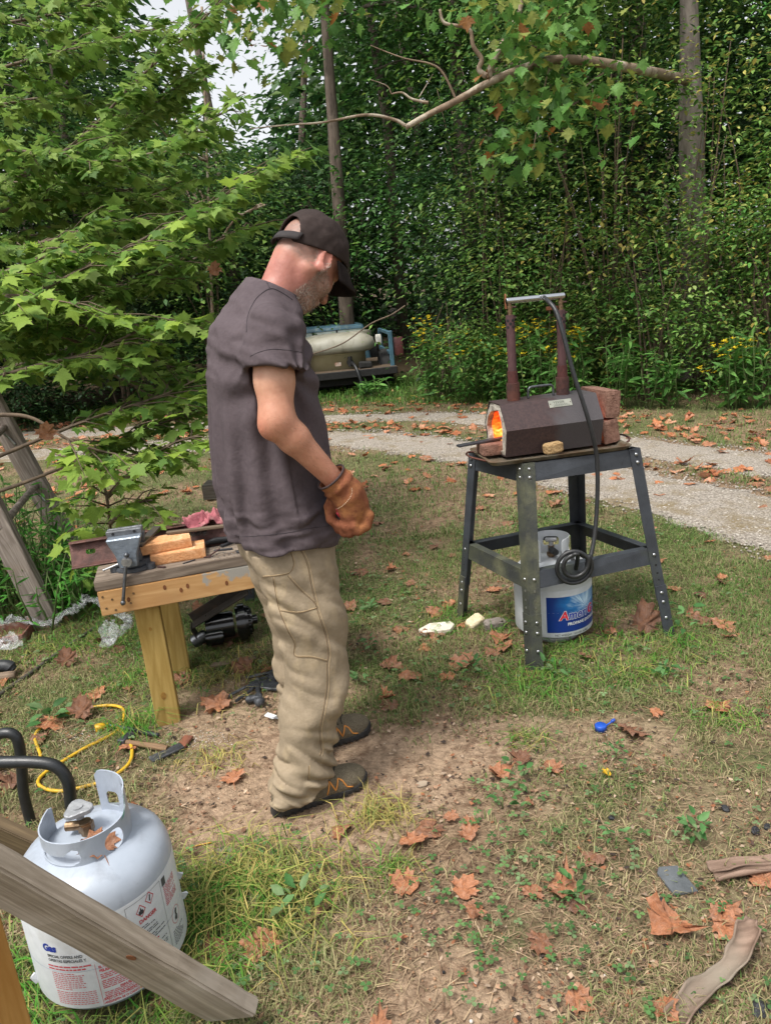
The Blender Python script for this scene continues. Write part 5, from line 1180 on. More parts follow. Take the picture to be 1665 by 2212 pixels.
    bits = [(.33, .04, .05, .006, 25, 'thin dark offcut at the front edge of the bench'), (.46, .11, .07, .010, -12, 'short steel punch lying on the filings'), (.52, .06, .045, .012, 60, 'stubby steel offcut near the front of the bench'), (.56, .15, .09, .008, 8, 'long dark file blank near the channel'), (.23, .03, .035, .008, -40, 'bent nail beside the vise'), (.48, .17, .06, .014, 35, 'square bolt end beside the rag'), (.60, .09, .05, .007, -30, 'rusty washer strip by the shirt hem')]
    for x, y, L_, w_, a, lab in bits: m = MB(); m.box((L_, w_, w_ * .7), bev=.001, jit=.0008); wobj('metal_scrap', m, RUST if 'rust' in lab or 'nail' in lab else pm('dark_scrap', srgb('#45464a'), srgb('#333438'), scale=40, rough=.55, metal=.5), BM @ Matrix.Translation((x, y, BTOP + w_ * .4)) @ rotm(0, 0, rad(a)), lab, 'scrap', 'metal bits on the bench top')
    # the end of another timber seen behind the man
    t = thing('timber_beam', 'end of a grey weathered timber behind the shirt', 'timber', at(450, 1075, 3.75) * 1.0)
    p = at(452, 1058, 3.75); t.location = (p.x, p.y, 0); m = MB(); rough_board(m, (.5, .14, .075), (.23, 0, p.z), 7, .003); m.build('beam', GREYWOODY, t)
    for x in (.12, .40): MB().box((.05, .05, p.z - .035), (x, .02, (p.z - .035) / 2), bev=.003).build('leg', BLACKPAINT, t)
make_bench_things()
def make_motor():
    p = gp(492, 1398); t = thing('electric_motor', 'black electric motor with bent steel bracket on the grass under the bench', 'motor', (p.x, p.y + .05, 0), rad(12))
    MBK = pm('motor_black', srgb('#17191d'), srgb('#0e1013'), scale=8, rough=.22, spec=.6, coat=.3)
    A = Matrix.Translation((.0, 0, .095)) @ Matrix.Rotation(rad(90), 4, 'Y') @ Matrix.Rotation(rad(0), 4, 'X')
    m = MB(); m.cyl(.062, .13, A, 28, bev=.006, c=(0, 0, -.03)); m.build('casing', MBK, t, smooth=True)
    m = MB(); m.cyl(.088, .055, A, 32, bev=.012, c=(0, 0, .075)); m.cyl(.06, .02, A, 28, bev=.004, c=(0, 0, .112)); m.cyl(.022, .03, A, 16, c=(0, 0, .13)); m.build('gear_housing', MBK, t, smooth=True)
    m = MB()
    for k in range(16): a = k * 2 * PI / 16; m.box((.018, .010, .010), (.105, .062 * math.cos(a), .095 + .062 * math.sin(a)), bev=.001)
    g = m.build('cooling_fins', MBK, t); g['kind'] = 'stuff'
    m = MB(); m.cyl(.040, .08, A, 22, bev=.006, c=(.03, -.05, -.06)); m.build('capacitor', MBK, t, smooth=True)
    BRK = pm('bracket_rust', srgb('#3c342e'), srgb('#25211e'), scale=14, rough=.65, metal=.3, c3=srgb('#54402f'), scale2=7)
    m = MB(); m.box((.30, .085, .006), M=Matrix.Translation((-.015, -.01, .185)) @ rotm(0, rad(-24), 0), bev=.001); m.box((.006, .085, .09), M=Matrix.Translation((.125, -.01, .285)) @ rotm(0, rad(-14), 0), bev=.001)
    m.box((.30, .006, .05), M=Matrix.Translation((-.02, .03, .205)) @ rotm(0, rad(-24), 0), bev=.001); m.box((.006, .09, .07), M=Matrix.Translation((-.148, -.01, .09)) @ rotm(0, rad(-20), 0), bev=.001); m.build('bracket', BRK, t)
    MB().cyl(.03, .07, Matrix.Translation((-.13, -.03, .06)) @ rotm(0, rad(70), 0), 20, bev=.004).build('shaft_coupling', STEEL, t, smooth=True)
make_motor()
def make_tools():
    IR = pm('black_iron', srgb('#4a4d52'), srgb('#35373b'), scale=30, rough=.5, metal=.45, bump=.3, bscale=120, c3=srgb('#6b6d70'), scale2=12)
    def tongs(px, py, rz, L_, label):
        p = gp(px, py); t = thing('tongs', label, 'tongs', (p.x, p.y, .012), rz)
        for s in (-1, 1):
            m = MB(); m.tube(spline([(-L_ * .55, s * .030, 0), (-L_ * .2, s * .020, .004), (0, s * .002, .008), (L_ * .15, -s * .018, .006), (L_ * .3, -s * .006, .002)], 5), .0062, 8); m.build('jaw_arm', IR, t, smooth=True)
        MB().cyl(.010, .022, c=(0, 0, .007), n=12).build('rivet', IR, t)
    tongs(555, 1485, rad(48), .24, 'dark blacksmith tongs crossing the heap of tools')
    tongs(590, 1462, rad(20), .20, 'shorter blacksmith tongs half under the trouser leg')
    def hammer(px, py, rz, label, hl=.22, mat=None, tilt=0, dz=.016):
        p = gp(px, py); t = thing('hammer', label, 'hammer', (p.x, p.y, dz), rz)
        m = MB(); m.cyl(.016, .05, Matrix.Translation((0, 0, 0)) @ Matrix.Rotation(PI / 2, 4, 'X'), 12, bev=.003, c=(0, 0, -.025)); m.box((.032, .03, .03), bev=.004); m.ball(.017, (0, .036, 0), u=12, v=8); m.build('head', IR, t, smooth=True)
        m = MB(); m.tube([(.0, 0, 0), (hl * .3, 0, .001), (hl * .75, 0, 0), (hl, 0, -.002)], [.009, .009, .013, .012], 10); m.build('handle', mat or wood('hammer_handle', srgb('#8a6f54'), srgb('#604c39'), 0), t, smooth=True)
    hammer(560, 1515, rad(100), 'ball-headed hammer at the edge of the tool heap', .16, IR)
    hammer(268, 1610, rad(-22), 'old hammer with brown handle lying beside the yellow cord', .20)
    m = MB(); m.box((.15, .035, .008), bev=.001)
    for k in range(9): m.box((.003, .035, .003), (-.065 + k * .014, 0, .005))
    wobj('steel_rasp', m, IR, gpM(598, 1460, 0, rad(80), 0, rad(-14), .03), 'ridged flat steel rasp standing in the tool heap', 'tool')
    m = MB(); m.box((.13, .055, .012), bev=.002); wobj('steel_offcut', m, IR, gpM(575, 1487, 0, rad(-20), 0, 0, .014), 'flat dark steel offcut under the tongs', 'scrap')
    m = MB(); m.box((.12, .040, .010), bev=.002); wobj('steel_offcut', m, IR, gpM(362, 1632, 0, rad(38), 0, 0, .012), 'grey steel offcut on the dirt by the bench leg', 'scrap')
    m = MB(); m.tube(spline([(-.12, 0, 0), (-.02, .002, 0), (.1, -.002, 0)], 5), .0085, 10); wobj('steel_rod', m, IR, gpM(300, 1585, 0, rad(-25), 0, 0, .012), 'short dark steel rod crossing the yellow cord', 'scrap')
    m = MB(); m.box((.075, .035, .009), bev=.002, jit=.002); wobj('steel_offcut', m, pm('rust_bit', srgb('#7a4a34'), srgb('#5c3626'), rough=.8, scale=30), gpM(400, 1608, 0, rad(75), 0, 0, .010), 'small rusty bar end at the foot of the bench leg', 'scrap')
    m = MB(); m.ball(.022, sc=(1, 1, .9), u=14, v=10); wobj('iron_ball', m, IR, gpM(562, 1524, 0, dz=.018), 'round iron knob on the dirt behind the trouser leg', 'scrap')
    t = thing('shackle_bolt', 'bright zinc bolt with a printed white tag behind the trouser cuff', 'bolt', gp(590, 1555) + Vector((0, 0, .01)), rad(-35)); m = MB(); m.between((0, 0, 0), (.06, 0, .01), .005, 10); m.cyl(.009, .008, Matrix.Rotation(PI / 2, 4, 'Y'), 6, c=(0, 0, .055)); m.build('shank', ZINC, t); MB().box((.045, .02, .004), (-.01, .0, .006), bev=.001, jit=.002).build('tag', WHTINK, t)
    # ash and white grit spilt by the post
    n = 1500; c = gp(470, 1420 + 150); V = []; F = []
    for k in range(n):
        q = gp(random.gauss(430, 45), random.gauss(1600, 14)) if k < 500 else (gp(random.gauss(205, 40), random.gauss(1592, 9)) if k < 900 else gp(random.gauss(520, 45), random.gauss(1455, 25))); s = random.uniform(.001, .0035); b = len(V); z = g1(q.x, q.y) + .006
        V += [(q.x + random.uniform(-s, s), q.y + random.uniform(-s, s), z + random.uniform(0, s)) for _ in range(4)]; F += [(b, b + 1, b + 2), (b, b + 2, b + 3), (b, b + 3, b + 1)]
    tag(link('grit', np_mesh('grit', V, F, pm('white_grit', srgb('#d5d2cc'), srgb('#b5b1aa'), rough=.9), False)), 'white refractory crumbs spilt on the dirt by the bench', 'grit', kind='stuff')
make_tools()
# ================================================================== THE MAN AT THE FORGE
def make_person():
    PO = Vector((-.285, 2.17, 0)); PA = rad(25)
    man = thing('person', 'man in grey T-shirt, tan work trousers and dark cap looking down towards the forge', 'person', PO, PA)
    Minv = (Matrix.Translation(PO) @ Matrix.Rotation(PA, 4, 'Z')).inverted()
    camL = Minv @ Vector((0, 0, CAM_H))
    def A(*v): return np.array(v, float)
    # ---- head frame
    hp, hy = rad(52), rad(18)
    hf = A(math.cos(hp) * math.cos(hy), math.cos(hp) * math.sin(hy), -math.sin(hp)); hl = A(-math.sin(hy), math.cos(hy), 0); ht = np.cross(hf, hl)
    hc = A(.148, .0, 1.618); HR = np.stack([hf, hl, ht], 1)
    def H(f, l, t): return hc + hf * f + hl * l + ht * t
    def hq(p): return (p - hc) @ HR
    O = A(0, 0, 0)
    def skull(q): return s_ell(q, (-.012, 0, .032), (.099, .079, .090))
    def ear(q, s):
        c = A(-.006, s * .083, -.004); a = rad(18); R = np.stack([A(math.cos(a), 0, math.sin(a)), A(s * -.35, .94, 0) / 1.0, A(-math.sin(a), 0, math.cos(a))], 1)
        o = s_ell(q, c, (.020, .0110, .040), R); i = s_ell(q, c + A(.004, s * .009, .004), (.012, .0075, .027), R); lobe = s_ell(q, c + A(.004, -s * .003, -.03), (.011, .006, .011))
        return smin(smax(o, -i, .004), lobe, .008)
    def head(p):
        q = hq(p); d = skull(q)
        d = smin(d, s_ell(q, (.030, 0, -.038), (.062, .060, .070)), .03)
        for s in (-1, 1):
            d = smin(d, s_cone(q, (-.008, s * .056, -.052), (.055, s * .022, -.100), .022, .022), .02); d = smin(d, s_ell(q, (.060, s * .036, -.026), (.026, .024, .024)), .018)
        d = smin(d, s_ell(q, (.064, 0, -.104), (.026, .026, .020)), .02)
        d = smin(d, s_ell(q, (.076, 0, .020), (.016, .048, .012)), .015)
        for s in (-1, 1):
            d = smax(d, -s_ell(q, (.098, s * .031, .000), (.018, .019, .013)), .012); d = np.minimum(d, s_ell(q, (.074, s * .031, -.001), (.0125, .0125, .0125)))
        d = smin(d, s_cone(q, (.088, 0, .008), (.110, 0, -.034), .0075, .0115), .010)
        for s in (-1, 1): d = smin(d, s_ell(q, (.099, s * .0115, -.038), (.011, .008, .008)), .005)
        d = smin(d, s_ell(q, (.089, 0, -.066), (.012, .026, .008)), .008); d = smin(d, s_ell(q, (.086, 0, -.078), (.011, .023, .008)), .008)
        d = smax(d, -s_cone(q, (.101, -.02, -.072), (.101, .02, -.072), .003, .003), .004)
        for s in (-1, 1): d = smin(d, ear(q, s), .006)
        return d
    # ---- skeleton (x forward, y to his left, z up)
    shR, elR, wrR = A(-.045, -.178, 1.445), A(-.080, -.236, 1.222), A(.056, -.242, 1.040)
    shL, elL, wrL = A(-.035, .178, 1.445), A(-.09, .245, 1.215), A(.00, .235, 1.025)
    hipR, knR, anR = A(-.04, -.09, .86), A(-.012, -.115, .47), A(-.125, -.130, .09)
    hipL, knL, anL = A(-.035, .09, .86), A(.02, .12, .47), A(.005, .135, .09)
    def arm(p, sh, el, wr):
        mid = (el * .72 + wr * .28); u = sh * .45 + el * .55
        d = smin(s_cone(p, sh, u, .058, .050), s_cone(p, u, el, .050, .044), .02)
        d = smin(d, s_cone(p, el, mid, .0410, .0408), .028); d = smin(d, s_cone(p, mid, wr, .0400, .0280), .02)
        back = el + (el - sh) * .02 + A(-.022, 0, -.012); return smin(d, s_ell(p, back, (.022, .022, .024)), .022)
    ZS = [.80, .85, .92, 1.03, 1.15, 1.27, 1.37, 1.42, 1.47, 1.51, 1.55, 1.59]
    BK = np.array([-.196, -.199, -.203, -.209, -.203, -.194, -.182, -.170, -.150, -.118, -.080, -.040]); FRN = np.array([.124, .126, .130, .133, .130, .120, .109, .101, .095, .094, .092, .09])
    HW = np.array([.206, .205, .200, .190, .184, .185, .193, .190, .172, .128, .098, .074])
    def torso(p, o=0.0): return s_loft(p, ZS, (BK + FRN) / 2, 0 * BK, (FRN - BK) / 2 * .965 + o, HW + o, 2.25)
    def hand(p, wr, s, k=.012):
        e = A(.36, s * .92, -.08); e /= np.linalg.norm(e); c = wr + A(.038, -s * .002, -.055)
        R = np.stack([A(.45, 0, -.89), e, np.cross(A(.45, 0, -.89), e)], 1); d = s_ell(p, c, (.060, .046, .034), R); d = smin(d, s_ell(p, wr + A(.047, 0, -.085), (.043, .042, .056)), .02); K0 = wr + A(.066, 0, -.112)
        for i, (o, L_) in enumerate(((-.033, 1.0), (-.011, 1.08), (.011, 1.02), (.032, .85))):
            K = K0 + e * o; P1 = K + A(-.010, 0, -.030) * L_; P2 = P1 + A(-.032, 0, -.012) * L_; T = P2 + A(-.012, 0, .020) * L_
            f = smin(smin(s_cone(p, K, P1, .0125, .0118), s_cone(p, P1, P2, .0118, .011), .004), s_cone(p, P2, T, .011, .010), .004); d = smin(d, f, k * .6)
        b = wr + A(.020, 0, -.045) - e * .034; m_ = b + A(-.008, 0, -.045) - e * .012; t = m_ + A(-.012, 0, -.032) + e * .012
        return smin(d, smin(s_cone(p, b, m_, .0145, .0125), s_cone(p, m_, t, .0125, .0105), .005), k * .7)
    def neck(p):
        d = s_cone(p, H(-.042, 0, -.035), A(.012, 0, 1.47), .057, .064)
        for s in (-1, 1): d = smin(d, s_cone(p, H(-.020, s * .060, -.055), A(.085, s * .02, 1.505), .014, .012), .03); d = smin(d, s_cone(p, A(.0, s * .045, 1.535), A(-.03, s * .12, 1.475), .026, .02), .04)
        return d
    def only(p, m, fn, far=.25):
        d = np.full(len(p), far)
        if m.any(): d[m] = fn(p[m])
        return d
    def trunk(p): return np.maximum(torso(p, -.036), np.maximum(p[:, 2] - 1.50, .86 - p[:, 2]))
    def body(p):
        z = p[:, 2]; d = only(p, z > 1.40, lambda p: smin(head(p), neck(p), .022)); d = smin(d, only(p, (z > .78) & (z < 1.6), trunk), .04)
        for sh, el, wr, s in ((shR, elR, wrR, -1), (shL, elL, wrL, 1)): d = smin(d, only(p, (p[:, 1] * s > .08) & (z > .95), lambda p: arm(p, sh, el, wr)), .03); d = smin(d, only(p, (p[:, 1] * s > .05) & (z > .8) & (z < 1.12), lambda p: hand(p, wr, s) + .004), .02)
        for hi, kn, an, s in ((hipR, knR, anR, -1), (hipL, knL, anL, 1)):
            def lg(p): return smin(smin(s_cone(p, hi * A(1, .8, .93), kn, .060, .048), s_cone(p, kn, an, .048, .032), .03), s_ell(p, an + A(.055, 0, -.052), (.09, .032, .022)), .02)
            d = smin(d, only(p, z < 1.0, lg), .05)
        return d
    V, Q = sdf_mesh(body, (-.32, -.36, .012), (.34, .36, 1.76), .0039); V = relax(V, Q, 1, .4)
    # skin colour: reddened neck and elbow, cropped grey hair, beard shadow
    q = hq(V); n = fbm(V * 60, 3); skin = np.array(srgb('#b3826a')); c = np.repeat(skin[None], len(V), 0)
    def mixto(col, w): 
        nonlocal c
        w = np.clip(w, 0, 1)[:, None]; c = c * (1 - w) + np.array(srgb(col))[None] * w
    inhead = sst(V[:, 2], 1.46, 1.52)
    mixto('#ad7b6a', inhead * .8 * (.6 + .8 * n)); mixto('#a56f63', inhead * sst(q[:, 2], -.03, -.10) * (q[:, 0] < .03) * (.5 + n))
    mixto('#c07058', np.exp(-((V - (elR + A(-.03, 0, -.015))) ** 2).sum(1) / .0008) * .7); mixto('#a9735d', sst(V[:, 2], 1.16, 1.05) * .6 * (1 - inhead)); mixto('#c29b82', sst(V[:, 2], 1.26, 1.34) * (1 - inhead) * .6)
    hair = inhead * sst(q[:, 0], .03, .0) * sst(q[:, 2], -.062, -.038) * (np.abs(q[:, 1]) < .0795); mixto('#6b5d55', hair * (.35 + .55 * fbm(V * 240, 2)))
    mixto('#b0655c', inhead * (np.abs(q[:, 1]) > .074) * (np.abs(q[:, 0] + .005) < .03) * (np.abs(q[:, 2]) < .045) * .45)
    beardw = inhead * sst(q[:, 0], -.006, .014) * sst(q[:, 2] - .30 * (.05 - q[:, 0]), .0, -.035) * (1 - sst(q[:, 0], .098, .104)); mixto('#8d7f76', beardw * (.30 + .5 * fbm(V * 200, 2)))
    mixto('#f0e8e2', inhead * (((q - A(.074, -.031, -.001)) ** 2).sum(1) < .0132 ** 2) * .9); mixto('#3a2a20', inhead * (((q - A(.085, -.031, -.003)) ** 2).sum(1) < .006 ** 2))
    SKIN = pm('skin', (1.04, 1.04, 1.04), (.84, .76, .73), scale=34, rough=.5, bump=.30, bscale=110, attr=True, sss=.12, spec=.4, bdist=.004, lo=.3, hi=.7)
    bd = link('body', np_mesh('body', V, Q, SKIN, True, c), man)
    bvb = BVHTree.FromPolygons(V.tolist(), Q.tolist())
    # beard hairs
    sel = np.nonzero(beardw > .35)[0]; pick = rng.choice(sel, 5000); BV, BF, BC = [], [], []
    for k, i in enumerate(pick):
        p = Vector(V[i]); nn = Vector(bvb.find_nearest(p)[1]); dn = Vector(-ht * .8 + hf * .2) + Vector(rng.normal(size=3) * .5); dn = (dn - nn * dn.dot(nn) * .6 + nn * .35).normalized(); L_ = random.uniform(.0045, .010) * (1.8 if q[i, 2] < -.085 else 1)
        sd = dn.cross(nn).normalized() * .00045; e = p + dn * L_; b = len(BV); BV += [p - sd, p + sd, e]; BF.append((b, b + 1, b + 2)); BC += [np.array(srgb(random.choice(['#cbc3ba', '#a99b8b', '#7d5f49', '#5f4d41', '#a59688', '#6b5040'])))] * 3
    ob = link('beard', np_mesh('beard', BV, BF, pm('beard_hair', (1, 1, 1), (.8, .8, .8), rough=.6, attr=True), False, np.array(BC)), man); ob['kind'] = 'stuff'
    fa = np.nonzero((V[:, 1] < -.1) & (V[:, 2] > 1.06) & (V[:, 2] < 1.24))[0]; AV, AF = [], []
    for i in rng.choice(fa, 1100):
        p = Vector(V[i]); nn = Vector(bvb.find_nearest(p)[1]); dn = (Vector((wrR - elR)).normalized() + nn * .7 + Vector(rng.normal(size=3) * .35)).normalized(); sd = dn.cross(nn).normalized() * .00025; b = len(AV); AV += [p - sd, p + sd, p + dn * random.uniform(.006, .014)]; AF.append((b, b + 1, b + 2))
    ob = link('arm_hair', np_mesh('arm_hair', AV, AF, pm('arm_hair', srgb('#6b4c38'), srgb('#8d6b50'), rough=.6), False), man); ob['kind'] = 'stuff'
    # ---- T-shirt
    def sleeve(p, sh, el):
        ax = (el - sh) / np.linalg.norm(el - sh); h = sh + ax * .105
        d = s_cone(p, sh + A(.004, 0, -.012), h, .078, .086); return np.maximum(d, (p - h) @ ax - .0), h, ax
    def folds(p):
        zz = p[:, 2]; th = np.arctan2(p[:, 1], p[:, 0] + .03)
        f = .0085 * np.sin(th * 13 + 2.2 * snoise(p * A(1, 1, .35), 7, 11, 2)) * sst(zz, 1.36, 1.1) * (.4 + .6 * (p[:, 0] < -.05))
        f += .008 * snoise(p * A(1.2, 1.2, .8), 14, 12, 2) * sst(zz, 1.15, .95) + .0055 * snoise(p * A(.6, .6, 1.6), 26, 13, 2) * sst(zz, 1.05, .9)
        f += .0065 * snoise(p * A(.7, .7, 1.5), 22, 14, 2) * sst(zz, 1.3, 1.36)
        # pull from the armpit across the side
        g = p - A(-.02, -.17, 1.33); r = np.sqrt((g * g).sum(1)); f += .006 * np.sin(np.arctan2(g[:, 2], g[:, 0]) * 9 + 1) * np.exp(-((r - .13) / .08) ** 2)
        return f
    def shirt(p):
        fo = folds(p); d = torso(p) + fo
        for sh, el in ((shR, elR), (shL, elL)):
            s, h, ax = sleeve(p, sh, el); d = smin(d, s + fo * .9, .028); a = np.maximum(s_cone(p, sh, el, .062, .068), -(p - h) @ ax - .028); d = np.maximum(d, -a)
        hem = p[:, 2] - (.838 - .10 * (p[:, 0] + .03) + .006 * np.sin(p[:, 0] * 30 + p[:, 1] * 20)); d = np.maximum(d, -hem)
        d = np.maximum(d, -np.maximum(torso(p, -.010) + fo, p[:, 2] - .90))
        d = smin(d, smin(s_cone(p, A(.0, .04, 1.535), A(-.035, .14, 1.478), .036, .040), s_cone(p, A(.0, -.04, 1.535), A(-.035, -.14, 1.478), .036, .040), .02), .03)
        nk = s_cone(p, A(.012, 0, 1.44), H(-.03, 0, -.03), .064, .064); d = np.maximum(d, -nk)
        return np.maximum(d, (p - A(-.02, 0, 1.584)) @ A(.50, 0, .866))
    V, Q = sdf_mesh(shirt, (-.28, -.34, .79), (.22, .34, 1.62), .0046); V = relax(V, Q, 1, .5)
    fade = fbm(V * 9, 4); c = np.array(srgb('#544b4e'))[None] * (.82 + .36 * fade)[:, None]
    sm = np.exp(-(((V[:, 0] - .085) / .075) ** 2 + ((V[:, 2] - .985) / .085) ** 2)) * (V[:, 1] < 0) * (.5 + .7 * fade); c = c * (1 - np.clip(sm, 0, .8))[:, None] + np.array(srgb('#2b2e3a'))[None] * np.clip(sm, 0, .8)[:, None]   # a dark blue-grey patch by the hand
    SH = pm('shirt_cotton', (1, 1, 1), (.86, .86, .87), scale=90, rough=.95, bump=.5, bscale=40, attr=True, spec=.12, bdist=.006)
    so_ = link('shirt', np_mesh('shirt', V, Q, SH, True, c), man); bvs = BVHTree.FromPolygons(V.tolist(), Q.tolist())
    # ---- seams are laid on the cloth along lines seen from the viewer's side
    def seam(bv, px, name, r, mat, parent, off=0.0004, dash=None):
        P = spline([Vector((a, b, 0)) for a, b in px], 7); pts = []
        for v in P:
            d = Vector(_ray(v.x, v.y)); d = (Minv.to_3x3() @ d).normalized(); hit = bv.ray_cast(camL, d)
            if hit[0] is not None: pts.append(hit[0] + hit[1] * off)
        if len(pts) < 3: return
        m = MB()
        if dash:
            for a, b in zip(pts[::2], pts[1::2]): m.tube([a, b], r, 5)
        else: m.tube(pts, r, 6)
        m.build(name, mat, parent)
    def z1(x, y): return ((700 + x * .4505) * .57593, (750 + y * .4505) * .57604)
    def z2(x, y): return ((750 + x * .4204) * .57593, (1400 + y * .4204) * .57604)
    def z3(x, y): return ((850 + x * .4972) * .57593, (2000 + y * .4972) * .57604)
    SEAM = pm('shirt_seam', srgb('#332d31'), srgb('#3d363a'), rough=.95, rvar=0)
    for nm, pts in (('shoulder_seam', [z1(590, 615), z1(650, 655), z1(692, 735)]), ('sleeve_seam', [z1(880, 830), z1(800, 775), z1(700, 738), z1(600, 800), z1(545, 880), z1(508, 980), z1(500, 1100)])): seam(bvs, pts, nm, .0016, SEAM, so_)
    seam(bvs, [z1(530, 1300), z1(620, 1262), z1(720, 1242), z1(850, 1250), z1(960, 1268)], 'sleeve_hem', .0009, SEAM, so_); seam(bvs, [z2(310, 1440), z2(400, 1455), z2(560, 1445), z2(760, 1425), z2(960, 1385), z2(1150, 1360)], 'bottom_hem', .0009, SEAM, so_)
    ring = [];
    u_ = A(.866, 0, -.50)
    for k in range(28):
        a = k * 2 * PI / 28; ring.append(A(.046, 0, 1.545) + u_ * .066 * math.cos(a) + A(0, 1, 0) * .072 * math.sin(a))
    MB().tube(ring, .0045, 8, closed=True).build('neckband', pm('neckband_rib', srgb('#443c40'), srgb('#383135'), rough=.95, scale=120), so_)
    # ---- trousers
    def leg(p, hip, kn, an, zs, bk, fr, y0, y1, y2, ws):
        zs = np.array(zs); bk = np.array(bk); fr = np.array(fr); cy = np.interp(zs, [.05, .47, .86], [y2, y1, y0]); return s_loft(p, zs, (bk + fr) / 2, cy, (fr - bk) / 2 * .97, np.array(ws), 2.3)
    ZL = [.04, .08, .13, .18, .25, .33, .40, .47, .55, .63, .77, .87]
    def tfolds(p):
        zz = p[:, 2]; n1 = snoise(p, 8, 21, 2); n2 = snoise(p * A(1, 1, .6), 5, 22, 2); th = np.arctan2(p[:, 1] - .13 * np.sign(p[:, 1]), p[:, 0] + .1)
        rg = lambda sc, tilt, seed, sq: 1 - 2.6 * np.abs(snoise(np.c_[p[:, 0] * sq, p[:, 1] * sq, zz + tilt * p[:, 0]], sc, seed, 1))
        f = .0075 * rg(19, .35, 61, .38) * sst(zz, .30, .12) + .0060 * rg(13, -.55, 62, .4) * np.exp(-((zz - .37) / .10) ** 2) + .0050 * rg(10, .8, 63, .5) * np.exp(-((zz - .64) / .14) ** 2)
        f += .004 * rg(26, .9, 64, .5) * (sst(zz, .34, .16) + .4)
        return f + .003 * snoise(p * A(1, 1, .45), 24, 24, 2)
    def trous(p):
        r = leg(p, hipR, knR, anR, ZL, [-.226, -.232, -.222, -.190, -.166, -.150, -.132, -.124, -.130, -.140, -.158, -.172], [-.030, -.020, -.008, .0, .020, .046, .066, .080, .088, .091, .092, .088], -.088, -.112, -.128, [.078, .082, .082, .08, .082, .085, .088, .09, .094, .098, .095, .066])
        l = leg(p, hipL, knL, anL, ZL, [-.10, -.105, -.10, -.09, -.085, -.085, -.085, -.09, -.10, -.12, -.15, -.168], [.055, .060, .062, .062, .064, .07, .08, .09, .098, .10, .10, .09], .088, .118, .135, [.078, .082, .082, .08, .082, .085, .088, .09, .094, .098, .095, .066])
        d = np.minimum(r, l) + .004 + tfolds(p + np.where(p[:, 1] < 0, 0.0, 3.0)[:, None] * A(0, 0, 0)); z = p[:, 2]; pel = s_loft(p, [.74, .80, .86, .93, .99], [-.035] * 5, [0] * 5, [.10, .128, .134, .134, .13], [.15, .166, .150, .140, .135], 2.4); pel = np.maximum(pel, .77 - z); d = smin(d, pel, .03); hi_ = z > .80; d[hi_] = np.maximum(d[hi_], np.where(z[hi_] > .83, torso(p[hi_], -.020) + folds(p[hi_]), -9))
        cut = z - np.where(p[:, 1] < 0, .044 + .34 * np.maximum(p[:, 0] + .15, 0), .044 + .34 * np.maximum(p[:, 0] + .02, 0)); d = np.maximum(d, -cut); return np.maximum(d, z - .985)
    V, Q = sdf_mesh(trous, (-.27, -.25, .0), (.17, .27, 1.0), .0046); V = relax(V, Q, 1, .4)
    fade = fbm(V * 12, 4); c = np.array(srgb('#8f816d'))[None] * (.85 + .28 * fade)[:, None]; worn = fbm(V * A(30, 30, 14) + 7, 3)
    c = c * (1 - .25 * sst(worn, .55, .75))[:, None] + .25 * sst(worn, .55, .75)[:, None] * np.array(srgb('#b9a685'))[None]; c[:, :] *= (1 - .22 * sst(V[:, 0], .05, .10) * sst(fade, .4, .7))[:, None]
    CAN = pm('canvas', (1, 1, 1), (.88, .87, .85), scale=60, rough=.95, bump=.35, bscale=110, attr=True, spec=.1, bdist=.005)
    tr = link('trousers', np_mesh('trousers', V, Q, CAN, True, c), man); bvt = BVHTree.FromPolygons(V.tolist(), Q.tolist())
    TS = pm('trouser_seam', srgb('#77634a'), srgb('#6a5841'), rough=.95, rvar=0); TL = pm('seam_edge', srgb('#b7a07e'), srgb('#a8906e'), rough=.95, rvar=0)
    side = [z3(520, 70), z3(600, 210), z3(640, 400), z3(690, 600), z3(740, 750), z3(765, 900), z3(755, 1000), z3(755, 1150), z3(730, 1330), z3(700, 1480), z3(712, 1620), z3(700, 1680)]
    seam(bvt, side, 'side_seam', .0012, TS, tr); seam(bvt, [(a + 5, b) for a, b in side], 'side_seam', .0008, TL, tr)
    for nm, pts in (('back_pocket', [z3(455, 70), z3(490, 160), z3(505, 240), z3(470, 300), z3(380, 320), z3(270, 330)]), ('slash_pocket', [z3(460, 320), z3(560, 430), z3(655, 515), z3(675, 555)]), ('leg_pocket', [z3(350, 340), z3(375, 480), z3(405, 600), z3(470, 750), z3(512, 830), z3(515, 925), z3(640, 935), z3(755, 965)]), ('pocket_band', [z3(400, 585), z3(540, 600), z3(680, 565)]), ('cuff_seam', [z3(620, 1755), z3(615, 1860)]), ('fly_pocket', [z3(540, 60), z3(575, 110), z3(640, 95), z3(690, 55)])):
        seam(bvt, pts, nm, .0012, TS, tr); seam(bvt, [(a + 2.2, b - 2.2) for a, b in pts], nm, .0007, TL, tr)
    # ---- shoes
    def shoe(hx, y, label_side):
        def up(p):
            q = p - A(hx, y, 0); d = s_ell(q, (.245, 0, .036), (.068, .047, .040)); d = smin(d, s_ell(q, (.15, 0, .045), (.10, .043, .050)), .03); d = smin(d, s_ell(q, (.06, 0, .05), (.062, .038, .06)), .03); return np.maximum(d, .012 - q[:, 2]) + .0008 * snoise(q, 160, 31, 1)
        V, Q = sdf_mesh(up, (hx - .02, y - .07, .0), (hx + .34, y + .07, .13), .0035); s_ = link('shoe', np_mesh('shoe', relax(V, Q, 1), Q, pm('shoe_mesh', srgb('#857b67'), srgb('#655c4d'), scale=240, rough=.9, bump=.9, bscale=380, c3=srgb('#6b6252'), scale2=30, spec=.2), True), man); bv = BVHTree.FromPolygons(V.tolist(), Q.tolist())
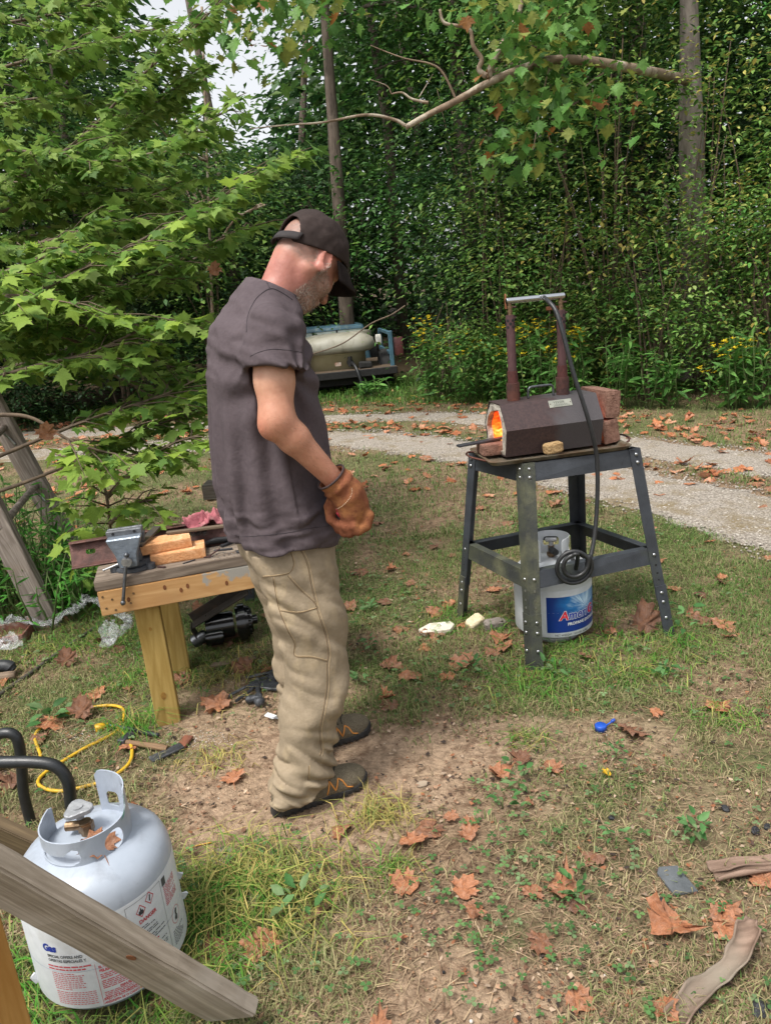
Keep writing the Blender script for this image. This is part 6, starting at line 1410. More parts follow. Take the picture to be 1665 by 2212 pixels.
        def so2(p):
            q = p - A(hx, y, 0); w = np.interp(q[:, 0], [-.01, .02, .08, .16, .24, .29, .318], [.012, .034, .038, .040, .050, .042, .012]); d = np.maximum(np.abs(q[:, 1]) - w, np.maximum(-.006 - q[:, 0], q[:, 0] - .318)); top = .024 + .012 * sst(q[:, 0], .25, .315) + .010 * sst(q[:, 0], .05, .0); d = np.maximum(d, np.maximum(q[:, 2] - top, .003 + .02 * np.maximum(q[:, 0] - .26, 0) - q[:, 2])); return d + .0016 * np.sin(q[:, 0] * 300) * (q[:, 2] < .014)
        V, Q = sdf_mesh(so2, (hx - .02, y - .07, -.01), (hx + .34, y + .07, .06), .0032); link('sole', np_mesh('sole', relax(V, Q, 1), Q, pm('shoe_sole', srgb('#2b2a29'), srgb('#1f1e1e'), scale=40, rough=.75), True), s_)
        m = MB(); Z = [(x_ + .06, z_) for x_, z_ in ((.105, .030), (.118, .072), (.133, .036), (.148, .070), (.160, .060), (.170, .038), (.195, .028))]; pts = []
        for a, b in zip(Z[:-1], Z[1:]):
            for k in range(5):
                t = k / 5; h = bv.ray_cast(Vector((hx + a[0] + (b[0] - a[0]) * t, y - .2, a[1] + (b[1] - a[1]) * t)), Vector((0, 1, 0)))
                if h[0] is not None: pts.append(h[0] + h[1] * .0006)
        m.tube(pts, .0023, 6); m.build('orange_stripe', pm('orange_trim', srgb('#d08a3e'), srgb('#c07a30'), rough=.6), s_)
        m = MB()
        for k in range(4):
            x = hx + .165 + k * .016; pts = []
            for yy in np.linspace(-.03, .03, 7):
                h = bv.ray_cast(Vector((x + .012 * math.sin(yy * 60), y + yy, .2)), Vector((0, 0, -1)))
                if h[0] is not None: pts.append(h[0] + Vector((0, 0, .0015)))
            if len(pts) > 2: m.tube(pts, .0018, 5)
        m.build('laces', pm('lace', srgb('#2d2a26'), rough=.9, rvar=0), s_)
    shoe(-.223, -.130, 0); shoe(-.085, .135, 1)
    # ---- cap
    def band(q): return .020 + .52 * q[:, 0]
    def cap(p):
        q = hq(p); d = s_ell(q, (-.010, 0, .040), (.114, .094, .103)) + .0022 * snoise(q, 26, 41, 2) + .0012 * snoise(q, 60, 42, 2)
        d = np.maximum(d, -(d + .0065)); d = np.maximum(d, band(q) - q[:, 2]); hole = np.maximum(((q[:, 1] / .050) ** 2 + ((q[:, 2] + .010) / .058) ** 2 - 1) * .05, q[:, 0] + .035); hole = np.maximum(hole, -(q[:, 2] - (-.012))); d = smax(d, -hole, .003)
        return d
    lo, hi = hc - .17, hc + .17; V, Q = sdf_mesh(cap, lo, hi, .0034); V = relax(V, Q, 1, .4); fade = fbm(V * 22, 4); c = np.array(srgb('#38302e'))[None] * (.72 + .6 * fade)[:, None]
    CAPM = pm('cap_cotton', (1, 1, 1), (.8, .8, .8), scale=70, rough=.95, bump=.35, bscale=420, attr=True, spec=.1, c3=(1.35, 1.3, 1.25), scale2=34, lo2=.62, hi2=.75, bdist=.003)
    cp = link('cap', np_mesh('cap', V, Q, CAPM, True, c), man)
    # stiff curved peak
    nu, nv = 26, 8; P = []
    for i in range(nu):
        ph = rad(-72 + 144 * i / (nu - 1)); a0 = A(-.010 + .110 * math.cos(ph), .091 * math.sin(ph)); 
        for j in range(nv):
            t = j / (nv - 1); ext = .074 * math.cos(ph * .95) ** .55 if abs(ph) < 1.5 else 0; f = a0[0] + t * ext; l = a0[1] * (1 + .03 * t); tt = .022 + .50 * a0[0] - t * .010 - .030 * (l / .09) ** 2 * (.3 + .7 * t) - t * .006; P.append(H(f, l, tt))
    P = np.array(P); i = (np.arange(nu - 1)[:, None] * nv + np.arange(nv - 1)[None]).ravel(); F = np.c_[i, i + nv, i + nv + 1, i + 1]
    o = link('cap_peak', np_mesh('cap_peak', P, F, pm('peak_cotton', srgb('#2d2726'), srgb('#201c1c'), scale=50, rough=.95, bump=.3, bscale=400, spec=.08), True), cp); md = o.modifiers.new('thickness', 'SOLIDIFY'); md.thickness = .004; md.offset = 0
    # strap across the back
    P = []; n = 18
    for k in range(n):
        ph = rad(180 - 42 + 84 * k / (n - 1))
        for tt in (0, 1): f = -.010 + .1095 * math.cos(ph); P.append(H(f, .090 * math.sin(ph), .022 + .52 * f + .002 + tt * .026))
    F = np.array([(2 * k, 2 * k + 2, 2 * k + 3, 2 * k + 1) for k in range(n - 1)]); o = link('cap_strap', np_mesh('cap_strap', np.array(P), F, pm('strap_web', srgb('#2b2626'), srgb('#241f20'), rough=.9, scale=80), True), cp); md = o.modifiers.new('thickness', 'SOLIDIFY'); md.thickness = .004
    # ---- gloves
    LEA = pm('suede', srgb('#86523a'), srgb('#6b3f2c'), scale=30, rough=.9, bump=.4, bscale=220, c3=srgb('#96653f'), scale2=12, spec=.2); DARKL = pm('glove_piping', srgb('#3a2a2a'), srgb('#30221f'), rough=.8, rvar=0); STI = pm('stitching', srgb('#e0c9ae'), rough=.9, rvar=0)
    for wr, el, s, nm in ((wrR, elR, -1, 'glove'), (wrL, elL, 1, 'glove')):
        ax = (wr - el) / np.linalg.norm(wr - el); c0 = wr - ax * .012; c1 = wr + A(.030, 0, -.040)
        def glove(p):
            d = smin(hand(p, wr, s, .016) - .0032, s_cone(p, c0, c1, .0445, .043), .02) + .0016 * snoise(p, 34, 51, 2) + .0028 * np.sin((p - c0) @ ax * 130 + 2 * snoise(p, 20, 52, 1)) * np.exp(-(((p - c0) @ ax - .04) / .022) ** 2)
            d = np.maximum(d, -((p - c0) @ ax)); return np.maximum(d, -np.maximum(s_cone(p, c0 - ax * .02, c0 + ax * .02, .039, .037), (p - c0) @ ax - .018))
        V, Q = sdf_mesh(glove, wr + A(-.10, -.11, -.21), wr + A(.15, .11, .09), .0034); g = link(nm, np_mesh(nm, relax(V, Q, 1, .4), Q, LEA, True), man); bv = BVHTree.FromPolygons(V.tolist(), Q.tolist())
        u_ = np.cross(ax, A(0, 1, 0)); u_ /= np.linalg.norm(u_); v_ = np.cross(ax, u_); MB().tube([c0 + ax * .001 + (u_ * math.cos(k * PI / 12) + v_ * math.sin(k * PI / 12)) * .0435 for k in range(24)], .0032, 8, closed=True).build('piping', DARKL, g)
        if s < 0: seam(bv, [((1150 + x * .16216) * .57593, (1700 + y * .16216) * .57604) for x, y in ((1040, 800), (1050, 900), (1000, 1030), (900, 1150), (790, 1240), (690, 1290))], 'stitching', .0009, STI, g, dash=True)
    # red-handled pliers closed in the gloved hand
    t = thing('pliers', 'red-handled pliers held in the gloved hand', 'pliers', Matrix.Translation(PO) @ Matrix.Rotation(PA, 4, 'Z') @ Vector(wrR + A(.046, .0, -.100)), PA)
    RP = pm('red_grip', srgb('#9c2430'), srgb('#861c28'), rough=.45)
    for k in (-1, 1): MB().tube(spline([(0, .0, 0), (-.02, .004, .004 * k), (-.038, .0, .006 * k), (-.046, 0, .012 + .006 * k)], 5), .0055, 8).build('grip', RP, t)
    MB().tube([(0, 0, 0), (.012, .02, 0), (.02, .05, .004)], [.009, .010, .004], 8).build('jaw', STEEL, t)
make_person()
# ================================================================== THINGS LYING ABOUT
OLDWOOD = wood('old_ladder_wood', srgb('#9b9188'), srgb('#625850'), 0, ring=14, bump=.5, c3=srgb('#7d6b5e'))
GREYBOARD = wood('grey_board', srgb('#a59a8c'), srgb('#726759'), 0, ring=16, bump=.6, c3=srgb('#b0a89e'), lo2=.5, hi2=.75)
BLACKTUBE = pm('black_tube', srgb('#232629'), srgb('#17191b'), scale=30, rough=.38, bump=.1, bscale=200, spec=.55)
def ray_pt(px, py, D): return Vector((0, 0, CAM_H)) + Vector(_ray(px, py)) * D
def board_between(m, p, q, w, t, wdir, seed=0, amp=.002, bev=.004, ext=(0, 0)):
    d = (q - p).normalized(); p = p - d * ext[0]; q = q + d * ext[1]; z = Vector(wdir); z = (z - d * z.dot(d)).normalized(); y = z.cross(d)
    M = Matrix(((d.x, y.x, z.x, 0), (d.y, y.y, z.y, 0), (d.z, y.z, z.z, 0), (0, 0, 0, 1))); c = (p + q) / 2
    return Matrix.Translation(c) @ M, (q - p).length
def make_ladder():
    b1, b2 = gp(108, 1352), gp(185, 1240); t1, t2 = at(-150, 830, 3.85), at(-75, 760, b2.y + .1)
    t = thing('wooden_ladder', 'weathered wooden ladder with round rungs leaning at the edge of the trees', 'ladder', (b1.x, b1.y, 0))
    for a, b in ((b1, t1), (b2, t2)):
        M, L_ = board_between(None, a, b, 0, 0, (1, 0, .3), ext=(.05, .3)); m = MB(); rough_board(m, (L_, .052, .125), (0, 0, 0), a.x, .003); o = m.build('rail', OLDWOOD, t); o.matrix_basis = wm(t).inverted() @ M
        for s in (-.28, -.05, .2):
            for dz, r_, mt in ((.02, .013, HOLE), (-.028, .017, STEEL)):
                w_ = MB().cyl(r_, .004, Matrix.Translation((s * L_ * .8, -.0275, dz)) @ Matrix.Rotation(PI / 2, 4, 'X'), 14).build('rung_plug' if mt is HOLE else 'washer', mt, o)
    for k, s in enumerate((.14, .42, .68, .94)):
        p, q = b1.lerp(t1, s), b2.lerp(t2, s); d = (q - p).normalized(); m = MB(); m.tube([p - d * .03, p.lerp(q, .5), q + d * .03], .020, 10); r = m.build('rung', OLDWOOD, t, True)
        m = MB(); c = p.lerp(q, .88); m.tube(spline([c + Vector((0, 0, -.015)), c + d * .04 + Vector((.02, 0, -.06)), c + d * .06 + Vector((.05, -.01, -.11))], 4), .007, 6); m.build('brace', ZINC, r).data.transform(wm(t).inverted())
make_ladder()
def make_sawhorse():
    p, q = ray_pt(0, 1893, 1.31), ray_pt(506, 2183, 1.60)
    t = thing('weathered_board', 'grey weathered board slanting in front of the propane tank', 'board', (q.x, q.y, 0)); M, L_ = board_between(None, p, q, 0, 0, (.25, -.45, 1), ext=(.35, 0)); m = MB(); rough_board(m, (L_, .038, .140), (0, 0, 0), 11, .0025, bev=.005); o = m.build('plank', GREYBOARD, t); o.matrix_basis = wm(t).inverted() @ M
    m = MB(); m.cyl(.010, .003, Matrix.Translation((L_ * .17, -.0195, .028)) @ Matrix.Rotation(PI / 2, 4, 'X'), 14); k = m.build('knot', KNOT, o)
    c = ray_pt(-28, 2170, 1.42); t = thing('pine_post', 'new pine post standing in the near corner', 'post', (c.x, c.y, 0), rad(-20)); MB().box((.089, .089, .60), (0, 0, .30), bev=.004, seg=2).build('post', wood('new_post', srgb('#c89a5c'), srgb('#b07f42'), 2, ring=9, bump=.12), t)
    p, q = at(-60, 1770, 1.72), at(92, 1838, 1.76); M, L_ = board_between(None, p, q, 0, 0, (0, -.3, 1)); m = MB(); rough_board(m, (L_, .036, .085), (0, 0, 0), 13, .002); o = m.build('plank', wood('brown_plank', srgb('#8d7a5e'), srgb('#5f5140'), 0), None); o.matrix_world = M; tag(o, 'short brown plank behind the near propane tank', 'plank')
make_sawhorse()
def make_tubes():
    D1, D2 = 1.78, 2.02; b = at(154, 1745, D1); t = thing('tube_frame', 'black bent steel tube handles standing behind the near tank', 'tube frame', (b.x, b.y, 0))
    P = [at(-120, 1650, D1), at(20, 1646, D1), at(95, 1648, D1), at(128, 1660, D1), at(148, 1690, D1), at(153, 1730, D1), Vector((b.x + .002, b.y, .2)), Vector((b.x + .004, b.y, -.01))]; MB().tube(spline(P, 6), .0165, 16).build('tube', BLACKTUBE, t, True)
    P = [at(-100, 1615, D2), at(-25, 1595, D2), at(12, 1583, D2), at(34, 1590, D2), at(43, 1615, D2), at(48, 1660, D2), at(53, 1720, D2)]; e = P[-1]; P += [Vector((e.x, e.y, -.01))]; MB().tube(spline(P, 6), .0165, 16).build('tube', BLACKTUBE, t, True)
make_tubes()
def z5(x, y): return (x * .3255 * .57593, (2280 + y * .3255) * .57604)
def gpath(Z, z=.008, zz=None): return [gp(*z5(x, y)) + Vector((0, 0, z if zz is None else zz[i])) for i, (x, y) in enumerate(Z)]
def make_cord():
    t = thing('extension_cord', 'yellow extension cord looping over the grass and leaves', 'cord', gp(*z5(1310, 1390)))
    Z = [(1310, 1390), (1400, 1430), (1480, 1530), (1530, 1660), (1510, 1800), (1400, 1915), (1200, 2030), (900, 2112), (700, 2145), (520, 2110), (450, 2040), (520, 1940), (700, 1820), (1000, 1640), (1300, 1490), (1400, 1390), (1440, 1250), (1400, 1175), (1260, 1152), (1080, 1175), (800, 1245), (600, 1320), (460, 1430), (412, 1520), (440, 1620), (480, 1740), (430, 1800), (300, 1830)]
    MB().tube(spline(gpath(Z, .012), 8), .0062, 10).build('cable', pm('yellow_cable', srgb('#c9a227'), srgb('#b8911f'), scale=40, rough=.5, c3=srgb('#8d7430'), scale2=25, lo2=.55, hi2=.75), t, True)
    a, b = gp(*z5(1265, 1385)) + Vector((0, 0, .016)), gp(*z5(1110, 1435)) + Vector((0, 0, .016)); m = MB(); d = (b - a); m.tube([a, a + d * .2, a + d * .25, a + d * .6, a + d * .95, b], [.008, .009, .013, .0165, .017, .012], 14); m.build('plug', pm('yellow_plug', srgb('#c99f22'), srgb('#b88d18'), scale=30, rough=.5), t, True)
    m = MB(); m.tube([a, gp(*z5(1312, 1390)) + Vector((0, 0, .013))], .0025, 6); m.build('bare_wire', pm('blue_wire', srgb('#5a8fa0'), rough=.5), t, True)
make_cord()
def make_plastic():
    m, nt, bs = _nt('clear_plastic'); bs.inputs['Base Color'].default_value = (.82, .84, .86, 1); bs.inputs['Roughness'].default_value = .22; bs.inputs['Alpha'].default_value = .16; bs.inputs['Specular IOR Level'].default_value = .8
    t = thing('plastic_wrap', 'twisted strip of clear plastic wrap trailing over the grass', 'plastic wrap', gp(*z5(600, 300)))
    def strip(Z, w, seed, hh):
        P = spline(gpath(Z, 0, hh), 10); r = random.Random(seed); V = []; F = []; k = 11
        for i, p in enumerate(P):
            a = P[max(i - 1, 0)]; b = P[min(i + 1, len(P) - 1)]; d = (b - a).normalized(); s = Vector((0, 0, 1)).cross(d).normalized(); u = d.cross(s); tw = i * .12 + seed
            for j in range(k):
                x = (j / (k - 1) - .5) * w * (1 + .3 * math.sin(i * .5)); y = .012 * math.sin(j * 2.1 + i * .7) + r.uniform(-.006, .006); c, n = math.cos(tw * .5), math.sin(tw * .5); V.append(p + s * (x * c - y * n) + u * (abs(x * n) + abs(y) * 1.0) + d * r.uniform(-.004, .004))
        for i in range(len(P) - 1):
            for j in range(k - 1): a = i * k + j; F.append((a, a + 1, a + k + 1, a + k))
        o = link('strip', np_mesh('strip', [tuple(v) for v in V], F, m, False), t); o.data.transform(wm(t).inverted())
    Z = [(-100, 330), (100, 300), (250, 275), (400, 310), (600, 305), (780, 235), (900, 222), (1000, 190), (1060, 150), (1200, 148), (1350, 205), (1450, 270), (1540, 310)]; strip(Z, .07, 1, [.05] * 5 + [.07, .07, .09, .1, .1, .08, .06, .05])
    strip([(1540, 340), (1440, 420), (1350, 480), (1270, 520), (1290, 400), (1330, 350)], .08, 2, [.05, .05, .04, .03, .06, .08]); strip([(-60, 520), (60, 500), (180, 490), (150, 560), (0, 575)], .08, 3, [.04] * 5)
make_plastic()
def make_left_junk():
    RF = pm('rusty_frame', srgb('#7d4f41'), srgb('#5d382e'), scale=30, rough=.85, bump=.5, bscale=120, c3=srgb('#8f8377'), scale2=14)
    p = gp(*z5(100, 420)); t = thing('rusty_tray', 'shallow rusty steel channel tray below the ladder', 'tray', (p.x, p.y, 0), rad(6))
    m = MB(); m.box((.36, .18, .006), (-.09, .06, .008), bev=.001); m.build('floor', RF, t)
    for c, s in (((-.09, .148, .03), (.36, .008, .05)), ((-.09, -.028, .03), (.36, .008, .05)), ((.088, .06, .03), (.008, .175, .05))): MB().box(s, c, bev=.002).build('side', RF, t)
    p = gp(*z5(60, 860)); t = thing('sledge_hammer', 'hammer with worn wooden handle and black head at the edge of the grass', 'hammer', (p.x, p.y, .03), rad(8)); MB().tube([(-.30, 0, .0), (-.1, 0, .002), (.02, 0, 0), (.052, 0, 0)], [.016, .017, .021, .019], 12).build('handle', wood('worn_handle', srgb('#8d7a66'), srgb('#63554a'), 0), t)
    m = MB(); m.tube(spline([(-.32, .06, .03), (-.12, .06, .035), (.0, .058, .025), (.03, .05, .0)], 5), [.03] * 8 + [.028] * 5 + [.02] * 2 + [.006], 12); m.build('head', pm('black_cast', srgb('#2d2f33'), srgb('#232528'), scale=30, rough=.5, bump=.2), t, smooth=True)
    m = MB(); m.tube([p + Vector((0, 0, .012)) for p in spline([gp(*z5(-160, 1150)), gp(*z5(0, 1030)), gp(*z5(300, 820)), gp(*z5(560, 630)), gp(*z5(840, 430)), gp(*z5(1180, 200))], 14)], [.0085 + .0016 * (k % 2) for k in range(71)], 8); o = m.build('rebar', pm('rebar_rust', srgb('#4c463d'), srgb('#37332d'), scale=60, rough=.8), None); tag(o, 'dark ribbed reinforcing bar lying through the grass', 'rebar')
make_left_junk()
def make_small():
    WT = pm('white_tile', srgb('#d6d0c2'), srgb('#c2baaa'), scale=30, rough=.8, bump=.3)
    m = MB(); m.prism([(-.07, -.035), (.05, -.05), (.085, -.005), (.075, .03), (-.02, .05), (-.085, .01)], .02, bev=.002); wobj('brick_fragment', m, WT, gpM(944, 1366, 0, rad(12), dz=.010), 'flat white brick fragment in the grass left of the stand', 'brick')
    m = MB(); m.merge(rough_block((.085, .055, .055), 33, .006, 5, .04), None); wobj('brick_fragment', m, pm('cream_brick', srgb('#d0c3a4'), srgb('#b5a685'), scale=30, rough=.9, bump=.6), gpM(1026, 1358, 0, rad(30), rad(20), rad(-18), .03), 'chunky cream brick fragment beside the stand leg', 'brick')
    m = MB(); m.merge(rough_block((.10, .06, .05), 35, .008, 5, .04), None); wobj('stone', m, pm('grey_stone', srgb('#7d746d'), srgb('#655d56'), scale=20, rough=.9, bump=.5), gpM(1068, 1358, 0, rad(10), dz=.02), 'grey stone half hidden behind the cream brick', 'stone')
    BC = pm('blue_plastic', srgb('#1f4fb0'), srgb('#1a4294'), scale=20, rough=.35); p = gp(1297, 1578); t = thing('bottle_cap', 'bright blue plastic cap on the bare ground', 'cap', (p.x, p.y, .004))
    MB().lathe([(0, .019), (.0185, .019), (.020, .0175), (.0205, 0), (.0185, 0), (.018, .016), (0, .016)], 28).build('lid', BC, t); MB().tube(spline([(.018, .008, .006), (.034, .016, .01), (.05, .02, .018), (.055, .03, .012)], 5), [.003] * 8 + [.006] * 8, 8).build('tether', BC, t)
    m = MB(); m.lathe([(.0105, 0), (.0375, 0), (.0375, .003), (.0105, .0036), (.0105, 0)], 30); wobj('grinding_disc', m, pm('worn_disc', srgb('#857a6d'), srgb('#6b6259'), scale=50, rough=.9, bump=.4), gpM(484, 1853, 0, 0, rad(2), 0, .006), 'worn grey grinding disc lying on the dirt', 'disc')
    m = MB(); m.tube([(-.035, 0, 0), (0, .002, .001), (.04, 0, 0)], .0022, 6); m.box((.008, .008, .004), (-.036, 0, 0)); wobj('cable_tie', m, pm('yellow_tie', srgb('#d1a34a'), rough=.6), gpM(430, 1832, 0, rad(14), dz=.008), 'short yellow cable tie near the grinding disc', 'cable tie')
    m = MB(); m.prism([(-.030, -.045), (.032, -.05), (.028, .04), (-.02, .048), (-.034, .03)], .007, bev=.001); wobj('slate', m, pm('slate', srgb('#5b5f62'), srgb('#45494c'), scale=14, rough=.7, bump=.3), gpM(1458, 1908, 0, rad(8), dz=.008), 'dark slate piece lying at lower right', 'slate')
    m = MB(); m.prism([(-.085, -.012), (.075, -.016), (.085, .008), (-.07, .018)], .006, bev=.001); wobj('wood_chip', m, wood('chip', srgb('#8d6a56'), srgb('#6b4c3c'), 0), gpM(706, 1962, 0, rad(42), dz=.010), 'flat reddish wood chip in the grass', 'wood chip')
    m = MB(); m.prism([(-.10, -.02), (.11, -.022), (.10, .012), (-.08, .018)], .006, bev=.001); wobj('wood_chip', m, wood('chip2', srgb('#8a7868'), srgb('#64564a'), 0), gpM(500, 1350 + 85, 0, rad(14), dz=.012), 'long grey bark strip under the bench', 'bark')
    m = MB(); m.cyl(.020, .004, Matrix.Diagonal((1, .7, 1, 1)), 12); wobj('dry_seed_head', m, pm('tan_chip', srgb('#9a8a77'), rough=.9), gpM(912, 1697, 0, .3, dz=.006), 'flat grey wood disc on the dirt by the shoes', 'wood chip')
    CO = pm('coal', srgb('#1d1e21'), srgb('#2c2d31'), scale=60, rough=.5, bump=.6, bscale=120)
    lab = ['coal lump beside the largest flat leaf', 'coal lump nearest the bark curl', 'coal lump at the right edge by the litter', 'small coal lump below the yellow leaf', 'coal lump in the bottom corner', 'coal pair under the curled bark', 'coal crumb on bare dirt', 'coal crumb right of the coal lump']
    for k, (px, py, s) in enumerate(((1428, 1956, .013), (1630, 1800, .013), (1566, 1752, .012), (1320, 1770, .008), (1640, 2190, .02), (1505, 2190, .013), (905, 1745, .006), (1655, 1790, .010))):
        m = MB(); m.ball(s, sc=(1.2, .9, .8), u=9, v=7, jit=.18); wobj('coal_lump', m, CO, gpM(px, py, 0, k, dz=s * .6), lab[k], 'coal', 'coal lumps on the ground', smooth=False)
    BK = wood('bark_curl', srgb('#8f7869'), srgb('#5d4b3f'), 0, ring=9, bump=.8, c3=srgb('#7d7568'))
    def bark(pts, w, lab, cw=1.5):
        P = spline(pts, 8); V, F = [], []; k = 10
        for i, p in enumerate(P):
            a = P[max(i - 1, 0)]; b = P[min(i + 1, len(P) - 1)]; d = (b - a).normalized(); s = Vector((0, 0, 1)).cross(d).normalized(); u = d.cross(s); ww = w * (.95 + .08 * math.sin(i * .9 + 1)) * (.6 if i > len(P) - 4 else 1); 
            for j in range(k): an = (j / (k - 1) - .5) * 2 * cw * (1 + .25 * math.sin(i * .3)); r_ = ww / (2 * cw); V.append(tuple(p + s * math.sin(an) * r_ * 1.1 + u * (r_ - math.cos(an) * r_ + random.uniform(0, .0015))))
        for i in range(len(P) - 1):
            for j in range(k - 1): a = i * k + j; F.append((a, a + 1, a + k + 1, a + k))
        o = link('bark', np_mesh('bark', V, F, BK, True)); md = o.modifiers.new('thickness', 'SOLIDIFY'); md.thickness = .004; tag(o, lab, 'bark')
    g = lambda px, py, z=.012: gp(px, py) + Vector((0, 0, z))
    bark([g(1455, 2225), g(1510, 2165, .02), g(1565, 2125, .03), g(1600, 2090, .045), g(1620, 2040, .07)], .062, 'long curled sheet of bark in the lower right corner', 1.3)
    bark([g(1545, 1912, .015), g(1610, 1900, .018), g(1720, 1885, .015)], .05, 'rolled bark strip at the right edge', 2.0); bark([g(1530, 1888, .012), g(1600, 1880, .014), g(1700, 1862, .012)], .04, 'thin bark strip above the rolled one', 1.0)
    o = link('yellow_leaf', DRYME[2]); p = gp(1310, 1680); o.location = (p.x, p.y, .014); o.scale = (.036,) * 3; o.rotation_euler = (.2, .1, 1.0); o.data = o.data.copy(); o.data.materials[0] = pm('yellow_leaf', srgb('#d3a91c'), srgb('#b8901a'), rough=.7, transl=.2); tag(o, 'small bright yellow leaf on the litter', 'leaf')
make_small()
# ------------------------------------------------------------------ flatbed pickup with a plastic water tank
def make_truck():
    Y = 12.2; c = at(757, 800, Y); zb = c.z; x0, x1 = at(656, 800, Y).x, at(854, 795, Y).x; S = Y / 1600 * 1.04
    t = thing('pickup_truck', 'old blue pickup with a flat bed parked nose into the wood', 'truck', ((x0 + x1) / 2 - .15, Y, 0), rad(4))
    BLU = pm('truck_blue', srgb('#406475'), srgb('#335260'), scale=6, rough=.5, c3=srgb('#7d8f8a'), scale2=9, lo2=.55, hi2=.75); DK = pm('truck_dark', srgb('#1d1c1b'), srgb('#121110'), rough=.8); W_ = (x1 - x0); GL = pm('truck_glass', srgb('#b9c3bb'), srgb('#7f8c84'), scale=3, rough=.12, spec=.8)
    zb -= g1(0, Y) * 0
    m = MB(); m.box((1.75, 2.3, .05), (0.05, 1.1, zb - .02), bev=.01); m.build('bed_deck', wood('deck_boards', srgb('#6b5b49'), srgb('#453a30'), 0), t)
    m = MB(); m.box((1.75, .06, .12), (.05, -.03, zb - .06), bev=.01); m.build('rear_beam', DK, t)
    m = MB(); m.box((1.3, 4.0, .16), (.05, 2.2, zb - .18), bev=.02); m.build('chassis', DK, t)
    for sx in (-.72, .8):
        for yy in (.75, 3.6):
            w_ = MB().cyl(.34, .2, Matrix.Translation((sx, yy, .34)) @ Matrix.Rotation(PI / 2, 4, 'Y'), 28, bev=.03).build('wheel', pm('tyre', srgb('#222222'), srgb('#191919'), rough=.85), t, smooth=True); MB().cyl(.18, .21, Matrix.Translation((sx, yy, .34)) @ Matrix.Rotation(PI / 2, 4, 'Y'), 20, bev=.01).build('rim', STEEL, w_, smooth=True)
    # cab behind the bed
    zr = at(730, 704, Y + 2.4).z; m = MB(); m.box((1.62, 1.5, zr - zb + .28), (-.08, 3.2, (zr + zb) / 2 - .14), bev=.09, seg=3, taper=(.86, .86)); cab = m.build('cab', BLU, t, smooth=True)
    hh = zr - zb; m = MB(); m.box((1.30, .03, hh * .62), (-.08, 2.515, zr - hh * .44), bev=.03, seg=2); gw = m.build('rear_window', GL, t, smooth=True)
    for x in (-.30, .16): MB().box((.03, .04, hh * .64), (x - .08, 2.502, zr - hh * .44)).build('window_bar', DK, gw)
    m = MB(); m.box((1.6, 1.35, .42), (-.08, 4.6, zb + .05), bev=.1, seg=3); m.build('hood', BLU, t, smooth=True)
    # stake side at the outer corner with tail lamp
    xr = W_ / 2 + .02; m = MB(); m.box((.07, .07, .58), (.86, .05, zb + .27), bev=.01); m.box((.05, 1.9, .06), (.86, 1.0, zb + .52), bev=.01); m.box((.05, 1.9, .06), (.86, 1.0, zb + .2), bev=.01); m.box((.07, .07, .55), (.86, 1.95, zb + .27), bev=.01); m.build('side_rail', BLU, t)
    MB().box((.16, .05, .30), (.98, .08, zb + .30), bev=.02, seg=2).build('tail_lamp', pm('red_lens', srgb('#5f3535'), srgb('#4c2a2a'), rough=.35), t, smooth=True)
    MB().box((.10, .10, .30), (-.74, .05, zb + .15), bev=.02).build('bed_post', DK, t)
    # water tank
    TK = pm('poly_tank', srgb('#9c998c'), srgb('#8a8675'), scale=4, rough=.55, c3=srgb('#6f6c60'), scale2=7, lo2=.5, hi2=.75, stretch=(1, 1, .6))
    tt = thing('water_tank', 'grimy white plastic water tank on the truck bed', 'water tank', ((x0 + x1) / 2 - .15, Y, zb + .006), rad(4))
    def loft(prof, n=40, cx=0, cy=.75):
        V = []; F = []
        for (a, b, z, e) in prof:
            for k in range(n):
                th = 2 * PI * k / n; c_, s_ = math.cos(th), math.sin(th); V.append((cx + a * math.copysign(abs(c_) ** e, c_), cy + b * math.copysign(abs(s_) ** e, s_), z))
        for i in range(len(prof) - 1):
            for k in range(n): F.append((i * n + k, i * n + (k + 1) % n, (i + 1) * n + (k + 1) % n, (i + 1) * n + k))
        F.append(tuple(range(n))[::-1]); F.append(tuple(range((len(prof) - 1) * n, len(prof) * n))); return V, F
    m = MB(); m.quads(*loft([(.47, .5, 0, .55), (.47, .5, .24, .55), (.56, .58, .27, .55)]), smooth=True); m.build('lower_tank', pm('poly_clean', srgb('#aaa485'), srgb('#979070'), scale=3, rough=.5, c3=srgb('#8f8a70'), scale2=6, lo2=.6, hi2=.8), tt)
    m = MB(); m.quads(*loft([(.56, .58, .262, .5), (.62, .63, .30, .5), (.64, .64, .36, .5), (.62, .62, .46, .5), (.52, .54, .53, .6), (.40, .44, .56, .8), (.1, .1, .57, 1)]), smooth=True); m.build('upper_tank', TK, tt)
    m = MB(); m.cyl(.20, .10, c=(.40, .62, .53), n=24, bev=.02); m.build('filler_neck', TK, tt, smooth=True); MB().box((.10, .08, .16), (.70, .45, .42), bev=.03, seg=2).build('vent', pm('vent_white', srgb('#d5d2c8'), rough=.5), tt, smooth=True)
    m = MB(); m.cyl(.055, .10, Matrix.Translation((.18, .22, .10)) @ Matrix.Rotation(PI / 2, 4, 'X'), 16, bev=.01); m.cyl(.035, .16, c=(.18, .18, .12), n=12); m.build('outlet_valve', DK, tt, smooth=True); MB().box((.10, .01, .06), (-.02, .238, .09)).build('warning_sticker', pm('sticker', srgb('#c9987a'), srgb('#ddd5c8'), scale=20, rough=.6), tt)
    m = MB(); m.tube(spline([(.20, .14, .10), (.24, 0, .06), (.28, -.1, -.06), (.34, -.14, -.30), (.42, -.2, -zb + .05), (.5, -.3, -zb + .02)], 6), .026, 10); o = m.build('drain_hose', RUBBER, tt)
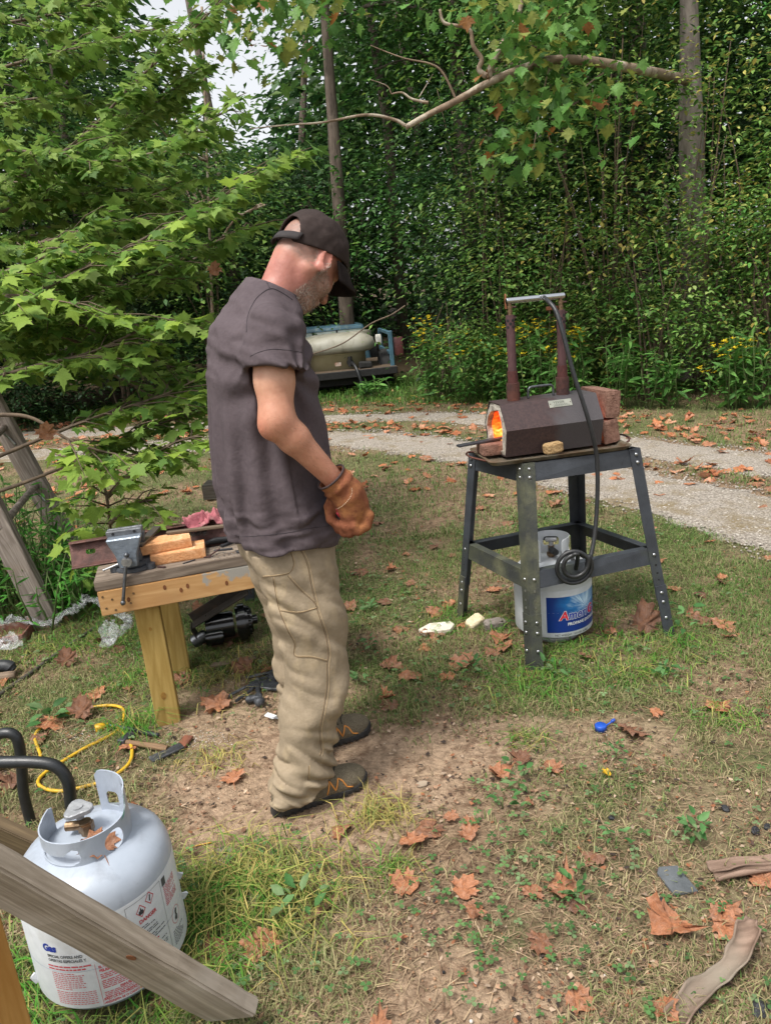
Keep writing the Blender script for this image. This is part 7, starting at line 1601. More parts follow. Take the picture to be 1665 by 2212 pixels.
    m = MB(); m.box((.20, .22, .10), (.42, .1, .06), bev=.02, jit=.01); m.build('strap_box', DK, t).location = (0, 0, zb)
make_truck()
# ================================================================== TREES, SHRUBS, WEEDS
def leaves_geo(p, L, W, cols, el=(-.35, .45), tilt=.55, six=False, az=None):
    n = len(p); a = rng.random(n) * 2 * PI if az is None else az + rng.normal(size=n) * .6; e = rng.normal(el[0], el[1], n)
    d = np.c_[np.cos(a) * np.cos(e), np.sin(a) * np.cos(e), np.sin(e)]; up = np.c_[rng.normal(size=(n, 2)) * tilt, np.ones(n)]; s = np.cross(d, up); s /= np.linalg.norm(s, axis=1)[:, None] + 1e-9; nn = np.cross(s, d)
    L = np.broadcast_to(L, n)[:, None]; W = np.broadcast_to(W, n)[:, None]; f = W * .18
    if not six:
        V = np.stack([p, p + d * L * .45 + s * W * .5 + nn * f, p + d * L - nn * f * .8, p + d * L * .45 - s * W * .5 + nn * f], 1); k = 4; T = [[0, 1, 2], [0, 2, 3]]
    else:
        V = np.stack([p, p + d * L * .28 + s * W * .42 + nn * f, p + d * L * .62 + s * W * .40 + nn * f * .8, p + d * L - nn * f, p + d * L * .62 - s * W * .40 + nn * f * .8, p + d * L * .28 - s * W * .42 + nn * f, p + d * L * .5], 1); k = 7; T = [[0, 1, 6], [1, 2, 6], [2, 3, 6], [3, 4, 6], [4, 5, 6], [5, 0, 6]]
    F = (np.arange(n)[:, None, None] * k + np.array(T)[None]).reshape(-1, 3); return V.reshape(-1, 3), F, np.repeat(cols, k, 0)
def palette(n, cs, var=.3):
    C = np.array([srgb(c) for c in cs]); return C[rng.integers(0, len(cs), n)] * (1 - var / 2 + var * rng.random(n))[:, None]
FOL = leafmat('foliage', transl=.35, rough=.55, spec=.22, var=.3)
BARK = pm('bark', srgb('#6d6054'), srgb('#463c34'), scale=9, rough=.95, bump=1.0, bscale=26, stretch=(1, 1, .22), c3=srgb('#7d8468'), scale2=3, lo2=.56, hi2=.75, bdist=.03)
PALEBARK = pm('sycamore_bark', srgb('#8f7c68'), srgb('#6a5848'), scale=7, rough=.9, bump=.6, bscale=20, c3=srgb('#aa9f8e'), scale2=5, lo2=.5, hi2=.62)
TWIG = pm('twig', srgb('#6a5a48'), srgb('#4c4034'), scale=20, rough=.9)
GREENS = ['#48662f', '#567638', '#3f5c2c', '#668440', '#708a42']
def sprays(centers, per, R, flat, L, ratio, cs, six=False, el=(-.22, .28)):
    # each spray is a loose tilted tier of leaves pointing outwards and a little down
    n = len(centers); k = np.repeat(np.arange(n), per); m = len(k); o = rng.normal(size=(m, 3)) * R * np.array([1, 1, flat]); sl = rng.normal(size=(n, 2)) * .35; r_ = np.hypot(o[:, 0], o[:, 1]); p = centers[k] + o
    p[:, 2] += (o[:, :2] * sl[k]).sum(1) - .30 * r_ * r_ / R
    sh = .66 + .68 * rng.random(n); hue = 1 + rng.normal(size=(n, 3)) * np.array([.12, .05, .10]); cols = palette(m, cs) * (sh[:, None] * hue)[k]; ln = L * (.55 + .8 * rng.random(m)); return leaves_geo(p, ln, ln * ratio, cols, six=six, el=el, tilt=.32, az=np.arctan2(o[:, 1], o[:, 0]))  # each spray's tone: leaf variety, plus painted light and shade for contrast
def tree(name, label, pts, rad_, height, crown, nspray, per, L, cs, bark=None, cat='tree', group=None, R=.66, flat=.14, ratio=.55, limbs=9, seed=0, six=False, hole=None):
    """trunk along pts (world), crown = (centre, radii): sprays of leaves on limbs spread through that volume"""
    r = np.random.default_rng(seed); b = pts[0]; t = thing(name, label, cat, (b.x, b.y, b.z), 0, group); P = spline(pts, 5); N = len(P)
    m = MB(); m.tube(P, [max(.02, rad_ * (1 - .72 * i / N) * (1.25 if i < 2 else 1)) for i in range(N)], 12)
    m.build('trunk', bark or BARK, t, True)
    cc, cr = np.array(crown[0]), np.array(crown[1]); d = r.normal(size=(nspray * 3, 3)); d /= np.linalg.norm(d, axis=1)[:, None]; c = cc + d * cr * (r.random((nspray * 3, 1)) ** .42); c = c[c[:, 2] > .35]
    if hole is not None: c = c[~hole(c)]
    c = c[:int(nspray * .8)]; nb = max(6, len(c) // 8); c = c[r.integers(0, nb, len(c))] + r.normal(size=(len(c), 3)) * np.array([.55, .55, .28]) ; m = MB(); ok = 0
    for k in range(limbs):
        e = Vector(c[r.integers(len(c))]); s = min(P, key=lambda q: abs(q.z - (e.z - .25 * (Vector((q.x, q.y, 0)) - Vector((e.x, e.y, 0))).length))); mid = s.lerp(e, .5) + Vector((0, 0, .12 * (e - s).length)); Q = spline([s, mid, e], 4); m.tube(Q, [rad_ * .34 * (1 - .85 * i / len(Q)) + .006 for i in range(len(Q))], 6)
        for q in range(3):
            g = Vector(c[int(np.argmin(((c - np.array(mid.lerp(e, .4 + .2 * q)) + r.normal(size=3) * .4) ** 2).sum(1)))]); a = mid.lerp(e, .3 + .2 * q); m.tube([a, a.lerp(g, .5) + Vector((0, 0, .05)), g], [.018, .012, .005], 5)
    m.build('limb', bark or BARK, t, True)
    V, F, C = sprays(c, int(per * 1.45), R, flat, L * .78, ratio, cs, six); o = link('crown', np_mesh('crown', V - np.array(b), F, FOL, False, C), t); return t

# ---- the trees that can be told apart
def make_trees():
    def up(px0, py0, px1, py1, Y, top):
        g = at(px0, py0, Y); g.z = g1(g.x, Y); a = at(px0, py0, Y); b = at(px1, py1, Y); d = (b - a) / max(b.z - a.z, .1); P = [Vector((a.x - d.x * a.z, Y, g.z - .05)), a.copy(), a.lerp(b, .5), b, b + d * (top - b.z)]; P[1] = P[0].lerp(b, .2); return P
    tree('tall_tree', 'tall slender tree with bare straight trunk rising behind the man', up(746, 640, 700, 0, 15.0, 13), .17, 13, ((-.6, 15.2, 10.5), (2.2, 2.2, 3.2)), 60, 60, .15, GREENS, seed=1, hole=lambda c: np.abs(c[:, 0] + 2.8) < .9)
    tree('broad_tree', 'dense dark-leaved tree filling the middle of the wood', [Vector((2.2, 16.5, .1)), Vector((2.3, 16.5, 4)), Vector((2.1, 16.5, 10))], .2, 11, ((1.9, 16.2, 5.6), (3.0, 2.4, 5.0)), 260, 62, .16, ['#42662f', '#4f7538', '#58803c', '#466a33'], seed=2)
    tree('broad_tree', 'leafy tree left of the tall bare trunk', [Vector((-3.0, 18, .2)), Vector((-2.9, 18, 4)), Vector((-3.1, 18, 8))], .16, 9, ((-2.7, 17.6, 3.9), (1.9, 2.2, 3.4)), 150, 62, .16, ['#3c5f2f', '#54753c', '#466b35'], seed=3, R=.5, hole=lambda c: c[:, 2] > 5.0)
    tree('broad_tree', 'thick tree behind the maple branches at far left', [Vector((-7.2, 14, .1)), Vector((-7.1, 14, 4)), Vector((-7.3, 14, 10))], .2, 11, ((-6.6, 13.6, 4.6), (2.8, 2.2, 4.6)), 210, 60, .15, GREENS, seed=4)
    tree('broad_tree', 'tall tree with sunlight painted into its yellow-green leaves beyond the gap of sky', [Vector((-7.5, 27, .5)), Vector((-7.4, 27, 4)), Vector((-7.3, 27, 7))], .22, 12, ((-7.3, 26.5, 5.4), (2.6, 2.5, 3.6)), 150, 60, .24, ['#6b8a3c', '#7d9a45', '#5d7f3a', '#8a9f4c'], seed=5, R=.7)  # lighter leaf colours here stand in for sunlight on the tree
    tree('broad_tree', 'tree with hanging sprays at the upper left of the gap', [Vector((-11.5, 19, .3)), Vector((-11.3, 19, 6)), Vector((-10.9, 19, 12))], .2, 13, ((-8.4, 18.6, 8.6), (2.4, 2.4, 3.9)), 170, 58, .18, ['#4d7336', '#5f8540', '#44682f'], seed=6, R=.6)
    tree('broad_tree', 'dark tree behind the sycamore limb', [Vector((5.6, 15.5, .2)), Vector((5.5, 15.5, 5)), Vector((5.4, 15.5, 12))], .24, 13, ((5.4, 15.0, 6.4), (2.9, 2.4, 5.9)), 290, 62, .16, ['#42662f', '#4f7538', '#5c823f'], seed=7)
    tree('broad_tree', 'tree closing the right edge of the wood', [Vector((8.2, 12.5, .2)), Vector((8.2, 12.5, 5)), Vector((8.0, 12.5, 11))], .2, 12, ((7.6, 12.2, 5.6), (2.4, 2.2, 5.4)), 230, 60, .14, ['#4c753a', '#608844', '#547c3e'], seed=8)
    tree('slim_tree', 'thin pale sapling trunk among the leaves behind the cap', up(470, 1000, 455, 560, 13.0, 6), .05, 6, ((-2.6, 13.0, 3.6), (1.3, 1.2, 2.3)), 70, 50, .13, GREENS, bark=PALEBARK, seed=9)
    tree('slim_tree', 'thin brown trunk in the dark under the sycamore limb', up(1228, 560, 1222, 400, 11.2, 6.5), .055, 6, ((2.9, 11.3, 5.0), (1.5, 1.0, 2.0)), 110, 54, .12, GREENS, bark=TWIG, seed=10)
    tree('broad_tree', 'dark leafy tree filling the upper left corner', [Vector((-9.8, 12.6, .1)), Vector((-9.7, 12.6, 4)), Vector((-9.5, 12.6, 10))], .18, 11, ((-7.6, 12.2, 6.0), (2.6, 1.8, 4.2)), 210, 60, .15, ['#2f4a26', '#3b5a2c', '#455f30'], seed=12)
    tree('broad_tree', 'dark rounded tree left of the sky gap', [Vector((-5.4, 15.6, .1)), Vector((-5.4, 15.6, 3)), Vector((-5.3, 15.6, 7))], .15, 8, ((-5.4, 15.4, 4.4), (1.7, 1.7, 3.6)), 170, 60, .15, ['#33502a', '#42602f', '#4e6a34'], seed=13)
    # sycamore with the long bare limb reaching over the drive
    g = at(1492, 800, 10.3); t = tree('sycamore_tree', 'big grey-trunked sycamore with a long pale limb reaching left over the drive', [Vector((g.x + .05, 10.3, 0)), at(1500, 700, 10.3), at(1492, 300, 10.3), at(1488, 60, 10.3), at(1480, -300, 10.3)], .23, 12, ((4.9, 10.6, 7.0), (2.1, 1.6, 2.9)), 150, 56, .14, ['#4f7a3a', '#5d8a42', '#44692f', '#7d9448'], bark=pm('grey_bark', srgb('#8f857c'), srgb('#665d56'), scale=8, rough=.95, bump=.8, bscale=30, stretch=(1, 1, .3), bdist=.02), seed=11)
    Yl = 8.6
    def limb(P, r0, r1, name='limb'): 
        Q = spline([at(x, y, Y) for x, y, Y in P], 5); n = len(Q); MB().tube(Q, [r0 + (r1 - r0) * i / (n - 1) + random.uniform(-.03, .03) * r0 for i in range(n)], 8).build(name, PALEBARK, t, True); return Q
    limb([(1492, 175, 10.3), (1420, 158, 9.6), (1350, 145, 9.1), (1270, 132, 8.8), (1190, 130, 8.7), (1125, 150, 8.6), (1060, 176, 8.6), (985, 218, 8.6), (930, 245, 8.6), (876, 275, 8.6)], .062, .026)
    limb([(876, 272, 8.6), (850, 258, 8.6), (790, 248, 8.6), (700, 264, 8.6), (620, 270, 8.6), (540, 278, 8.7)], .020, .005, 'twig')
    limb([(1050, 165, 8.6), (1034, 150, 8.6), (1040, 128, 8.6), (1022, 100, 8.6), (1012, 62, 8.6), (960, 50, 8.6), (950, 20, 8.6)], .03, .014); limb([(1055, 170, 8.6), (1062, 140, 8.6), (1085, 95, 8.6), (1110, 50, 8.6), (1125, 10, 8.6), (1128, -60, 8.6)], .036, .022)
    limb([(985, 216, 8.6), (958, 160, 8.6), (930, 138, 8.6), (870, 125, 8.6), (800, 98, 8.6)], .014, .004, 'twig'); limb([(925, 222, 8.6), (890, 214, 8.6), (868, 200, 8.6), (845, 203, 8.6)], .016, .006, 'twig'); limb([(905, 210, 8.6), (920, 185, 8.6), (935, 160, 8.6)], .006, .003, 'twig'); limb([(845, 203, 8.6), (835, 185, 8.6), (800, 172, 8.6)], .006, .003, 'twig')
    limb([(1190, 130, 8.7), (1175, 190, 8.6), (1165, 240, 8.5), (1150, 330, 8.5)], .010, .004, 'twig'); limb([(1330, 140, 9.0), (1260, 190, 8.8), (1210, 260, 8.7)], .010, .004, 'twig')
    # broad lobed leaves on it
    lp, lc = lobed(5, .6, 1.1, True); V0, F0 = leaf_geo(lp, lc, .25, .15, .03, .3); Vs, Fs, Cs = [], [], []; b = 0
    for (px, py, sx, sy, n) in ((1160, 50, 60, 50, 75), (1110, 110, 50, 30, 30), (1180, 200, 50, 40, 45), (1120, 245, 30, 40, 34), (1200, 260, 60, 40, 44), (1160, 310, 40, 30, 26), (1290, 200, 70, 50, 50), (1080, 200, 30, 20, 10), (1090, 325, 25, 22, 18), (1030, 20, 60, 20, 20), (1240, 100, 50, 40, 36), (1130, 20, 90, 25, 50), (680, -10, 110, 40, 80), (560, 20, 70, 45, 70), (470, 40, 50, 50, 50), (600, 110, 50, 40, 40)):
        for k in range(n):
            p = at(random.gauss(px, sx), random.gauss(py, sy), random.gauss(8.5, .3)); s = random.uniform(.10, .19); Rm = np.array(Matrix.Rotation(random.uniform(0, 6.28), 3, 'Z') @ Matrix.Rotation(rad(random.gauss(-55, 28)), 3, 'X')); Vs.append(V0 @ Rm.T * s + np.array(p)); Fs.append(F0 + b); b += len(V0); Cs.append(np.repeat(palette(1, ['#5d8a3f', '#6b9448', '#4f7a38', '#8a9448'] if random.random() < .975 else ['#8f6236']), len(V0), 0))
    o = link('leaf_sprays', np_mesh('leaf_sprays', np.concatenate(Vs) - np.array(t.location), np.concatenate(Fs), FOL, True, np.concatenate(Cs)), t); o['kind'] = 'stuff'
make_trees()
# ---- the wood beyond, one mass
def make_far_wood():
    C = []
    for k in range(2500):
        x = rng.uniform(-26, 26); y = rng.uniform(21, 38); top = 16 + 2 * math.sin(x)
        px = 832 + (x / y) * 1600 * 1.04 - 60
        top = np.interp(px, [-400, 250, 380, 430, 640, 720, 900, 2600], [17, 16, 10.5, 7.4, 7.8, 12, 17, 17]) * (y / 30)
        C.append((x, y, rng.uniform(.6, 1) ** .7 * top * rng.random() ** .75 + .4))
    V, F, Cc = sprays(np.array(C), 44, .95, .55, .42, .6, ['#2f4a28', '#3a5830', '#2a4226', '#46643a', '#4c6a36'])  # dark leaf colours carry the shade of the deep wood
    tag(link('forest', np_mesh('forest', V, F, FOL, False, Cc)), 'deep green wood closing off the view beyond the clearing', 'forest', kind='stuff')
    m = MB()
    for k in range(42):
        x = rng.uniform(-20, 20); y = rng.uniform(17, 34); h = rng.uniform(6, 13)
        if -.33 < x / y < -.05: continue
        m.tube([(x, y, 0), (x + rng.normal() * .2, y, h * .5), (x + rng.normal() * .5, y, h)], [.14, .11, .05], 7)
    tag(m.build('tree_trunks', BARK, None), 'dim far trunks standing in the deep wood', 'forest', kind='stuff')
make_far_wood()
# ---- shrubs at the wood edge
def shrub(name, label, x, y, h, w, n, L, cs, seed, six=True, ratio=.5, R=.28, group=None, dep=.9, z0=.1):
    r = np.random.default_rng(seed); t = thing(name, label, 'shrub', (x, y, g1(x, y)), 0, group); m = MB(); c = []
    for k in range(10):
        a = r.uniform(0, 6.28); e = Vector((w * .8 * math.cos(a) * r.random(), dep * math.sin(a) * r.random(), h * r.uniform(.55, .98))); s = Vector((r.normal() * .12, r.normal() * .12, 0)); mid = s.lerp(e, .5) + Vector((r.normal() * .1, r.normal() * .1, .08 * h)); m.tube(spline([s, mid, e], 4), [.016, .015, .014, .013, .012, .010, .008, .006, .004], 5)
    m.build('stems', TWIG, t)
    d = r.normal(size=(n, 3)); d /= np.linalg.norm(d, axis=1)[:, None]; c = np.array([0, 0, h * .52]) + d * np.array([w, dep, h * .5]) * r.random((n, 1)) ** .4; nb = max(5, n // 8); c = c[r.integers(0, nb, n)] + r.normal(size=(n, 3)) * np.array([.34, .30, .12]); c[:, 2] = np.maximum(c[:, 2], z0)
    V, F, C = sprays(c, 46, R, .12, L, ratio, cs, six and y < 10.6); link('foliage', np_mesh('foliage', V, F, FOL, False, C), t); return t
def make_shrubs():
    G1 = ['#527836', '#628a40', '#466a30', '#72964a', '#829c54']; G2 = ['#263d22', '#2f4927', '#2a4224', '#38532d']; G3 = ['#60863e', '#76984a', '#8ca656', '#547838', '#a6a254']  # the darkest list paints the shade of the recesses into the back thickets
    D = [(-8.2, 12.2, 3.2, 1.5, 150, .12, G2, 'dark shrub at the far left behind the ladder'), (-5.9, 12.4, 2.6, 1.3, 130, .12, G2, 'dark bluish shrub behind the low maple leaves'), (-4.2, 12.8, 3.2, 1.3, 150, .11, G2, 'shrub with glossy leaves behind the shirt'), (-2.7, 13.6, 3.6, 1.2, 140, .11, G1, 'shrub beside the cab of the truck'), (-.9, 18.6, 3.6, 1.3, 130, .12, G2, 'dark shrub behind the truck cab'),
         (1.95, 12.8, 3.4, 1.0, 170, .10, G2, 'shrub with shade put into its dark leaf colour right of the truck bed'), (1.22, 11.1, 1.5, .42, 80, .085, G1, 'small bushy shrub at the truck tail lamp'), (2.0, 11.2, 3.6, .85, 200, .10, G1, 'tall shrub between truck and forge burners'), (2.5, 10.3, 2.8, .8, 160, .09, G1, 'shrub with yellowing leaves behind the burners'), (3.2, 10.2, 4.2, 1.0, 230, .10, G3, 'high arching shrub right behind the manifold'), (3.5, 9.2, 2.2, .7, 140, .085, G1, 'leafy shrub behind the forge bricks'),
         (4.3, 9.4, 4.4, 1.0, 240, .09, G3, 'tall shrub with pale compound leaves'), (4.6, 8.7, 2.0, .7, 150, .08, G1, 'low dense shrub right of the forge'), (5.4, 9.0, 4.4, 1.0, 240, .09, G3, 'arching shrub near the right edge'), (5.6, 8.4, 1.8, .7, 140, .08, G1, 'low shrub at the right edge of the clearing'), (6.6, 8.8, 4.2, 1.1, 230, .09, G1, 'shrub mass running out of frame to the right'), (3.9, 11.8, 5.4, 1.3, 220, .11, G2, 'dark high thicket under the sycamore'), (5.9, 11.2, 5.6, 1.3, 220, .11, G2, 'dark thicket beside the sycamore trunk'), (2.2, 12.8, 5.0, 1.2, 200, .12, G2, 'dark thicket in the centre of the wood'), (-.6, 17.0, 4.8, 1.5, 170, .14, G2, 'thicket with deep shade put into its leaf colour behind the tall trunk'), (-3.9, 15.5, 4.6, 1.5, 170, .13, G2, 'thicket with deep shade put into its leaf colour behind the cap')]
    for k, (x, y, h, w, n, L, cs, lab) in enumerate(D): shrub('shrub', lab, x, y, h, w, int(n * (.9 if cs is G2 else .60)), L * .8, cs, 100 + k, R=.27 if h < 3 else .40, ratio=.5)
make_shrubs()
# ---- flowering weeds at the verge
YEL = pm('yellow_petal', srgb('#d9c21f'), srgb('#c9ab18'), rough=.6, transl=.2); WEED = FOL
def weed(name, label, x, y, h, n, L, flowers, seed, cs, group=None, ratio=.28, spread=.35, lean=.25):
    r = np.random.default_rng(seed); t = thing(name, label, 'plant', (x, y, g1(x, y)), 0, group); m = MB(); P, AZ = [], []; tips = []
    for k in range(n):
        b = Vector((r.normal() * spread * .35, r.normal() * spread * .25, 0)); hh = h * r.uniform(.6, 1.05); e = b + Vector((r.normal() * lean * hh * .5, r.normal() * lean * hh * .4, hh)); mid = b.lerp(e, .5) + Vector((r.normal() * .03, 0, .04)); m.tube([b, mid, e], [.006, .005, .002], 4); tips.append(e)
        for q in range(int(5 + hh * 13)): s = r.uniform(.12, 1.0); p = (b.lerp(mid, s * 2) if s < .5 else mid.lerp(e, s * 2 - 1)); P.append(p[:])
    m.build('stems', pm('green_stem', srgb('#5a6f3a'), srgb('#4a5a30'), rough=.8), t); P = np.array(P); cols = palette(len(P), cs); ln = L * (.6 + .6 * r.random(len(P))); V, F, C = leaves_geo(P, ln, ln * ratio, cols, el=(-.05, .4), six=True); link('leaves', np_mesh('leaves', V, F, WEED, False, C), t)
    if flowers:
        m = MB()
        for e in tips:
            for q in range(r.integers(2, 6)):
                c = e + Vector((r.normal() * .06, r.normal() * .05, r.normal() * .03)); a0 = r.uniform(0, 6.28)
                for w_ in range(6): a = a0 + w_ * PI / 3; d = Vector((math.cos(a), math.sin(a), r.uniform(-.3, .5))); s = Vector((-math.sin(a), math.cos(a), 0)); m.quads([c, c + d * .02 + s * .011, c + d * .038, c + d * .02 - s * .011], [(0, 1, 2, 3)])
        m.build('blossoms', YEL, t)
def make_weeds():
    G = ['#4f7f3a', '#5f9045', '#44702f', '#6b9a4a']
    lab = ['yellow-flowered weed between the forge burners', 'yellow-flowered weed left of the forge burners', 'tall yellow-flowered weed right of the hose', 'yellow-flowered weed right of the back bricks', 'leafy weed with a few yellow heads behind the stand', 'yellow-flowered weed far right of the forge', 'yellow-flowered weed near the truck tail lamp', 'yellow-flowered weed between truck and forge', 'pale weed clump left of the tall weeds', 'leafy weed at the right edge', 'broad-leaved weed beyond the drive behind the bricks', 'short weed clump in front of the truck']
    S = [(1170, 830, 9.4, 1.1), (1110, 840, 9.8, 1.05), (1250, 825, 9.0, .9), (1420, 845, 8.5, .7), (1210, 840, 9.2, .8), (1580, 850, 8.0, .75), (950, 850, 10.8, 1.2), (1020, 850, 10.3, .9), (1060, 850, 10.2, .8), (1640, 850, 7.9, .8), (1345, 860, 8.7, .9), (800, 850, 11.6, .32)]
    for k, (px, py, Y, h) in enumerate(S): weed('flowering_weed', lab[k], at(px, py, Y).x, Y, h, 14, .16, k in (0, 1, 2, 5, 6, 7), 300 + k, G, 'weeds along the wood edge')
    # lush stilt grass round the ladder
    lab2 = ['lush stilt grass growing through the ladder rungs', 'stilt grass under the ladder rail', 'stilt grass between ladder and bench', 'stilt grass behind the vise end of the bench', 'stilt grass at the left edge under the ladder', 'stilt grass low behind the bench leg']
    for k, (px, py, h) in enumerate(((70, 1300, .62), (25, 1330, .5), (190, 1300, .40), (235, 1290, .35), (10, 1270, .7), (150, 1330, .30))): p = gp(px, py); weed('stilt_grass', lab2[k], p.x, p.y, h, 34, .085, False, 330 + k, ['#4f9036', '#5fa040', '#44802f', '#6fa84a'], 'stilt grass at the ladder', ratio=.2, spread=.5, lean=.5)
    # flat rosettes of broad leaves in the lawn
    lab3 = ['broad-leaved weed beside the far shoe', 'plantain weed beyond the shoes', 'sprawling weed under the crumpled orange leaves', 'weed seedling right of the bare soil', 'weed rosette in front of the front stand leg', 'weed rosette left of the white brick', 'dark weed with round leaves at lower right', 'lance-leaved weed beside the black tubes', 'weed rosette beyond the bench motor', 'weed sprig by the yellow leaf', 'pale sapling weed at the outer stand leg', 'weed clump at right by the big leaf', 'weed rosette behind the tools', 'weed tuft between leaf and slate', 'two-leaved weed on the litter', 'weed near the lower grass tussock']
    S = [(780, 1478, .045), (800, 1405, .04), (1240, 1945, .04), (1330, 1640, .03), (1200, 1465, .05), (1020, 1460, .05), (1500, 1815, .05), (110, 1560, .085), (800, 1320, .05), (1120, 1700, .045), (1480, 1390, .06), (1440, 1470, .05), (720, 1280, .05), (1330, 1830, .04), (1085, 1745, .045), (650, 1970, .06)]
    for k, (px, py, L) in enumerate(S):
        p = gp(px, py); t = thing('weed', lab3[k], 'plant', (p.x, p.y, g1(p.x, p.y) + .004), 0, 'broad-leaved weeds in the lawn'); n = random.randint(12, 20); P = np.c_[rng.normal(size=(n, 2)) * L * .35, .01 + .05 * rng.random(n) * (3 if k == 10 else 1)]; ln = L * .72 * (.6 + .7 * rng.random(n)); V, F, C = leaves_geo(P, ln, ln * .5, palette(n, ['#45703c', '#547f48', '#638a54', '#708a5c']), el=(.25, .3), tilt=.3, six=True, az=np.arctan2(P[:, 1], P[:, 0])); link('leaves', np_mesh('leaves', V, F, FOL, False, C), t); MB().tube([(0, 0, -.004), (0, 0, .012), (.002, 0, .03)], .002, 5).build('stem', pm('green_stem', (.1, .15, .05)), t)
make_weeds()
# ---- the maple whose branches hang in from the left
def make_maple():
    B = [[(-60, 430, 4.3), (100, 350, 4.2), (190, 285, 4.3), (300, 170, 4.4), (400, 80, 4.5), (480, 0, 4.6), (560, -90, 4.7)], [(-60, 720, 3.5), (120, 612, 3.4), (236, 554, 3.5), (400, 470, 3.6), (532, 396, 3.7), (604, 360, 3.8)], [(-60, 320, 4.1), (45, 326, 4.1), (150, 346, 4.1), (271, 346, 4.0), (351, 321, 4.0), (451, 261, 4.0), (490, 238, 4.0)],
         [(-60, 1010, 3.1), (120, 935, 3.1), (220, 897, 3.2), (353, 853, 3.35), (450, 808, 3.5)], [(-60, 560, 3.9), (100, 522, 3.8), (220, 485, 3.9), (330, 472, 4.0)], [(-60, 830, 3.3), (80, 790, 3.2), (200, 760, 3.3), (330, 705, 3.5), (445, 700, 3.6)], [(-60, 165, 4.5), (90, 122, 4.5), (220, 92, 4.6), (340, 60, 4.7)], [(-60, 640, 3.1), (60, 640, 3.1), (150, 655, 3.2), (250, 690, 3.3)],
         [(-60, 900, 3.0), (60, 900, 3.0), (160, 955, 3.0), (270, 985, 3.05), (370, 985, 3.15)], [(-60, 60, 4.8), (120, 30, 4.8), (260, -10, 4.9)], [(-60, 480, 4.4), (60, 440, 4.4), (200, 420, 4.5), (340, 400, 4.6)], [(-60, 760, 4.0), (100, 700, 4.0), (240, 640, 4.1), (340, 610, 4.2)], [(-60, 1080, 3.2), (60, 1040, 3.2), (190, 985, 3.25), (300, 930, 3.3), (400, 900, 3.4)], [(-60, 700, 3.7), (120, 690, 3.7), (260, 740, 3.6), (360, 790, 3.6)], [(-60, 620, 3.3), (80, 560, 3.3), (180, 540, 3.4)], [(-60, 240, 4.9), (120, 210, 5.0), (300, 240, 5.0), (420, 160, 5.1)]]
    SAP = [[(246, 1262, 3.05), (236, 1110, 3.05), (222, 1035, 3.05), (205, 960, 3.05)], [(232, 1075, 3.05), (300, 1010, 3.08), (370, 960, 3.12), (430, 940, 3.15)], [(226, 1050, 3.05), (170, 1000, 3.0), (120, 980, 3.0)], [(240, 1130, 3.05), (290, 1090, 3.0), (330, 1080, 3.0)]]
    B += [[(x - 20 * (i == 0), y + 62 + 8 * i, Y + .45) for i, (x, y, Y) in enumerate(P[:5])] for P in B if 300 < P[0][1] < 790]
    me = []; r = np.random.default_rng(77)
    m0 = leafmat('maple_leaf', transl=.45, rough=.55, spec=.2, var=.22); nt = m0.node_tree; oi = nt.nodes.new('ShaderNodeObjectInfo'); rp = nt.nodes.new('ShaderNodeValToRGB'); e = rp.color_ramp.elements; e[0].color = (.72, .78, .8, 1); e[1].color = (1.3, 1.2, .95, 1); nt.links.new(oi.outputs['Random'], rp.inputs[0]); bs = nt.nodes['Principled BSDF']; src = bs.inputs['Base Color'].links[0].from_socket; mx = nt.nodes.new('ShaderNodeMix'); mx.data_type = 'RGBA'; mx.blend_type = 'MULTIPLY'; mx.inputs[0].default_value = 1
    dst = [l.to_socket for l in src.links]; nt.links.new(src, mx.inputs[6]); nt.links.new(rp.outputs[0], mx.inputs[7]); [nt.links.new(mx.outputs[2], d) for d in dst]
    base = []
    for k in range(5):
        lp, lc = lobed(5, .40 + .04 * k, 1.0 + .05 * k); V, F = leaf_geo(lp, lc, -.12 + .08 * k, -.1, .02, .32); base.append((V, F)); me.append(np_mesh('leaf', V, F, m0, True, np.repeat(np.array(srgb('#88a64c'))[None], len(V), 0)))
    def grow(t, BR, rad0, step, twl, dens):
        L = []; m = MB()
        for P in BR:
            Q = spline([at(*p) for p in P], 8); n = len(Q); m.tube(Q, [rad0 * (1 - .8 * i / n) + .002 for i in range(n)], 6); acc = 0
            for i in range(1, n):
                acc += (Q[i] - Q[i - 1]).length
                if acc < step: continue
                acc = 0
                if low_left(Q[i]): continue
                d = (Q[i] - Q[i - 1]).normalized(); s = Vector((0, 0, 1)).cross(d).normalized()
                for sg in (-1, 1):
                    if r.random() > dens: continue
                    l_ = twl * r.uniform(.3, 1.1); e = Q[i] + s * sg * l_ * .8 + d * l_ * r.uniform(.2, .8) + Vector((0, 0, r.normal() * .12 * l_ - .1 * l_)); m.tube([Q[i], Q[i].lerp(e, .5) + Vector((0, 0, .02)), e], [.004, .003, .0015], 4)
                    for q in range(max(2, int(l_ / .032))):
                        f = (q + 1) / max(2, int(l_ / .032)); c = Q[i].lerp(e, f)
                        for sd in (-1, 1):
                            if r.random() < .3: continue
                            a = math.atan2(e.y - Q[i].y, e.x - Q[i].x) + sd * r.uniform(.3, 1.3); L.append((c + Vector((math.cos(a), math.sin(a), 0)) * .02, a - PI / 2, r.uniform(.045, .098)))
        m.build('branch', TWIG, t, True); return L
    def low_left(p):
        v = np.array(p) - [0, 0, CAM_H]; z = v @ np.array(_f); x = 832 + 1600 * (v @ _r) / z; y = 1106 - 1600 * (v @ _u) / z; return y > 850 and x < 110 + (y - 850) * .32
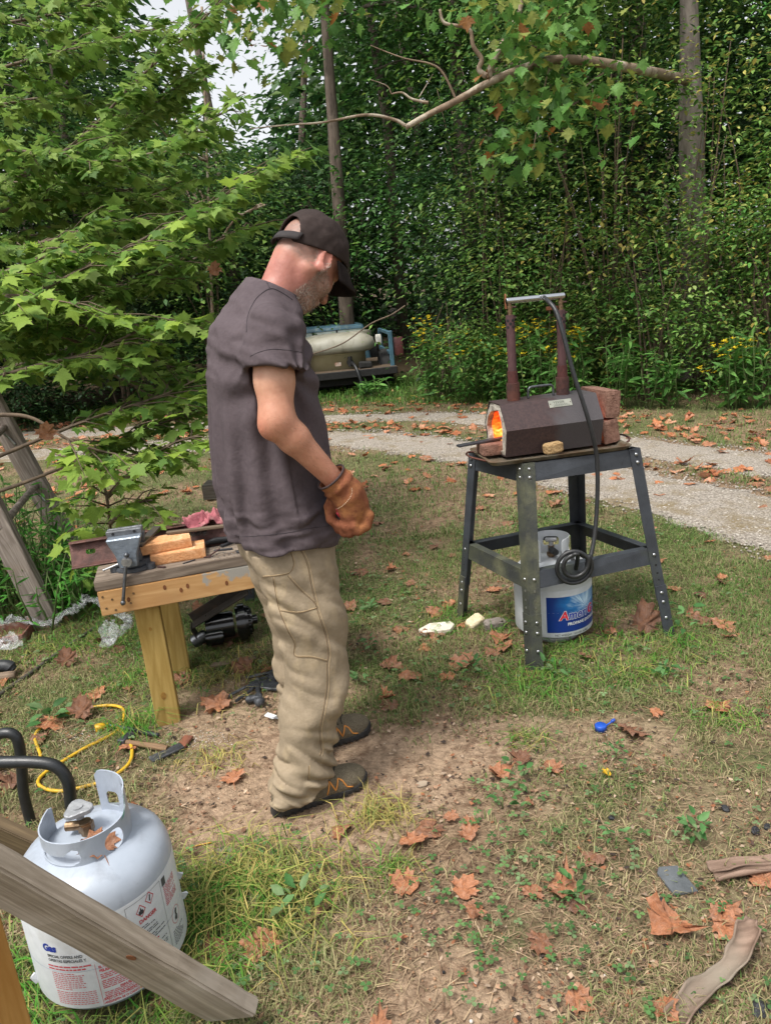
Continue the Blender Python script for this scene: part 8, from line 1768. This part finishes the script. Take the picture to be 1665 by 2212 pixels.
    def place(t, L, nobj):
        f = np.array(_f); inview = []
        for k, (p, a, s) in enumerate(L):
            v = np.array(p) - [0, 0, CAM_H]; z = v @ f; x = 832 + 1600 * (v @ _r) / z; y = 1106 - 1600 * (v @ _u) / z; inview.append((s / z if 0 < x < 1000 and 0 < y < 1300 else 0, k))
        big = set(k for w, k in sorted(inview, reverse=True)[:nobj] if w > 0); Vs, Fs, Cs = [], [], []; b = 0; inv = wm(t).inverted()
        for k, (p, a, s) in enumerate(L):
            R = Matrix.Rotation(a, 4, 'Z') @ Matrix.Rotation(rad(r.normal() * 24 - 16), 4, 'X') @ Matrix.Rotation(rad(r.normal() * 20), 4, 'Y')
            if k in big: o = link('leaf', me[r.integers(5)], t); o.location = p - t.location; o.rotation_euler = R.to_euler(); o.scale = (s, s, s)
            else: V, F = base[r.integers(5)]; Vs.append(V @ np.array(R.to_3x3()).T * s + np.array(p - t.location)); Fs.append(F + b); b += len(V); Cs.append(np.repeat(palette(1, ['#7a9a45', '#8ca84f', '#698c41', '#9cb25b'], .5), len(V), 0))
        if Vs: o = link('leaf_mass', np_mesh('leaf_mass', np.concatenate(Vs), np.concatenate(Fs), m0, True, np.concatenate(Cs)), t); o['kind'] = 'stuff'
    t = thing('maple_tree', 'maple with bright green lobed leaves hanging in from the left', 'tree', (-3.6, 4.3, 0)); MB().tube(spline([(-3.6, 4.3, -.05), (-3.55, 4.3, 1.2), (-3.65, 4.35, 3), (-3.5, 4.4, 5.5)], 5), [.11 - .005 * i for i in range(16)], 12).build('trunk', BARK, t, True)
    m = MB()
    for P in B: a = at(*P[0]); m.tube(spline([Vector((-3.58, 4.3, max(.6, a.z - .5))), Vector((-3.58, 4.3, a.z - .3)).lerp(a, .5), a], 4), .018, 6)
    m.build('limb', BARK, t, True)
    place(t, [q for q in grow(t, B, .007, .052, .38, 1.0) if not low_left(q[0])], 300)
    g = gp(247, 1262); t2 = thing('maple_sapling', 'young maple sapling rising behind the vise end of the bench', 'sapling', (g.x, g.y, 0)); SAP[0][0] = (247, 1262, g.y); P0 = SAP
    L = grow(t2, P0, .007, .06, .22, .95); place(t2, L, 140)
    # dry leaves caught in the twigs
    for px, py, Y, s, lab in ((101, 935, 2.95, .085, 'large dry brown leaf caught among the green maple leaves'), (463, 583, 3.6, .07, 'dried dark brown leaf hanging from the maple twig by the shoulder')): o = link('hanging_leaf', DRYME[3]); o.location = at(px, py, Y); o.scale = (s, s, s); o.rotation_euler = (rad(100), .2, .4); tag(o, lab, 'leaf')
    # thin bare branch crossing in front of the truck
    o = MB().tube(spline([at(x, y, 6.5) for x, y in ((675, 765), (740, 742), (800, 700), (845, 680), (875, 660))], 5), .006, 5).build('bare_branch', TWIG, None); tag(o, 'thin bare branch crossing in front of the water tank', 'branch')
make_maple()
